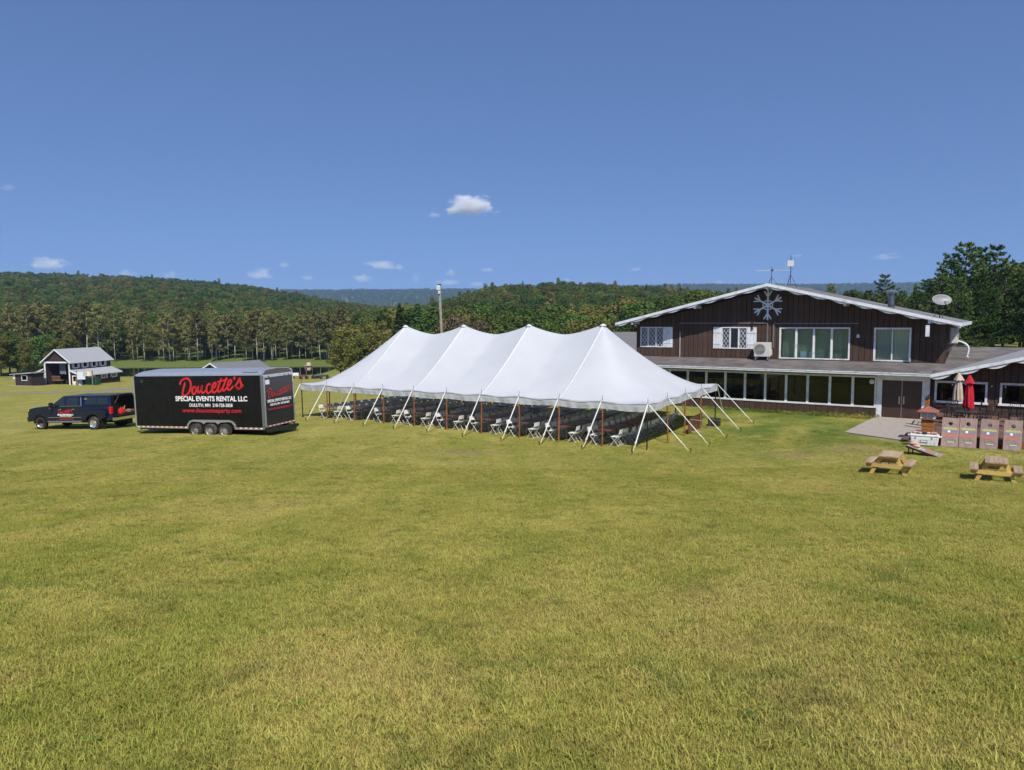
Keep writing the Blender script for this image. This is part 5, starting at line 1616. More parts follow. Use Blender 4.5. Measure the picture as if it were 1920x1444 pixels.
for k in range(9):
    u = Vector((random.uniform(-.22, .22), -.045 - .05 * (k // 5), BL - .12 - random.uniform(0, .22)))
    bean_bag(Vector(lay.location) + lm @ u, bag_pink, 'peach bean bag heaped on the raised end of the set-up cornhole board', 'bean bags on the set-up board')

def make_cooler():
    s, d = 3.0, -7.98
    x, y = hw(s, d)
    t = empty('cooler', (x, y, gh(x, y)), -YAW + R(2))
    tag(t, 'large white marine cooler standing on the grass against the deck', 'cooler')
    cw = M('cooler_white', (.76, .77, .76), .4, .4, var=.04, dirt=(.6, .6, .57))
    MB().hexa([(-.48, -.2, .02), (.48, -.2, .02), (.48, .2, .02), (-.48, .2, .02), (-.52, -.23, .40), (.52, -.23, .40), (.52, .23, .40), (-.52, .23, .40)]).build('body', cw, t, bevel=.035)
    l = MB().box(-.535, .535, -.245, .245, .405, .485).build('lid', cw, t, bevel=.025)
    for s in (-1, 1):
        MB().path([(s * .52, -.12, .40), (s * .60, -.11, .42), (s * .60, .11, .42), (s * .52, .12, .40)], .022).build('handle', cw, t)
    MB().box(-.16, .12, -.232, -.222, .16, .27).build('badge', M('badge_grey', (.22, .23, .22), .5), t)
    MB().box(-.13, .09, -.2345, -.2325, .19, .24).build('badge_bar', cw, t)
    MB().box(.26, .30, -.25, -.22, .32, .42).box(-.34, -.30, -.25, -.22, .32, .42).build('latch', M('latch_grey', (.3, .3, .3), .5), t)
    for x0 in (-.35, -.2, .1, .25, .38):
        MB().box(x0, x0 + .02, -.222, -.215, .05, .36).build('rib', cw, t)
    R_ = Matrix.Rotation(-YAW + R(2), 3, 'Z')
    for k in range(9):
        p = Vector(t.location) + R_ @ Vector((-.38 + .095 * k, random.uniform(-.1, .12), .515 + .04 * random.random()))
        dk = k in (3, 4)
        bean_bag(p, bag_dark if dk else bag_pink, 'dark bean bag among the peach ones on the white cooler' if dk else 'peach bean bag lying on the lid of the white cooler', 'dark bean bags on the cooler' if dk else 'peach bean bags on the cooler')
make_cooler()

def make_picnic_table():
    t = empty('picnic_table')       # long axis along y, 1.35 m
    Lh = .70
    for k in range(5):
        x = -.36 + k * .146
        MB().box(x, x + .138, -Lh, Lh, .700, .738).build('top_plank', lumber_g, t)
    for s in (-1, 1):
        for k in range(2):
            x = s * (.55 + k * .146) + (-.138 if s < 0 else 0)
            MB().box(x, x + .138, -Lh, Lh, .42, .458).build('seat_plank', lumber_g, t)
    for y in (-.52, .52):
        o = .02 if y > 0 else -.02
        for s in (-1, 1):
            MB().bar((s * .26, y, .698), (s * .62, y, .0), .038, .135, up=(s * .89, 0, .46)).build('leg', lumber_y, t)
        MB().box(-.80, .80, y - .06 if y < 0 else y + .022, y - .022 if y < 0 else y + .06, .285, .418).build('seat_beam', lumber_y, t)
        MB().box(-.34, .34, y - .06 if y < 0 else y + .022, y - .022 if y < 0 else y + .06, .60, .698).build('top_beam', lumber_y, t)
        MB().bar((0, y * .95, .36), (0, y * .15, .69), .038, .09).build('brace', lumber_y, t)
    return t
pt = make_picnic_table()
x, y = 12.55, 24.25
pt.location = (x, y, gh(x, y)); pt.rotation_euler = (0, 0, -YAW + R(-1)); pt.scale = (.84, .88, .88); tag(pt, 'small wooden picnic table on the lawn nearest the set-up cornhole board', 'picnic table', 'picnic tables on the lawn')
p2 = copy_tree(pt); x, y = 15.02, 22.70
p2.location = (x, y, gh(x, y)); p2.rotation_euler = (0, 0, -YAW + R(2)); p2.scale = (.83, .88, .88); tag(p2, 'small wooden picnic table on the lawn in front of the lone leaning boards', 'picnic table', 'picnic tables on the lawn')

# ------------------------------------------------------------------ outbuildings
def ground_under(xs, ys): return min(gh(a, b) for a, b in zip(xs, ys))
def gable_roof(parent, x0, x1, y0, y1, ze, zr, ov, mat, trim, th=.14, ridge='y'):
    xm = (x0 + x1) / 2
    sl = (zr - ze) / (xm - x0)
    for a, b in ((x0 - ov, xm), (x1 + ov, xm)):
        za = ze - sl * ov
        lo, hi = (a, b) if a < b else (b, a)
        zl, zh = (za, zr) if a < b else (zr, za)
        r = MB().hexa([(lo, y0 - ov, zl - th), (hi, y0 - ov, zh - th), (hi, y1 + ov, zh - th), (lo, y1 + ov, zl - th), (lo, y0 - ov, zl), (hi, y0 - ov, zh), (hi, y1 + ov, zh), (lo, y1 + ov, zl)]).build('roof_slope', mat, parent)
        MB().hexa([(lo, y0 - ov - .06, zl - th - .06), (hi, y0 - ov - .06, zh - th - .06), (hi, y0 - ov - .003, zh - th - .06), (lo, y0 - ov - .003, zl - th - .06), (lo, y0 - ov - .06, zl + .02), (hi, y0 - ov - .06, zh + .02), (hi, y0 - ov - .003, zh + .02), (lo, y0 - ov - .003, zl + .02)]).build('rake_board', trim, r)
        e = a
        MB().box(e - .05, e - .003, y0 - ov, y1 + ov, za - th - .05, za + .01).build('fascia_board', trim, r) if a < b else MB().box(e + .003, e + .05, y0 - ov, y1 + ov, za - th - .05, za + .01).build('fascia_board', trim, r)

def make_garage():
    bx, by = -83.6, 140.0
    G = empty('garage', (bx, by, 0), R(-9.2))
    tag(G, 'brown two-storey garage with wide open doorway, pale roof and side lean-tos', 'garage')
    z0 = -6.4
    brn = M('garage_brown', (.050, .034, .034), .8, .2, var=.15, vscale=1.5)
    W, D, HE_, HR = 5.5, 11.1, 4.75, 6.9
    # walls
    m = MB(); dw = (-5.2, -.3, 4.25)
    m.box(-W, dw[0], 0, .2, z0 - .5, z0 + dw[2]); m.box(dw[1], 0, 0, .2, z0 - .5, z0 + dw[2])
    m.box(-W, 0, 0, .2, z0 + dw[2], z0 + HE_)
    m.prism([(-W, z0 + HE_), (0, z0 + HE_), (-W / 2, z0 + HR - .1)], 0, .2, 'XZ')
    m.build('front_wall', brn, G)
    side_h = [(1.05 + k * 2.45, 1.95 + k * 2.45, z0 + 3.35, z0 + 4.45) for k in range(4)]
    m = MB(); cur = .202
    for a, b, c, d in side_h:
        m.box(-.2, 0, cur, a, z0 - .5, z0 + HE_); m.box(-.2, 0, a, b, z0 - .5, c); m.box(-.2, 0, a, b, d, z0 + HE_); cur = b
    m.box(-.2, 0, cur, D, z0 - .5, z0 + HE_)
    m.build('side_wall', M('garage_blue_brown', (.045, .036, .045), .8, .2, var=.12), G)
    MB().box(-W, -W + .2, .202, D, z0 - .5, z0 + HE_).box(-W + .202, -.202, D - .2, D, z0 - .5, z0 + HE_).prism([(-W, z0 + HE_), (0, z0 + HE_), (-W / 2, z0 + HR - .1)], D - .2, D, 'XZ').build('rear_wall', brn, G)
    gable_roof(G, -W, 0, 0, D, z0 + HE_, z0 + HR, .45, lightroof, white)
    # trim round the wide doorway
    MB().box(dw[0] - .28, dw[0], -.06, -.003, z0 - .2, z0 + dw[2] + .28).box(dw[1], dw[1] + .28, -.06, -.003, z0 - .2, z0 + dw[2] + .28).box(dw[0], dw[1], -.058, -.003, z0 + dw[2], z0 + dw[2] + .28).build('door_trim', white, G)
    MB().add([(dw[0], .3, z0), (dw[1], .3, z0), (dw[1], D - .3, z0), (dw[0], D - .3, z0)], [(0, 1, 2, 3)]).build('garage_floor', M('garage_floor', (.08, .07, .06), .9), G)
    for a, b, c, d in side_h:
        f = MB(); q = .16
        f.box(-.03, .06, a - q, b + q, d, d + q).box(-.03, .06, a - q, b + q, c - q, c).box(-.03, .058, a - q, a, c, d).box(-.03, .058, b, b + q, c, d)
        w_ = f.build('window', white, G)
        MB().box(-.10, -.09, a, b, c, d).build('pane', glass_dark, w_)
        for yy in (a - q - .42, b + q + .02):
            MB().box(.003, .05, yy, yy + .40, c - .1, d + .1).build('shutter', M('grey_shutter', (.42, .43, .50), .6), w_)
    # right lean-to
    lx = 2.0
    MB().hexa([(.003, -.3, z0 + 2.85), (lx + .45, -.3, z0 + 1.85), (lx + .45, D + .2, z0 + 1.85), (.003, D + .2, z0 + 2.85), (.003, -.3, z0 + 3.0), (lx + .45, -.3, z0 + 2.0), (lx + .45, D + .2, z0 + 2.0), (.003, D + .2, z0 + 3.0)]).build('lean_to_roof', lightroof, G)
    MB().hexa([(.003, -.37, z0 + 2.78), (lx + .45, -.37, z0 + 1.78), (lx + .45, -.303, z0 + 1.78), (.003, -.303, z0 + 2.78), (.003, -.37, z0 + 3.02), (lx + .45, -.37, z0 + 2.02), (lx + .45, -.303, z0 + 2.02), (.003, -.303, z0 + 3.02)]).box(lx + .453, lx + .5, -.3, D + .2, z0 + 1.8, z0 + 2.01).build('lean_to_trim', white, G)
    hl = [(2.6, 3.6, z0 + 1.05, z0 + 1.65), (6.0, 7.0, z0 + 1.05, z0 + 1.65), (8.8, 9.8, z0 + 1.05, z0 + 1.65)]
    m = MB(); cur = 0
    for a, b, c, d in hl:
        m.box(lx - .15, lx, cur, a, z0 - .5, z0 + 1.95); m.box(lx - .15, lx, a, b, z0 - .5, c); m.box(lx - .15, lx, a, b, d, z0 + 1.95); cur = b
    m.box(lx - .15, lx, cur, D, z0 - .5, z0 + 1.95)
    m.box(.2, .55, 0, .15, z0 - .5, z0 + 2.0); m.box(1.7, lx - .152, 0, .15, z0 - .5, z0 + 1.9); m.box(.55, 1.7, 0, .15, z0 + 1.75, z0 + 2.0)
    m.prism([(.0, z0 + 2.0), (lx - .15, z0 + 1.92), (.0, z0 + 2.82)], .001, .149, 'XZ')
    m.build('lean_to_wall', brn, G)
    for a, b, c, d in hl:
        f = MB(); q = .14
        f.box(lx - .03, lx + .06, a - q, b + q, d, d + q).box(lx - .03, lx + .06, a - q, b + q, c - q, c).box(lx - .03, lx + .058, a - q, a, c, d).box(lx - .03, lx + .058, b, b + q, c, d).box(lx - .03, lx + .05, (a + b) / 2 - .05, (a + b) / 2 + .05, c, d)
        w_ = f.build('window', white, G)
        MB().box(lx - .09, lx - .08, a, b, c, d).build('pane', glass_dark, w_)
        for yy in (a - q - .36, b + q + .02):
            MB().box(lx + .003, lx + .05, yy, yy + .34, c - .1, d + .12).build('shutter', MATS['grey_shutter'], w_)
    MB().box(.38, .55, -.05, -.003, z0 - .2, z0 + 1.9).box(1.7, 1.88, -.05, -.003, z0 - .2, z0 + 1.9).box(.55, 1.7, -.05, -.003, z0 + 1.75, z0 + 1.92).build('side_door_trim', white, G)
    # left lean-to
    MB().hexa([(-W - 2.3, -.2, z0 + 2.1), (-W - .003, -.2, z0 + 3.05), (-W - .003, D * .5, z0 + 3.05), (-W - 2.3, D * .5, z0 + 2.1), (-W - 2.3, -.2, z0 + 2.25), (-W - .003, -.2, z0 + 3.2), (-W - .003, D * .5, z0 + 3.2), (-W - 2.3, D * .5, z0 + 2.25)]).build('lean_to_roof', lightroof, G)
    MB().hexa([(-W - 2.3, -.27, z0 + 2.05), (-W - .003, -.27, z0 + 3.0), (-W - .003, -.203, z0 + 3.0), (-W - 2.3, -.203, z0 + 2.05), (-W - 2.3, -.27, z0 + 2.27), (-W - .003, -.27, z0 + 3.22), (-W - .003, -.203, z0 + 3.22), (-W - 2.3, -.203, z0 + 2.27)]).build('lean_to_trim', white, G)
    MB().prism([(-W - 1.9, z0 - .5), (-W - .003, z0 - .5), (-W - .003, z0 + 3.0), (-W - 1.9, z0 + 2.22)], .1, .25, 'XZ').box(-W - 1.9, -W - 1.75, .252, D * .48, z0 - .5, z0 + 2.2).build('lean_to_wall', brn, G)
    d = MB().box(-W - 1.55, -W - .35, .05, .097, z0, z0 + 1.95).build('side_door', M('side_door_brown', (.07, .045, .04), .7), G)
    MB().box(-W - 1.72, -W - 1.553, .03, .096, z0 - .1, z0 + 2.1).box(-W - .347, -W - .18, .03, .096, z0 - .1, z0 + 2.1).box(-W - 1.553, -W - .347, .03, .096, z0 + 1.953, z0 + 2.1).build('trim', white, d)
    # contents of the open bay
    ang = R(-9.2); ca, sa = math.cos(ang), math.sin(ang)
    def gw(x, y, z): return (bx + x * ca - y * sa, by + x * sa + y * ca, z)
    t = empty('tractor', gw(-1.5, 2.6, z0), ang); tag(t, 'dark tractor parked inside the open garage bay', 'tractor')
    MB().box(-.5, .5, -.9, 1.2, .7, 1.5).box(-.6, .6, .2, 1.3, 1.5, 2.4).build('body', M('tractor_dark', (.05, .025, .02), .5), t, bevel=.08)
    for sx in (-.75, .75):
        wheel(t, (0, 0, 0), .1, .05, 1) if False else None
        MB().lathe([(.3, -.15), (.7, -.15), (.75, 0), (.7, .15), (.3, .15)], (sx, .8, .75), 'X', 18).build('wheel', rubber, t, smooth=True)
        MB().lathe([(.15, -.1), (.38, -.1), (.4, 0), (.38, .1), (.15, .1)], (sx * .8, -.9, .4), 'X', 14).build('wheel', rubber, t, smooth=True)
    t = empty('wooden_hay_wagon', gw(-4.1, 1.5, z0), ang); tag(t, 'wooden slatted wagon at the left of the open garage bay', 'wagon')
    MB().box(-.9, .9, -.3, 1.6, .75, .9).build('bed', M('wagon_wood', (.19, .11, .07), .8, var=.2), t)
    for k in range(7):
        MB().box(-.9 + k * .27, -.78 + k * .27, -.33, -.28, .9, 1.75).build('slat', MATS['wagon_wood'], t)
    MB().box(-.92, .92, -.38, -.335, 1.55, 1.68).build('top_rail', MATS['wagon_wood'], t)
    for sx in (-.7, .7):
        MB().lathe([(.1, -.08), (.36, -.08), (.38, 0), (.36, .08), (.1, .08)], (sx, .3, .38), 'X', 14).build('wheel', rubber, t, smooth=True)
    t = empty('hanging_tarpaulin', gw(-2.6, 1.2, z0), ang); tag(t, 'grey tarpaulin hanging inside the open garage doorway', 'tarpaulin')
    vs = []
    for i in range(13):
        x = -.65 + 1.3 * i / 12; yy = .06 * math.sin(i * 1.7)
        vs += [(x, yy, 2.1 + .08 * math.sin(i)), (x, yy * .4, 3.9)]
    MB().add(vs, [(2 * i, 2 * i + 2, 2 * i + 3, 2 * i + 1) for i in range(12)]).build('sheet', M('grey_tarp', (.16, .17, .19), .8), t, smooth=True, fix=False)
    MB().tube((-.8, 0, 3.92), (.8, 0, 3.92), .03).build('hanging_rail', steel, t)
    MB().tube((-.6, 0, 3.92), (-.6, 0, 4.7), .015).tube((.6, 0, 3.92), (.6, 0, 4.7), .015).build('hanger', steel, t)
    # sign boards, skip and drum before the lean-to
    bl = M('sign_pale', (.62, .66, .70), .6, .3, var=.1); 
    t = empty('trail_map_board', gw(4.3, -1.6, z0), ang + .15); tag(t, 'pale trail map boards on two posts before the garage lean-to', 'sign')
    for x in (-1.45, 1.45):
        zz = gh(*gw(4.3 + x, -1.6, 0)[:2]) - z0
        MB().box(x - .07, x + .07, -.07, .07, zz - .1, 3.0).build('post', grey_wood, t)
    MB().box(-1.35, .15, -.12, -.075, 1.35, 2.75).build('board', bl, t)
    MB().box(-.15, .08, -.128, -.1205, 1.9, 2.7).build('map_print', M('map_blue', (.22, .35, .62), .6), t)
    MB().box(.2, 1.38, -.12, -.075, 1.95, 2.85).build('board', M('sign_yellow', (.62, .50, .26), .6, var=.15), t)
    MB().box(.55, 1.0, -.128, -.1205, 2.05, 2.75).build('map_print', bl, t)
    MB().box(.25, .5, -.128, -.1205, 2.2, 2.7).build('map_print', M('map_orange', (.6, .28, .08), .6), t)
    x_, y_, _ = gw(4.6, .2, 0)
    t = empty('waste_skip', (x_, y_, gh(x_, y_)), ang + .05); tag(t, 'green steel waste skip behind the trail map boards', 'skip')
    gs = M('skip_green', (.015, .10, .045), .5, .4, var=.15)
    MB().hexa([(-1.0, -.6, .12), (1.0, -.6, .12), (1.0, .6, .12), (-1.0, .6, .12), (-1.15, -.7, 1.25), (1.15, -.7, 1.25), (1.15, .7, 1.25), (-1.15, .7, 1.25)]).build('bin', gs, t)
    MB().hexa([(-1.17, -.72, 1.26), (1.17, -.72, 1.26), (1.17, .72, 1.45), (-1.17, .72, 1.45), (-1.17, -.72, 1.32), (1.17, -.72, 1.32), (1.17, .72, 1.52), (-1.17, .72, 1.52)]).build('lid', M('skip_lid', (.02, .025, .022), .6), t)
    for x in (-.75, -.25, .25, .75):
        MB().hexa([(x - .04, -.66, .15), (x + .04, -.66, .15), (x + .04, -.6, .15), (x - .04, -.6, .15), (x - .04, -.76, 1.2), (x + .04, -.76, 1.2), (x + .04, -.70, 1.2), (x - .04, -.70, 1.2)]).build('rib', gs, t)
    for x in (-.8, .8):
        MB().lathe([(.08, -.05), (.1, 0), (.08, .05)], (x, 0, .1), 'X', 10).build('caster', rubber, t)
    x_, y_, _ = gw(2.75, -.9, 0)
    t = empty('tarp_covered_stand', (x_, y_, gh(x_, y_)), ang); tag(t, 'narrow stand wrapped in a pale blue tarp by the lean-to', 'tarp')
    vs = []; N = 14
    for k in range(7):
        q = k / 6; z = 2.0 * q; r = .42 - .26 * q
        for i in range(N):
            a = 2 * math.pi * i / N; rr = r * (1 + .16 * math.sin(3 * a + 4 * q) + .08 * math.sin(7 * a))
            vs.append((rr * math.cos(a), rr * math.sin(a), z))
    MB().add(vs, [(k * N + i, k * N + (i + 1) % N, (k + 1) * N + (i + 1) % N, (k + 1) * N + i) for k in range(6) for i in range(N)] + [tuple(range(6 * N, 7 * N))]).build('cover', M('tarp_blue', (.38, .46, .54), .6), t, smooth=True)
    MB().tube((0, 0, 1.98), (0, 0, 2.3), .03).build('pole_tip', grey_wood, t)
    x_, y_, _ = gw(1.12, -.45, 0)
    t = empty('feed_bucket', (x_, y_, gh(x_, y_)), ang); tag(t, 'cream bucket with orange scoop by the lean-to door', 'bucket')
    MB().lathe([(.28, 0), (.34, .7), (.31, .7), (.26, .05)], (0, 0, 0), 'Z', 14, False).build('pail', M('bucket_cream', (.65, .55, .42), .6), t, smooth=True)
    MB().bar((.0, .1, .5), (.25, .2, 1.3), .08, .08).build('scoop', M('scoop_orange', (.55, .18, .06), .6), t)
make_garage()

def make_hut():
    bx, by = -92.4, 137.5
    z0 = gh(bx, by) - .05
    t = empty('small_shed', (bx, by, z0), R(-14)); tag(t, 'low brown shed with a single white-framed window and slanted roof', 'shed')
    brn = MATS['garage_brown']; w, d = 3.6, 2.8
    h = (1.55, 2.65, 1.15, 1.95)
    m = MB(); m.box(0, h[0], 0, .12, -.5, 2.2).box(h[1], w, 0, .12, -.5, 2.2).box(h[0], h[1], 0, .12, -.5, h[2]).box(h[0], h[1], 0, .12, h[3], 2.2)
    m.box(0, .12, .122, d, -.5, 2.2).box(w - .12, w, .122, d, -.5, 2.2).box(.122, w - .122, d - .12, d, -.5, 2.2); m.build('wall', brn, t)
    f = MB(); q = .12
    f.box(h[0] - q, h[1] + q, -.04, .1, h[3], h[3] + q).box(h[0] - q, h[1] + q, -.04, .1, h[2] - q, h[2]).box(h[0] - q, h[0], -.038, .1, h[2], h[3]).box(h[1], h[1] + q, -.038, .1, h[2], h[3])
    f = f.build('window', white, t); MB().box(h[0], h[1], .05, .06, h[2], h[3]).build('pane', glass_dark, f)
    MB().hexa([(-.9, -.4, 2.12), (w + .3, -.4, 2.42), (w + .3, d + .3, 2.42), (-.9, d + .3, 2.12), (-.9, -.4, 2.25), (w + .3, -.4, 2.58), (w + .3, d + .3, 2.58), (-.9, d + .3, 2.25)]).build('roof', lightroof, t)
    MB().box(-.92, w + .32, -.46, -.403, 2.05, 2.16).build('fascia', white, t) if False else None
    MB().box(-.45, .0, -.06, -.003, 1.3, 2.1).build('notice', white, t)
    MB().box(-.6, w + 1.2, -1.4, .0, -.5, .12).build('slab', concrete, t)
    x, y = -95.2, 134.2
    f = empty('timber_bin', (x, y, gh(x, y)), R(-8)); tag(f, 'dark timber plank bin beside the small shed', 'bin')
    dk = M('dark_timber', (.022, .022, .025), .8, var=.2)
    for k in range(6):
        MB().box(-1.7, 1.1, 0, .06, .05 + k * .21, .24 + k * .21).build('plank', dk, f)
        MB().box(1.102, 1.16, 0, 1.2, .05 + k * .21, .24 + k * .21).build('plank', dk, f)
    MB().box(-1.7, -1.6, .062, .16, 0, 1.3).box(1.0, 1.1, .062, .16, 0, 1.3).build('corner_post', dk, f)
    p = empty('stove_pipe', (x + .2, y + 1.0, gh(x, y)), 0); tag(p, 'tall dark stove pipe rising behind the timber bin', 'pipe')
    MB().tube((0, 0, 0), (0, 0, 4.0), .26, n=12).build('flue', dk, p); MB().lathe([(.34, 4.05), (.3, 4.2), (.05, 4.35)], (0, 0, 0), 'Z', 12).build('cap', dk, p); MB().tube((0, 0, 3.95), (0, 0, 4.1), .05).build('cap_stem', dk, p)
make_hut()

def make_grey_cabin():
    bx, by = -48.4, 116
    z0 = gh(bx, by) - .1
    t = empty('lakeside_cabin', (bx, by, z0), R(-32)); tag(t, 'low cabin with grey roof and white gable trim showing above the trailer', 'cabin')
    brn = MATS['garage_brown']; W, D = 4.6, 8.5; he = -1.75 - z0; hr = -.75 - z0
    MB().box(0, .15, .15, D, -.5, he).box(W - .15, W, .15, D, -.5, he).box(0, W, D + .001, D + .15, -.5, he).box(0, W, 0, .148, -.5, he).prism([(0, he), (W, he), (W / 2, hr - .05)], 0, .148, 'XZ').build('wall', brn, t)
    gable_roof(t, 0, W, 0, D, he, hr, .4, M('cabin_roof', (.17, .17, .175), .9, .2, var=.2), white)
    MB().lathe([(0, -.02), (.22, -.02), (.22, -.001), (0, -.001)], (W / 2, 0, hr - .42), 'Y', 16, False).build('gable_vent', white, t)
    d = MB().box(.8, 1.7, -.05, -.003, 0, 2.0).build('door', M('side_door_brown', (.07, .045, .04), .7), t)
    w = MB().box(2.6, 3.8, -.05, -.003, 1.0, 1.9).build('window', white, t); MB().box(2.7, 3.7, -.06, -.0505, 1.1, 1.8).build('pane', glass_dark, w)
make_grey_cabin()

def make_rear_annex():
    bx, by = 8.2, 62.0
    z0 = gh(bx, by) - .1
    t = empty('rear_annex', (bx, by, z0), -YAW); tag(t, 'low building with hipped grey roof behind the tent and the lodge corner', 'building')
    W, D = 11.0, 8.0; he = 3.15 - z0; hr = 4.65 - z0
    MB().box(-W / 2, W / 2, 0, .15, -.5, he).box(-W / 2, -W / 2 + .15, .152, D, -.5, he).box(W / 2 - .15, W / 2, .152, D, -.5, he).box(-W / 2 + .152, W / 2 - .152, D - .15, D, -.5, he).build('wall', brown, t)
    o = .5; a, b = -W / 2 - o, W / 2 + o; c, d = -o, D + o; m = D / 2
    q = 3.6
    MB().add([(a, c, he), (b, c, he), (b, d, he), (a, d, he), (a + q, m, hr), (b - q, m, hr), (a, c, he - .15), (b, c, he - .15), (b, d, he - .15), (a, d, he - .15)], [(0, 1, 5, 4), (1, 2, 5), (2, 3, 4, 5), (3, 0, 4), (0, 1, 7, 6), (1, 2, 8, 7), (2, 3, 9, 8), (3, 0, 6, 9), (6, 7, 8, 9)]).build('hip_roof', M('annex_roof', (.19, .19, .18), .9, .2, var=.25, vscale=8, bump=.4), t)
    w = MB().box(-3.5, -2.2, -.05, -.003, 1.0, 2.1).build('window', white, t); MB().box(-3.4, -2.3, -.06, -.0505, 1.1, 2.0).build('pane', glass_dark, w)
make_rear_annex()

def make_poles():
    x, y = -7.9, 82
    z = gh(x, y); top = 9.55
    t = empty('floodlight_pole', (x, y, z), 0); tag(t, 'tall weathered wooden pole with floodlights rising behind the tent', 'utility pole')
    H = top - z
    MB().tube((.38, 0, -.2), (0, 0, H), .17, .12, n=12).build('shaft', grey_wood, t, smooth=True)
    MB().box(-.32, .12, -.30, -.05, H - .55, H - .02).build('floodlight', M('lamp_housing', (.55, .56, .56), .4, .5), t, bevel=.05)
    MB().box(-.14, .12, -.28, -.1, H - .95, H - .62).build('floodlight', MATS['lamp_housing'], t, bevel=.04)
    MB().box(-.20, .22, -.28, .02, H - .02, H + .12).build('photocell_hood', M('hood_dark', (.06, .06, .06), .5), t)
    MB().tube((.14, -.12, H - 4), (.05, -.12, H - .6), .02).build('conduit', steel, t)
    x, y = -12.75, 72
    z = gh(x, y)
    t = empty('fence_post', (x, y, z), 0); tag(t, 'short pale wooden post beyond the left end of the tent', 'post')
    MB().tube((0, 0, -.2), (0, 0, 2.75 - z + .55), .13, .12, n=10).build('shaft', grey_wood, t, smooth=True)
    MB().lathe([(.13, 0), (.1, .05), (0, .06)], (0, 0, 2.75 - z + .55), 'Z', 10).build('top', grey_wood, t)
make_poles()

# quad bikes and a small trailer by the pond
def quad(px, py, rz, col, label):
    t = empty('quad_bike', (px, py, gh(px, py)), rz); tag(t, label, 'quad bike')
    pl = M('quad_' + label.split()[0], col, .4, .4)
    MB().hexa([(-.85, -.32, .55), (.85, -.3, .5), (.85, .3, .5), (-.85, .32, .55), (-.8, -.3, .85), (.6, -.25, .92), (.6, .25, .92), (-.8, .3, .85)]).build('body', pl, t, bevel=.06)
    MB().box(-.6, .1, -.17, .17, .86, .98).build('seat', black_metal, t, bevel=.05)
    for x in (-.62, .62):
        for s in (-1, 1):
            MB().lathe([(.1, -.12), (.27, -.12), (.31, 0), (.27, .12), (.1, .12)], (x, s * .45, .31), 'Y', 16).build('wheel', rubber, t, smooth=True)
            MB().box(x - .34, x + .34, s * .33, s * .58, .63, .67).build('mudguard', pl, t)
    MB().path([(.35, -.36, 1.15), (.45, -.15, 1.08), (.5, 0, .95), (.45, .15, 1.08), (.35, .36, 1.15)], .02).build('handlebar', black_metal, t)
    MB().box(.5, .95, -.35, .35, .86, .89).box(-.98, -.6, -.35, .35, .88, .91).build('rack', steel, t)
quad(-44.2, 157, .5, (.18, .05, .03), 'maroon quad bike at the head of the row beside the pond')
quad(-42.0, 158.5, .9, (.16, .18, .16), 'grey quad bike parked between two others beside the pond')
quad(-40.0, 157.5, .2, (.02, .03, .09), 'navy quad bike nearest the tent in the row beside the pond')
quad(-32.5, 161, .3, (.30, .06, .03), 'red quad bike parked apart from the row beside the pond')
def flat_cart(px, py, rz):
    t = empty('flat_cart', (px, py, gh(px, py)), rz); tag(t, 'white flat cart parked behind the black trailer near the pond', 'cart')
    MB().box(-1.1, 1.1, -.6, .6, .6, .75).build('bed', white, t)
    MB().box(-1.1, 1.1, -.62, -.55, .752, 1.15).box(-1.1, 1.1, .55, .62, .752, 1.15).build('side_board', white, t)
    for s in (-.7, .7):
        MB().lathe([(.1, -.1), (.28, -.1), (.3, 0), (.28, .1), (.1, .1)], (0, s, .3), 'Y', 14).build('wheel', rubber, t, smooth=True)
    MB().bar((1.1, 0, .6), (2.0, 0, .4), .07, .07).build('drawbar', steel, t)
flat_cart(-47.3, 160, .3)
def dock(px, py):
    t = empty('swim_dock', (px, py, POND_Z), .1); tag(t, 'small pale wooden dock at the far edge of the pond', 'dock')
    MB().box(-.9, .9, -.9, .9, .25, .35).build('deck', M('dock_wood', (.55, .42, .33), .8, var=.15), t)
    MB().box(-.5, .5, .75, .85, .35, 1.1).build('back_board', MATS['dock_wood'], t)
    for x in (-.8, .8):
        for y in (-.8, .8):
            MB().tube((x, y, -1.5), (x, y, .9), .08).build('piling', grey_wood, t)
dock(-57.5, 209)

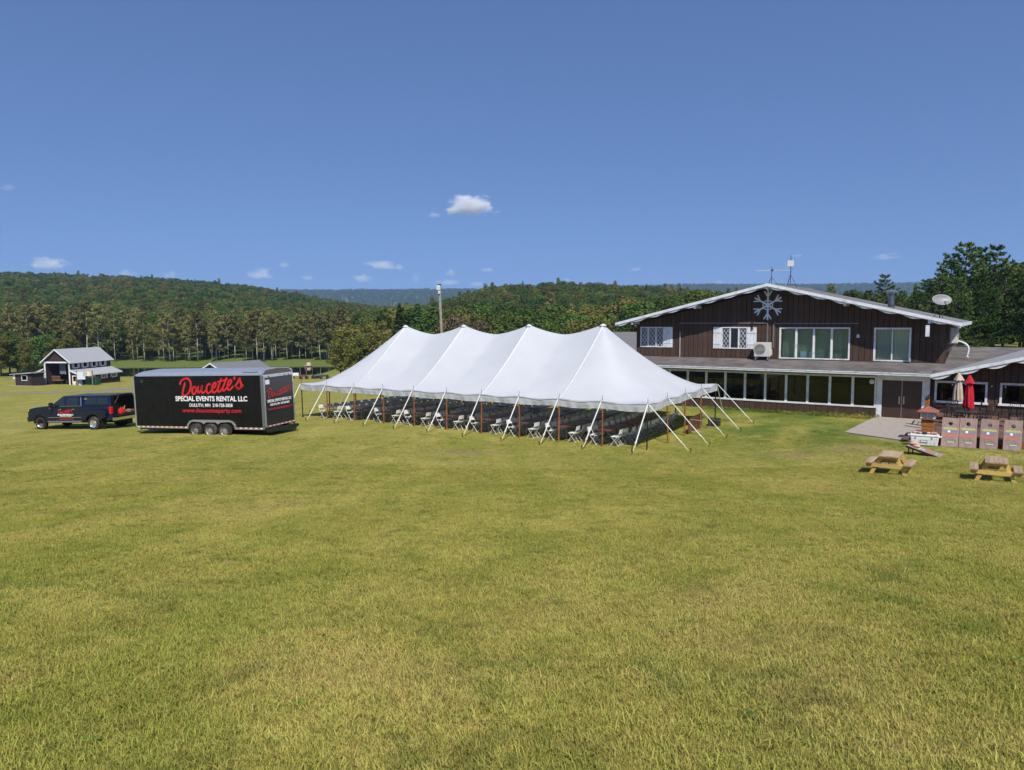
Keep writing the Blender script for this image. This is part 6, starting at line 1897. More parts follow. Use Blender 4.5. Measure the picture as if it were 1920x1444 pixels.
# ------------------------------------------------------------------ vegetation
def leaf_mat(name, cols, trans=.28, nscale=.45):
    m = bpy.data.materials.new(name); m.use_nodes = True
    n, l = nt(m); n.clear()
    out = n.new('ShaderNodeOutputMaterial'); mix = n.new('ShaderNodeMixShader'); mix.inputs[0].default_value = trans
    df = n.new('ShaderNodeBsdfDiffuse'); tr = n.new('ShaderNodeBsdfTranslucent')
    tc = n.new('ShaderNodeTexCoord'); oi = n.new('ShaderNodeObjectInfo')
    ad = n.new('ShaderNodeVectorMath'); ad.operation = 'ADD'
    l.new(tc.outputs['Object'], ad.inputs[0]); l.new(oi.outputs['Location'], ad.inputs[1])
    nz = n.new('ShaderNodeTexNoise'); nz.inputs['Scale'].default_value = nscale; nz.inputs['Detail'].default_value = 6; nz.inputs['Roughness'].default_value = .7
    l.new(ad.outputs[0], nz.inputs[0])
    rp = n.new('ShaderNodeValToRGB'); r = rp.color_ramp
    r.elements[0].position = .32; r.elements[0].color = (*cols[0], 1); r.elements[1].position = .68; r.elements[1].color = (*cols[-1], 1)
    if len(cols) == 3:
        e = r.elements.new(.5); e.color = (*cols[1], 1)
    l.new(nz.outputs[0], rp.inputs[0])
    hs = n.new('ShaderNodeHueSaturation')
    a = n.new('ShaderNodeMapRange'); a.inputs[3].default_value = .472; a.inputs[4].default_value = .522
    b = n.new('ShaderNodeMapRange'); b.inputs[3].default_value = .68; b.inputs[4].default_value = 1.28
    mu = n.new('ShaderNodeMath'); mu.operation = 'MULTIPLY'; mu.inputs[1].default_value = 7.31
    fr = n.new('ShaderNodeMath'); fr.operation = 'FRACT'
    l.new(oi.outputs['Random'], mu.inputs[0]); l.new(mu.outputs[0], fr.inputs[0])
    l.new(oi.outputs['Random'], a.inputs[0]); l.new(fr.outputs[0], b.inputs[0])
    l.new(a.outputs[0], hs.inputs['Hue']); l.new(b.outputs[0], hs.inputs['Value']); l.new(rp.outputs[0], hs.inputs['Color'])
    l.new(hs.outputs[0], df.inputs[0]); l.new(hs.outputs[0], tr.inputs[0])
    l.new(df.outputs[0], mix.inputs[1]); l.new(tr.outputs[0], mix.inputs[2]); l.new(mix.outputs[0], out.inputs[0])
    return m
LM = {
    'dec': leaf_mat('broadleaf_foliage', [(0.042, 0.079, 0.019), (0.092, 0.147, 0.033), (0.164, 0.222, 0.053)]),
    'asp': leaf_mat('aspen_foliage', [(0.110, 0.125, 0.043), (0.200, 0.201, 0.066), (0.318, 0.285, 0.103)]),
    'pine': leaf_mat('pine_needles', [(0.035, 0.069, 0.026), (0.078, 0.134, 0.041), (0.170, 0.227, 0.068)], .15),
    'brown': leaf_mat('browned_foliage', [(0.099, 0.075, 0.044), (0.149, 0.112, 0.066), (0.198, 0.154, 0.094)]),
    'olive': leaf_mat('olive_foliage', [(0.084, 0.103, 0.026), (0.159, 0.169, 0.044), (0.243, 0.237, 0.065)]),
}
bark = M('grey_bark', (.11, .09, .075), .9, .1, var=.3, vscale=3, bump=.4)
pale_bark = M('pale_aspen_bark', (.50, .48, .40), .85, .15, var=.25, vscale=2, stretch=(2, 2, .8), dirt=(.12, .11, .09), dscale=2)

def quads(P, N, size, aspect, r):
    """oriented quads at P with normals N"""
    n = len(P)
    N = N / (np.linalg.norm(N, axis=1, keepdims=True) + 1e-9)
    A = r.normal(size=(n, 3)); U_ = np.cross(N, A); U_ /= np.linalg.norm(U_, axis=1, keepdims=True) + 1e-9
    W_ = np.cross(N, U_)
    s = size * r.uniform(.6, 1.35, (n, 1)); U_ = U_ * s * .5; W_ = W_ * s * .5 * aspect
    bend = N * s * .18
    V = np.stack([P - U_ - W_ * .35, P - W_ + bend, P + U_ + W_ * .35, P + W_ + bend], 1).reshape(-1, 3)
    F = np.arange(4 * n).reshape(-1, 4)
    return V, F

def crown_points(blobs, n, r, up=.35):
    """leaves on the shells of blobs (cx,cy,cz,rx,rz)"""
    B = np.array(blobs); wts = B[:, 3] ** 2; idx = r.choice(len(B), n, p=wts / wts.sum())
    d = r.normal(size=(n, 3)); d[:, 2] += up; d /= np.linalg.norm(d, axis=1, keepdims=True)
    rad = r.uniform(.45, 1.08, (n, 1)) ** .5
    b = B[idx]
    P = b[:, :3] + d * rad * np.stack([b[:, 3], b[:, 3], b[:, 4]], 1)
    N = d * .9 + r.normal(size=(n, 3)) * .55 + np.array([0, 0, .25])
    return P, N

def make_tree(name, kind, seed, H):
    r = np.random.default_rng(seed); t = empty(name)
    if kind in ('dec', 'brown', 'olive'):
        cw = H * r.uniform(.27, .34); blobs = []
        nb = 22
        for k in range(nb):
            z = H * (.24 + .68 * ((k + .5) / nb)); a = k * 2.4 + r.uniform(-.4, .4)
            q = math.sin(math.pi * min(1, max(.08, (z / H - .12) / .92))) ** .6
            rr = cw * q * r.uniform(.45, .85); br = H * r.uniform(.085, .135)
            blobs.append((rr * math.cos(a), rr * math.sin(a), z, br, br * r.uniform(.65, .9)))
        blobs.append((0, 0, H * .6, H * .15, H * .22)); blobs.append((0, 0, H * .9, H * .10, H * .09))
        P, N = crown_points(blobs, 3600 if kind != 'brown' else 2300, r)
        V, F = quads(P, N, H * .036, .8, r)
        m = MB(); m.path([(0, 0, -.3), (.05, .03, H * .15), (-.05, .06, H * .35), (.04, 0, H * .6), (0, 0, H * .85)], [H * .022, H * .018, H * .015, H * .009, H * .003], 7)
        for bl in blobs[::2]:
            z0 = max(H * .14, bl[2] - H * .16)
            m.path([(0, 0, z0), (bl[0] * .5, bl[1] * .5, (z0 + bl[2]) / 2 + .1), (bl[0], bl[1], bl[2])], [H * .008, H * .005, H * .002], 5)
        m.build('trunk', bark, t, smooth=True)
        mat = LM[kind]
    elif kind == 'asp':
        blobs = []
        for k in range(13):
            z = H * (.50 + .46 * k / 12); a = k * 2.4 + r.uniform(-.5, .5)
            rr = H * .085 * math.sin(math.pi * (.25 + .72 * k / 12)) * r.uniform(.5, 1.25); br = H * r.uniform(.05, .085)
            blobs.append((rr * math.cos(a), rr * math.sin(a), z, br, br * .8))
        for k in range(5):
            a = r.uniform(0, 6.28); blobs.append((H * .08 * math.cos(a), H * .08 * math.sin(a), H * r.uniform(.22, .5), H * .045, H * .04))
        P, N = crown_points(blobs, 1500, r)
        V, F = quads(P, N, H * .026, .85, r)
        m = MB(); lx, ly = r.uniform(-.4, .4, 2)
        ax = lambda q: (lx * q + .12 * math.sin(q * 5 + seed), ly * q + .1 * math.sin(q * 4), H * q)
        m.path([(0, 0, -.3)] + [ax(q) for q in (.2, .4, .6, .8, .95)], [H * .0072, H * .0066, H * .0058, H * .005, H * .0036, H * .0015], 7)
        for bl in blobs[:13:2]:
            q = max(.3, bl[2] / H - .1); p = ax(q)
            m.path([p, ((p[0] + bl[0]) / 2, (p[1] + bl[1]) / 2, (p[2] + bl[2]) / 2 - .1), bl[:3]], [H * .005, H * .0035, H * .0015], 5)
        for k in range(4):
            q = r.uniform(.25, .5); p = ax(q); a = r.uniform(0, 6.28); e = H * r.uniform(.05, .11)
            m.path([p, (p[0] + e * math.cos(a), p[1] + e * math.sin(a), p[2] + e * .5)], [H * .004, H * .0012], 4)
        m.build('trunk', pale_bark, t, smooth=True)
        mat = LM['asp']
    elif kind == 'spruce':
        n = 2600; z = H * (1 - r.uniform(0, 1, n) ** .62 * .93); q = (1 - z / H)
        tier = np.abs(((z / H * 15) % 1) - .5) * .5 + .75
        rad = (H * .20 * q ** .85 + .08) * tier * r.uniform(.35, 1.05, n) ** .5; a = r.uniform(0, 6.283, n)
        P = np.stack([rad * np.cos(a), rad * np.sin(a), z - rad * .22], 1)
        N = np.stack([np.cos(a) * .5, np.sin(a) * .5, np.ones(n)], 1) + r.normal(size=(n, 3)) * .4
        V, F = quads(P, N, H * .045, .5, r)
        MB().tube((0, 0, -.3), (0, 0, H * .96), H * .014, H * .002, n=7).build('trunk', bark, t)
        mat = LM['pine']
    else:       # pine: whorled limbs carrying needle tufts
        Ps, Ns = [], []
        m = MB(); m.path([(0, 0, -.3), (.06, 0, H * .3), (-.04, .05, H * .6), (0, 0, H * .97)], [H * .018, H * .014, H * .009, H * .002], 8)
        lv = int(H * 1.25)
        for k in range(lv):
            q = .10 + .88 * k / (lv - 1); z = H * q
            reach = H * (.30 * (1 - q) ** .62 + .035) * r.uniform(.8, 1.15)
            nb = 6 if q < .8 else 4
            for j in range(nb):
                a = k * 1.1 + 2 * math.pi * j / nb + r.uniform(-.3, .3); L = reach * r.uniform(.65, 1.12)
                rise = .10 + .55 * q
                c, s = math.cos(a), math.sin(a)
                pts = [(0, 0, z), (c * L * .5, s * L * .5, z + L * rise * .35), (c * L, s * L, z + L * rise)]
                m.path(pts, [H * .0045, H * .003, H * .0012], 4)
                nt_ = max(3, int(L / .42))
                for i in range(nt_):
                    f = .30 + .70 * (i + .5) / nt_
                    base = np.array([c * L * f, s * L * f, z + L * rise * (f ** 1.5)])
                    side = np.array([-s, c, 0]) * r.uniform(-.32, .32) * L * (1.15 - f) * 1.2
                    n1 = 18
                    d = r.normal(size=(n1, 3)) * .8 + np.array([c * .55, s * .55, .75]); d /= np.linalg.norm(d, axis=1, keepdims=True)
                    Ps.append(base + side + d * .17 * r.uniform(.3, 1.2, (n1, 1))); Ns.append(d)
        D = np.concatenate(Ns); P = np.concatenate(Ps); n = len(P)
        A = r.normal(size=(n, 3)); U_ = np.cross(D, A); U_ /= np.linalg.norm(U_, axis=1, keepdims=True)
        s = r.uniform(.7, 1.3, (n, 1)) * H * .0135; w = U_ * s * .42; ln = D * s * 2.0
        V = np.stack([P - w * .6 - ln * .5, P + w * .6 - ln * .5, P + w + ln * .3, P + ln * .75 - w * .4], 1).reshape(-1, 3); F = np.arange(4 * n).reshape(-1, 4)
        m.build('trunk', bark, t, smooth=True)
        mat = LM['pine']
    o = bpy.data.objects.new('crown', np_mesh('crown', V, F, mat)); link(o, t)
    return t

PROTO = {}
def get_proto(kind):
    return PROTO[kind]
def plant(kind, var, x, y, scale, name, label, group, cat='tree', sxy=1.0, dz=0.0):
    key = (kind, var)
    if key not in PROTO:
        H = {'dec': 12, 'brown': 12, 'olive': 12, 'asp': 15, 'pine': 13, 'spruce': 13}[kind]
        PROTO[key] = make_tree(name, kind, 100 + var * 17 + len(kind), H); t = PROTO[key]
        t['h0'] = H; del t['h0']
    else:
        t = copy_tree(PROTO[key])
    t.name = name
    t.location = (x, y, gh(x, y) - .05 + dz); t.rotation_euler = (0, 0, random.uniform(0, 6.28)); t.scale = (scale * sxy, scale * sxy, scale)
    tag(t, label, cat, group)
    return t

def plant_all():
    rs = random.Random(21)
    # aspens in a line beyond the pond and the garage
    n = 0
    for row, (yy, cnt) in enumerate(((223, 40), (229, 46), (237, 44))):
        for k in range(cnt):
            tt = -.75 + .525 * rs.random()
            y = yy + rs.uniform(-3, 3.5)
            s = rs.uniform(.74, 1.14) * (1.08 if tt < -.5 else .95)
            where = 'behind the brown garage' if tt < -.52 else 'on the bank between garage and cabin' if tt < -.41 else 'on the bank beyond the grey cabin' if tt < -.31 else 'on the far bank facing the dock'
            size = 'tall' if s > 1.02 else 'short' if s < .84 else 'middling'
            plant('asp', rs.randrange(3), tt * y, y, s, 'aspen_tree', f'{size} pale-trunked aspen in the {("front", "second", "back")[row]} row {where}', f'{("front", "second", "back")[row]} row aspens {where}', sxy=rs.uniform(.95, 1.35))
    # undergrowth trees at the feet of the aspens
    for k in range(64):
        tt = -.76 + .54 * rs.random(); y = (236 if k % 3 else 226) + rs.uniform(-4, 10)
        where = 'behind the brown garage' if tt < -.52 else 'on the bank between garage and cabin' if tt < -.41 else 'on the bank beyond the grey cabin' if tt < -.31 else 'on the far bank facing the dock'
        kd = rs.choice(['dec', 'dec', 'olive']); sz = rs.uniform(.45, .98) if k % 3 else rs.uniform(.24, .5)
        plant(kd, rs.randrange(2), tt * y, y, sz, 'young_tree', f'{"knee-high-looking" if sz < .36 else "low" if sz < .56 else "half-grown" if sz < .78 else "tall"} bushy {"yellowish" if kd == "olive" else "green"} tree under the aspens {where}'.replace('knee-high-looking', 'shrub-sized'), f'bushy trees under the aspens {where}')
    # dense trees behind the garage
    for k in range(20):
        tt = -.76 + .17 * (k + rs.uniform(.1, .9)) / 20; y = rs.uniform(164, 182)
        kd = rs.choice(['dec', 'dec', 'olive']); sz = rs.uniform(.55, .95)
        plant(kd, rs.randrange(2), tt * y, y, sz, 'broadleaf_tree', f'{"tall" if sz > .78 else "low"} {"yellowish" if kd == "olive" else "dark green"} broadleaf tree behind the {"small shed" if tt < -.66 else "brown garage"}', f'trees behind the {"small shed" if tt < -.66 else "brown garage"}')
    # olive trees by the pond, at the tent's left end
    for tt, y, s in ((-.222, 150, .92), (-.205, 146, .80), (-.19, 152, .98), (-.175, 144, .86), (-.232, 158, .7), (-.165, 152, .95)):
        plant('olive', rs.randrange(2), tt * y, y, s, 'olive_green_tree', 'yellowish green broad tree at the pond edge left of the floodlight pole', 'yellowish trees at the pond edge', sxy=1.1)
    # main belt behind the tent
    for row, (y0, cnt, sc) in enumerate(((136, 17, .95), (148, 18, 1.10), (164, 18, 1.24))):
        for k in range(cnt):
            tt = -.165 + .45 * (k + rs.uniform(.15, .85)) / cnt; y = y0 + rs.uniform(-4, 4)
            grow = (1 + .10 * max(0, tt) / .28) * (1.06 if -.16 < tt < -.09 else 1)
            if row == 0 and (-.087 < tt < -.037): continue
            kd = rs.choice(['dec', 'dec', 'dec', 'olive']); rw = ('front', 'second', 'back')[row]
            near_ = 'by the floodlight pole' if tt < -.05 else 'midway between floodlight pole and lodge' if tt < .1 else 'nearest the rear annex of the lodge'
            plant(kd, rs.randrange(2), tt * y, y, sc * grow * rs.uniform(.9, 1.1), 'broadleaf_tree', f'{"yellowish" if kd == "olive" else "deep green"} broadleaf tree, {rw} row of the wood {near_}', f'{rw} row of the wood {near_}', sxy=rs.uniform(.9, 1.1))
    for tt, y in ((-.150, 137), (-.126, 140), (-.105, 139)):
        plant('spruce', 0, tt * y, y, 1.12 * rs.uniform(.95, 1.05), 'spruce_tree', 'dark pointed spruce beside the floodlight pole', 'spruces beside the floodlight pole', sxy=1.15)
    plant('brown', 0, -.079 * 132, 132, 1.04, 'browned_tree', 'reddish brown tree just beside the floodlight pole', None, sxy=.95)
    plant('brown', 0, -.046 * 133, 133, .97, 'browned_tree', 'reddish brown tree between the second and third tent peaks', None, sxy=.9)
    # pines behind the lodge wing
    for tt, y, s, v in ((.478, 92, .70, 0), (.500, 88, .86, 1), (.523, 98, .72, 0), (.556, 82, .78, 2), (.588, 80, 1.03, 1), (.607, 77, 1.12, 0), (.625, 81, 1.10, 2), (.648, 78, 1.08, 1), (.575, 72, .80, 2), (.60, 70, .74, 1), (.63, 71, .76, 0), (.662, 72, .80, 2), (.545, 76, .62, 0), (.69, 76, .80, 1), (.52, 80, .52, 2), (.715, 70, .95, 0), (.74, 78, 1.05, 2)):
        plant('pine', v, tt * y, y, s * .74, 'pine_tree', f'{"tall" if s > 1.0 else "middling" if s > .74 else "short"} bushy pine {"behind the lodge chimney" if tt < .53 else "behind the satellite dish" if tt < .61 else "behind the wing roof"}', 'pines behind the lodge', sxy=rs.uniform(1.0, 1.2))
    y = 104
    plant('spruce', 0, .541 * y, y, .64, 'spruce_tree', 'slender pointed spruce standing up between the pines behind the lodge', None, sxy=.8)
    for tt, y, s in ((.645, 98, .78), (.672, 94, .86), (.70, 92, .86), (.685, 84, .62), (.66, 102, .82), (.53, 108, .55), (.50, 112, .5)):
        plant('dec' if s > .6 else 'olive', 0, tt * y, y, s, 'broadleaf_tree', 'lighter green broadleaf tree among the pines behind the lodge', 'broadleaf trees among the pines')
    # hedge of trees behind lodge on its left and in the dip behind the ridge
    for tt, y, s in ((.29, 120, .95), (.31, 126, 1.0), (.34, 132, .9), (.37, 140, .9), (.40, 138, .8), (.43, 128, .75), (.46, 118, .7)):
        plant('dec', 1, tt * y, y, s, 'broadleaf_tree', 'broadleaf tree half hidden behind the lodge ridge', 'trees behind the lodge ridge')
plant_all()

# ------------------------------------------------------------------ scattered stuff (geometry nodes)
def scatter(name, P, kind, scl, rot, sources, label, cat=None):
    me = bpy.data.meshes.new(name); me.vertices.add(len(P)); me.vertices.foreach_set('co', np.asarray(P, np.float32).ravel())
    for an, ty, arr in (('pick', 'INT', kind), ('scl', 'FLOAT', scl)):
        a = me.attributes.new(an, ty, 'POINT'); a.data.foreach_set('value', np.asarray(arr))
    a = me.attributes.new('rot', 'FLOAT_VECTOR', 'POINT'); a.data.foreach_set('vector', np.asarray(rot, np.float32).ravel())
    o = bpy.data.objects.new(name, me); link(o)
    ng = bpy.data.node_groups.new(name + '_nodes', 'GeometryNodeTree')
    ng.interface.new_socket('Geometry', in_out='INPUT', socket_type='NodeSocketGeometry'); ng.interface.new_socket('Geometry', in_out='OUTPUT', socket_type='NodeSocketGeometry')
    N, L = ng.nodes, ng.links
    gi = N.new('NodeGroupInput'); go = N.new('NodeGroupOutput'); jn = N.new('GeometryNodeJoinGeometry')
    def attr(an, ty):
        q = N.new('GeometryNodeInputNamedAttribute'); q.data_type = ty; q.inputs['Name'].default_value = an; return q.outputs['Attribute']
    pk, sc_, ro = attr('pick', 'INT'), attr('scl', 'FLOAT'), attr('rot', 'FLOAT_VECTOR')
    for k, src in enumerate(sources):
        oi = N.new('GeometryNodeObjectInfo'); oi.inputs['Object'].default_value = src; oi.inputs['As Instance'].default_value = True
        ip = N.new('GeometryNodeInstanceOnPoints'); cm = N.new('FunctionNodeCompare'); cm.data_type = 'INT'; cm.operation = 'EQUAL'
        ia = [s for s in cm.inputs if s.enabled and s.type == 'INT']
        L.new(pk, ia[0]); ia[1].default_value = k
        L.new(gi.outputs[0], ip.inputs['Points']); L.new(cm.outputs[0], ip.inputs['Selection']); L.new(oi.outputs['Geometry'], ip.inputs['Instance'])
        L.new(ro, ip.inputs['Rotation']); L.new(sc_, ip.inputs['Scale']); L.new(ip.outputs[0], jn.inputs[0])
    L.new(jn.outputs[0], go.inputs[0])
    md = o.modifiers.new('scatter', 'NODES'); md.node_group = ng
    tag(o, label, cat, kind='stuff')
    return o

def crown_of(t): return [c for c in t.children if c.name.startswith('crown')][0]
def make_forest():
    srcs = [crown_of(PROTO[k]) for k in (('dec', 0), ('dec', 1), ('olive', 0), ('spruce', 0), ('asp', 0), ('olive', 1))]
    def field(n, y0, y1, t0, t1, smin, smax, keep=None, p=(.33, .30, .14, .05, .03, .15)):
        y = np.sqrt(rng.uniform(y0 * y0, y1 * y1, n)); t = rng.uniform(t0, t1, n); x = t * y
        k = rng.choice(6, n, p=p); s = rng.uniform(smin, smax, n)
        if keep is not None:
            q = keep(x, y, t); x, y, k, s = x[q], y[q], k[q], s[q]
        return x, y, k, s
    parts = [field(5200, 243, 480, -.95, .95, .75, 1.15, lambda x, y, t: ~((t > .17) & (y < 250))), field(8200, 480, 960, -1.0, 1.0, .8, 1.25),
             field(900, 172, 245, -.155, .95, .7, 1.05, lambda x, y, t: (t > -.13))]
    x, y, k, s = (np.concatenate(a) for a in zip(*parts))
    P = np.stack([x, y, ground_h(x, y) - .4], 1); rot = np.stack([0 * x, 0 * x, rng.uniform(0, 6.28, len(x))], 1)
    scatter('hill_forest', P, k, s, rot, srcs, 'dense mixed green forest covering the near hills', 'forest')
    x, y, k, s = field(15000, 2750, 4250, -.85, .85, 1.6, 2.4, p=(.3, .3, .05, .3, .0, .05))
    P = np.stack([x, y, ground_h(x, y) - 1.5], 1); rot = np.stack([0 * x, 0 * x, rng.uniform(0, 6.28, len(x))], 1)
    scatter('ridge_forest', P, k, s, rot, srcs, 'blue-green forest on the far flat ridge', 'forest')
make_forest()

# ------------------------------------------------------------------ grass
def grass_mat():
    m = bpy.data.materials.new('grass_blades'); m.use_nodes = True
    n, l = nt(m); n.clear()
    out = n.new('ShaderNodeOutputMaterial'); g = n.new('ShaderNodeNewGeometry')
    c = lawn_nodes(n, l, g.outputs['Position'])
    oi = n.new('ShaderNodeObjectInfo')
    hs = n.new('ShaderNodeHueSaturation')
    a = n.new('ShaderNodeMapRange'); a.inputs[3].default_value = .475; a.inputs[4].default_value = .53
    b = n.new('ShaderNodeMapRange'); b.inputs[3].default_value = .75; b.inputs[4].default_value = 1.45
    rnd = n.new('ShaderNodeTexWhiteNoise'); rnd.noise_dimensions = '1D'; l.new(g.outputs['Random Per Island'], rnd.inputs['W'])
    l.new(oi.outputs['Random'], a.inputs[0]); l.new(g.outputs['Random Per Island'], b.inputs[0])
    l.new(a.outputs[0], hs.inputs['Hue']); l.new(b.outputs[0], hs.inputs['Value']); l.new(c, hs.inputs['Color'])
    df = n.new('ShaderNodeBsdfDiffuse'); tr = n.new('ShaderNodeBsdfTranslucent'); mix = n.new('ShaderNodeMixShader'); mix.inputs[0].default_value = .3
    l.new(hs.outputs[0], df.inputs[0]); l.new(hs.outputs[0], tr.inputs[0]); l.new(df.outputs[0], mix.inputs[1]); l.new(tr.outputs[0], mix.inputs[2]); l.new(mix.outputs[0], out.inputs[0])
    return m
def make_grass():
    gm = grass_mat(); srcs = []
    for v in range(4):
        r = np.random.default_rng(50 + v); vs = []; fs = []
        nb = 34 if v < 3 else 22
        for k in range(nb):
            a = r.uniform(0, 6.283); rad = .11 * math.sqrt(r.uniform(0, 1)); x, y = rad * math.cos(a), rad * math.sin(a)
            h = r.uniform(.014, .040) * (1 if v < 3 else 1.4); w = r.uniform(.0018, .0034) * (1 if v < 3 else 1.6)
            da = r.uniform(0, 6.283); ln = r.uniform(.4, 1.9) * h; wx, wy = -math.sin(da) * w, math.cos(da) * w
            mx, my = x + math.cos(da) * ln * .35, y + math.sin(da) * ln * .35; ex, ey = x + math.cos(da) * ln, y + math.sin(da) * ln
            i = len(vs)
            vs += [(x - wx, y - wy, -.004), (x + wx, y + wy, -.004), (mx + wx * .8, my + wy * .8, h * .6), (mx - wx * .8, my - wy * .8, h * .6), (ex, ey, h)]
            fs += [(i, i + 1, i + 2, i + 3), (i + 3, i + 2, i + 4)]
        o = MB().add(vs, fs).build('grass_tuft', gm, None, fix=False)
        x, y = -1.5 + v, 9.0 + v * .7
        o.location = (x, y, gh(x, y)); tag(o, 'short mown grass of the lawn', 'grass', kind='stuff'); srcs.append(o)
    def band(n, y0, y1, smin, smax):
        y = np.sqrt(rng.uniform(y0 * y0, y1 * y1, n)); x = rng.uniform(-1, 1, n) * (.74 * y + 1.6)
        return x, y, rng.uniform(smin, smax, n)
    B = [band(34000, 2.6, 8, .7, 1.05), band(54000, 8, 16, .75, 1.1), band(42000, 16, 26, .8, 1.15), band(18000, 26, 36, .8, 1.1)]
    x, y, s = (np.concatenate(a) for a in zip(*B))
    # keep off deck, pad, house and the truck/trailer wheels
    sx = (x - HX) * UX + (y - HY) * UY; sd = (x - HX) * VX + (y - HY) * VY
    keep = ~((sx > -16) & (sd > .55)) & ~((sx > 2.2) & (sd > -7.6)) & ~((sx > -.7) & (sx < 3.1) & (sd > -7.3))
    x, y, s = x[keep], y[keep], s[keep]
    k = rng.choice(4, len(x), p=(.31, .31, .31, .07))
    P = np.stack([x, y, ground_h(x, y)], 1); rot = np.stack([rng.normal(0, .12, len(x)), rng.normal(0, .12, len(x)), rng.uniform(0, 6.28, len(x))], 1)
    scatter('lawn_grass', P, k, s, rot, srcs, 'short dry yellow-green mown lawn grass', 'grass')
    n3 = 420; ws = rng.uniform(-9.5, -.1, n3); wd = .58 - np.abs(rng.normal(0, .22, n3)) - .04
    wx, wy = HX + UX * ws + VX * wd, HY + UY * ws + VY * wd
    P = np.stack([wx, wy, ground_h(wx, wy)], 1); rot = np.stack([rng.normal(0, .2, n3), rng.normal(0, .2, n3), rng.uniform(0, 6.28, n3)], 1)
    scatter('wall_grass', P, rng.choice(4, n3), rng.uniform(2.0, 5.2, n3) * (.6 + .4 * (ws > -3)), rot, srcs, 'taller uncut grass along the foot of the porch wall', 'grass')
    # broad-leaved weeds dotted in the turf
    wl = leaf_mat('weed_leaf', [(.10, .16, .035), (.15, .21, .05)], .2)
    r = np.random.default_rng(9); vs = []; fs = []
    for k in range(9):
        a = k * .7 + r.uniform(-.2, .2); L = r.uniform(.04, .085); c, s_ = math.cos(a), math.sin(a); w = L * .22; i = len(vs)
        vs += [(0, 0, .004), (c * L * .55 - s_ * w, s_ * L * .55 + c * w, .022), (c * L, s_ * L, .018), (c * L * .55 + s_ * w, s_ * L * .55 - c * w, .022)]
        fs.append((i, i + 1, i + 2, i + 3))
    wo_ = MB().add(vs, fs).build('weed_rosette', wl, None, fix=False); wo_.location = (.9, 7.4, gh(.9, 7.4)); tag(wo_, 'small flat green weeds in the lawn', 'weeds', kind='stuff')
    x, y, s = band(420, 2.6, 18, .35, .85)
    cl = fnoise(x * 3, y * 3, 1.1) > -.45; x, y, s = x[cl], y[cl], s[cl]
    P = np.stack([x, y, ground_h(x, y) + .008], 1)
    scatter('lawn_weeds', P, np.zeros(len(x), int), s, np.stack([0 * x, 0 * x, rng.uniform(0, 6.28, len(x))], 1), [wo_], 'flat green weeds scattered through the mown lawn', 'weeds')
make_grass()

# ------------------------------------------------------------------ clouds
def cloud_mat():
    m = bpy.data.materials.new('cloud_vapour'); m.use_nodes = True
    n, l = nt(m); n.clear()
    out = n.new('ShaderNodeOutputMaterial'); pv = n.new('ShaderNodeVolumePrincipled')
    pv.inputs['Color'].default_value = (.975, .96, .945, 1); pv.inputs['Anisotropy'].default_value = -.45
    tc = n.new('ShaderNodeTexCoord'); oi = n.new('ShaderNodeObjectInfo')
    ln = n.new('ShaderNodeVectorMath'); ln.operation = 'LENGTH'; l.new(tc.outputs['Object'], ln.inputs[0])
    ad = n.new('ShaderNodeVectorMath'); ad.operation = 'ADD'; l.new(tc.outputs['Object'], ad.inputs[0])
    mm = n.new('ShaderNodeMath'); mm.operation = 'MULTIPLY'; mm.inputs[1].default_value = 40; l.new(oi.outputs['Random'], mm.inputs[0])
    cx = n.new('ShaderNodeCombineXYZ'); l.new(mm.outputs[0], cx.inputs[0]); l.new(mm.outputs[0], cx.inputs[1]); l.new(cx.outputs[0], ad.inputs[1])
    nz = n.new('ShaderNodeTexNoise'); nz.inputs['Scale'].default_value = 1.9; nz.inputs['Detail'].default_value = 5; nz.inputs['Roughness'].default_value = .6; l.new(ad.outputs[0], nz.inputs[0])
    # density = noise*a + (1 - r) - b, flat below
    sz = n.new('ShaderNodeSeparateXYZ'); l.new(tc.outputs['Object'], sz.inputs[0])
    a = n.new('ShaderNodeMath'); a.operation = 'MULTIPLY_ADD'; a.inputs[1].default_value = 3.6; l.new(nz.outputs[0], a.inputs[0])
    b = n.new('ShaderNodeMath'); b.operation = 'MULTIPLY_ADD'; b.inputs[1].default_value = -1.55; b.inputs[2].default_value = -.75; l.new(ln.outputs['Value'], b.inputs[0]); l.new(b.outputs[0], a.inputs[2])
    fl = n.new('ShaderNodeMapRange'); fl.inputs[1].default_value = -.50; fl.inputs[2].default_value = -.2; l.new(sz.outputs[2], fl.inputs[0])
    mr = n.new('ShaderNodeMapRange'); mr.inputs[1].default_value = .0; mr.inputs[2].default_value = .5; mr.inputs[4].default_value = .035; l.new(a.outputs[0], mr.inputs[0])
    mu = n.new('ShaderNodeMath'); mu.operation = 'MULTIPLY'; l.new(mr.outputs[0], mu.inputs[0]); l.new(fl.outputs[0], mu.inputs[1])
    m2 = n.new('ShaderNodeMath'); m2.operation = 'MULTIPLY'; l.new(mu.outputs[0], m2.inputs[0]); l.new(oi.outputs['Color'], m2.inputs[1])
    l.new(m2.outputs[0], pv.inputs['Density']); l.new(pv.outputs[0], out.inputs['Volume'])
    return m
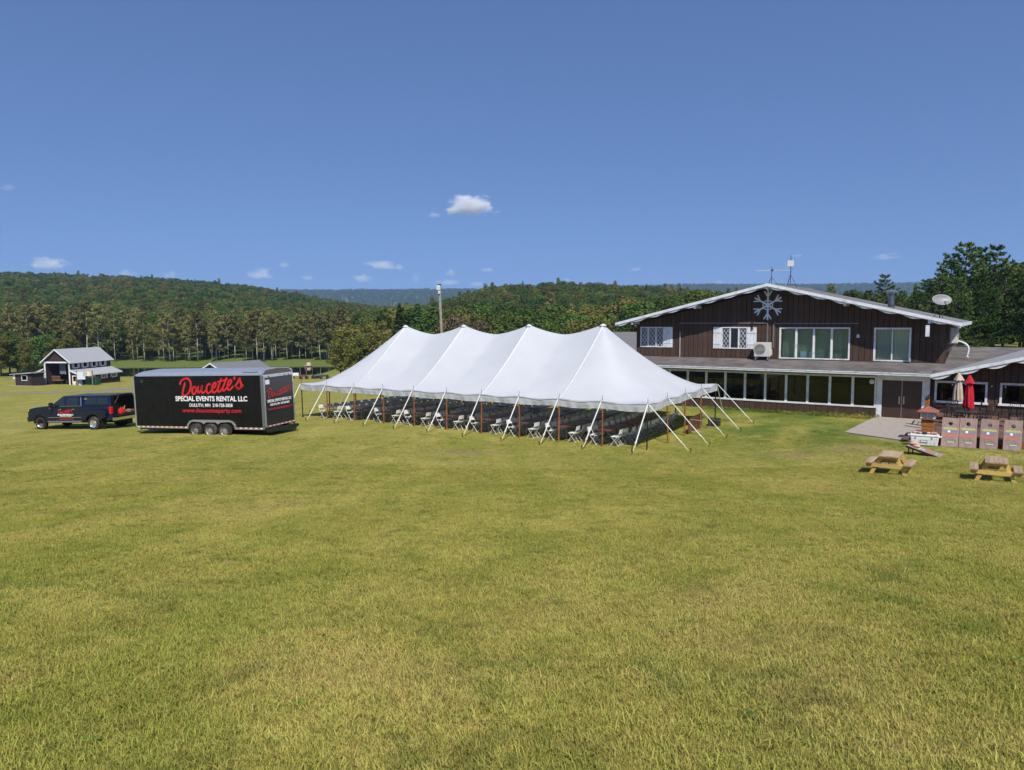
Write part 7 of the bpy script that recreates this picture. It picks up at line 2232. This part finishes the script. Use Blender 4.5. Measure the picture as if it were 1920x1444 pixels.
def make_clouds():
    cm = cloud_mat()
    t = (1 + 5 ** .5) / 2
    import bmesh
    bm = bmesh.new(); bmesh.ops.create_icosphere(bm, subdivisions=3, radius=1.0); me = bpy.data.meshes.new('cloud'); bm.to_mesh(me); bm.free(); me.materials.append(cm)
    # direction tangents (right, up) from the camera, half sizes in the same units
    C = [(885, 394, 52, 24), (819, 408, 15, 7), (720, 500, 34, 12), (752, 503, 14, 8), (683, 524, 21, 11), (782, 525, 9, 14), (847, 514, 15, 9), (842, 531, 27, 9), (916, 508, 15, 6), (897, 534, 16, 7),
         (1190, 507, 15, 6), (1063, 526, 14, 6), (101, 497, 38, 17), (492, 517, 30, 14), (538, 499, 12, 8), (325, 517, 18, 9), (245, 514, 20, 8), (1654, 484, 30, 9), (35, 358, 18, 10), (582, 523, 14, 7), (1345, 531, 16, 6)]
    groups = {0: 'largest white cumulus cloud floating alone high above the tent', 12: 'plump white cloud just above the wooded hill crest over the garage', 17: 'thin wispy cloud beside the pines', 18: 'faint small cloud high above the wooded hill'}
    for i, (px, py, hx, hy) in enumerate(C):
        D = 7500 + 900 * (i % 5)
        X = (px - 960) / 1390 * D; Z = CAMZ + (595 - .006 * (px - 960) - py) / 1390 * D
        o = bpy.data.objects.new('cloud', me); link(o)
        o.location = (X, D, Z); o.scale = (hx * 1.12 / 1390 * D, hx * .9 / 1390 * D, hy * 1.2 / 1390 * D); o.rotation_euler = (0, 0, 0)
        th = {0: .45, 12: .2, 2: .16, 18: .045, 17: .07}.get(i, .12); o.color = (th, th, th, 1)
        tag(o, groups.get(i, 'small white cumulus cloud low over the distant ridge'), 'cloud', None if i in groups else 'small clouds low over the hills')
make_clouds()

# ------------------------------------------------------------------ haze
def make_haze():
    m = bpy.data.materials.new('haze_air'); m.use_nodes = True
    n, l = nt(m); n.clear()
    out = n.new('ShaderNodeOutputMaterial'); pv = n.new('ShaderNodeVolumePrincipled')
    pv.inputs['Color'].default_value = (.42, .62, 1.0, 1); pv.inputs['Density'].default_value = 1.15e-4; pv.inputs['Anisotropy'].default_value = .0
    l.new(pv.outputs[0], out.inputs['Volume'])
    o = MB().box(-7200, 7200, -300, 6300, -30, 290).build('haze', m); tag(o, kind='stuff')
make_haze()
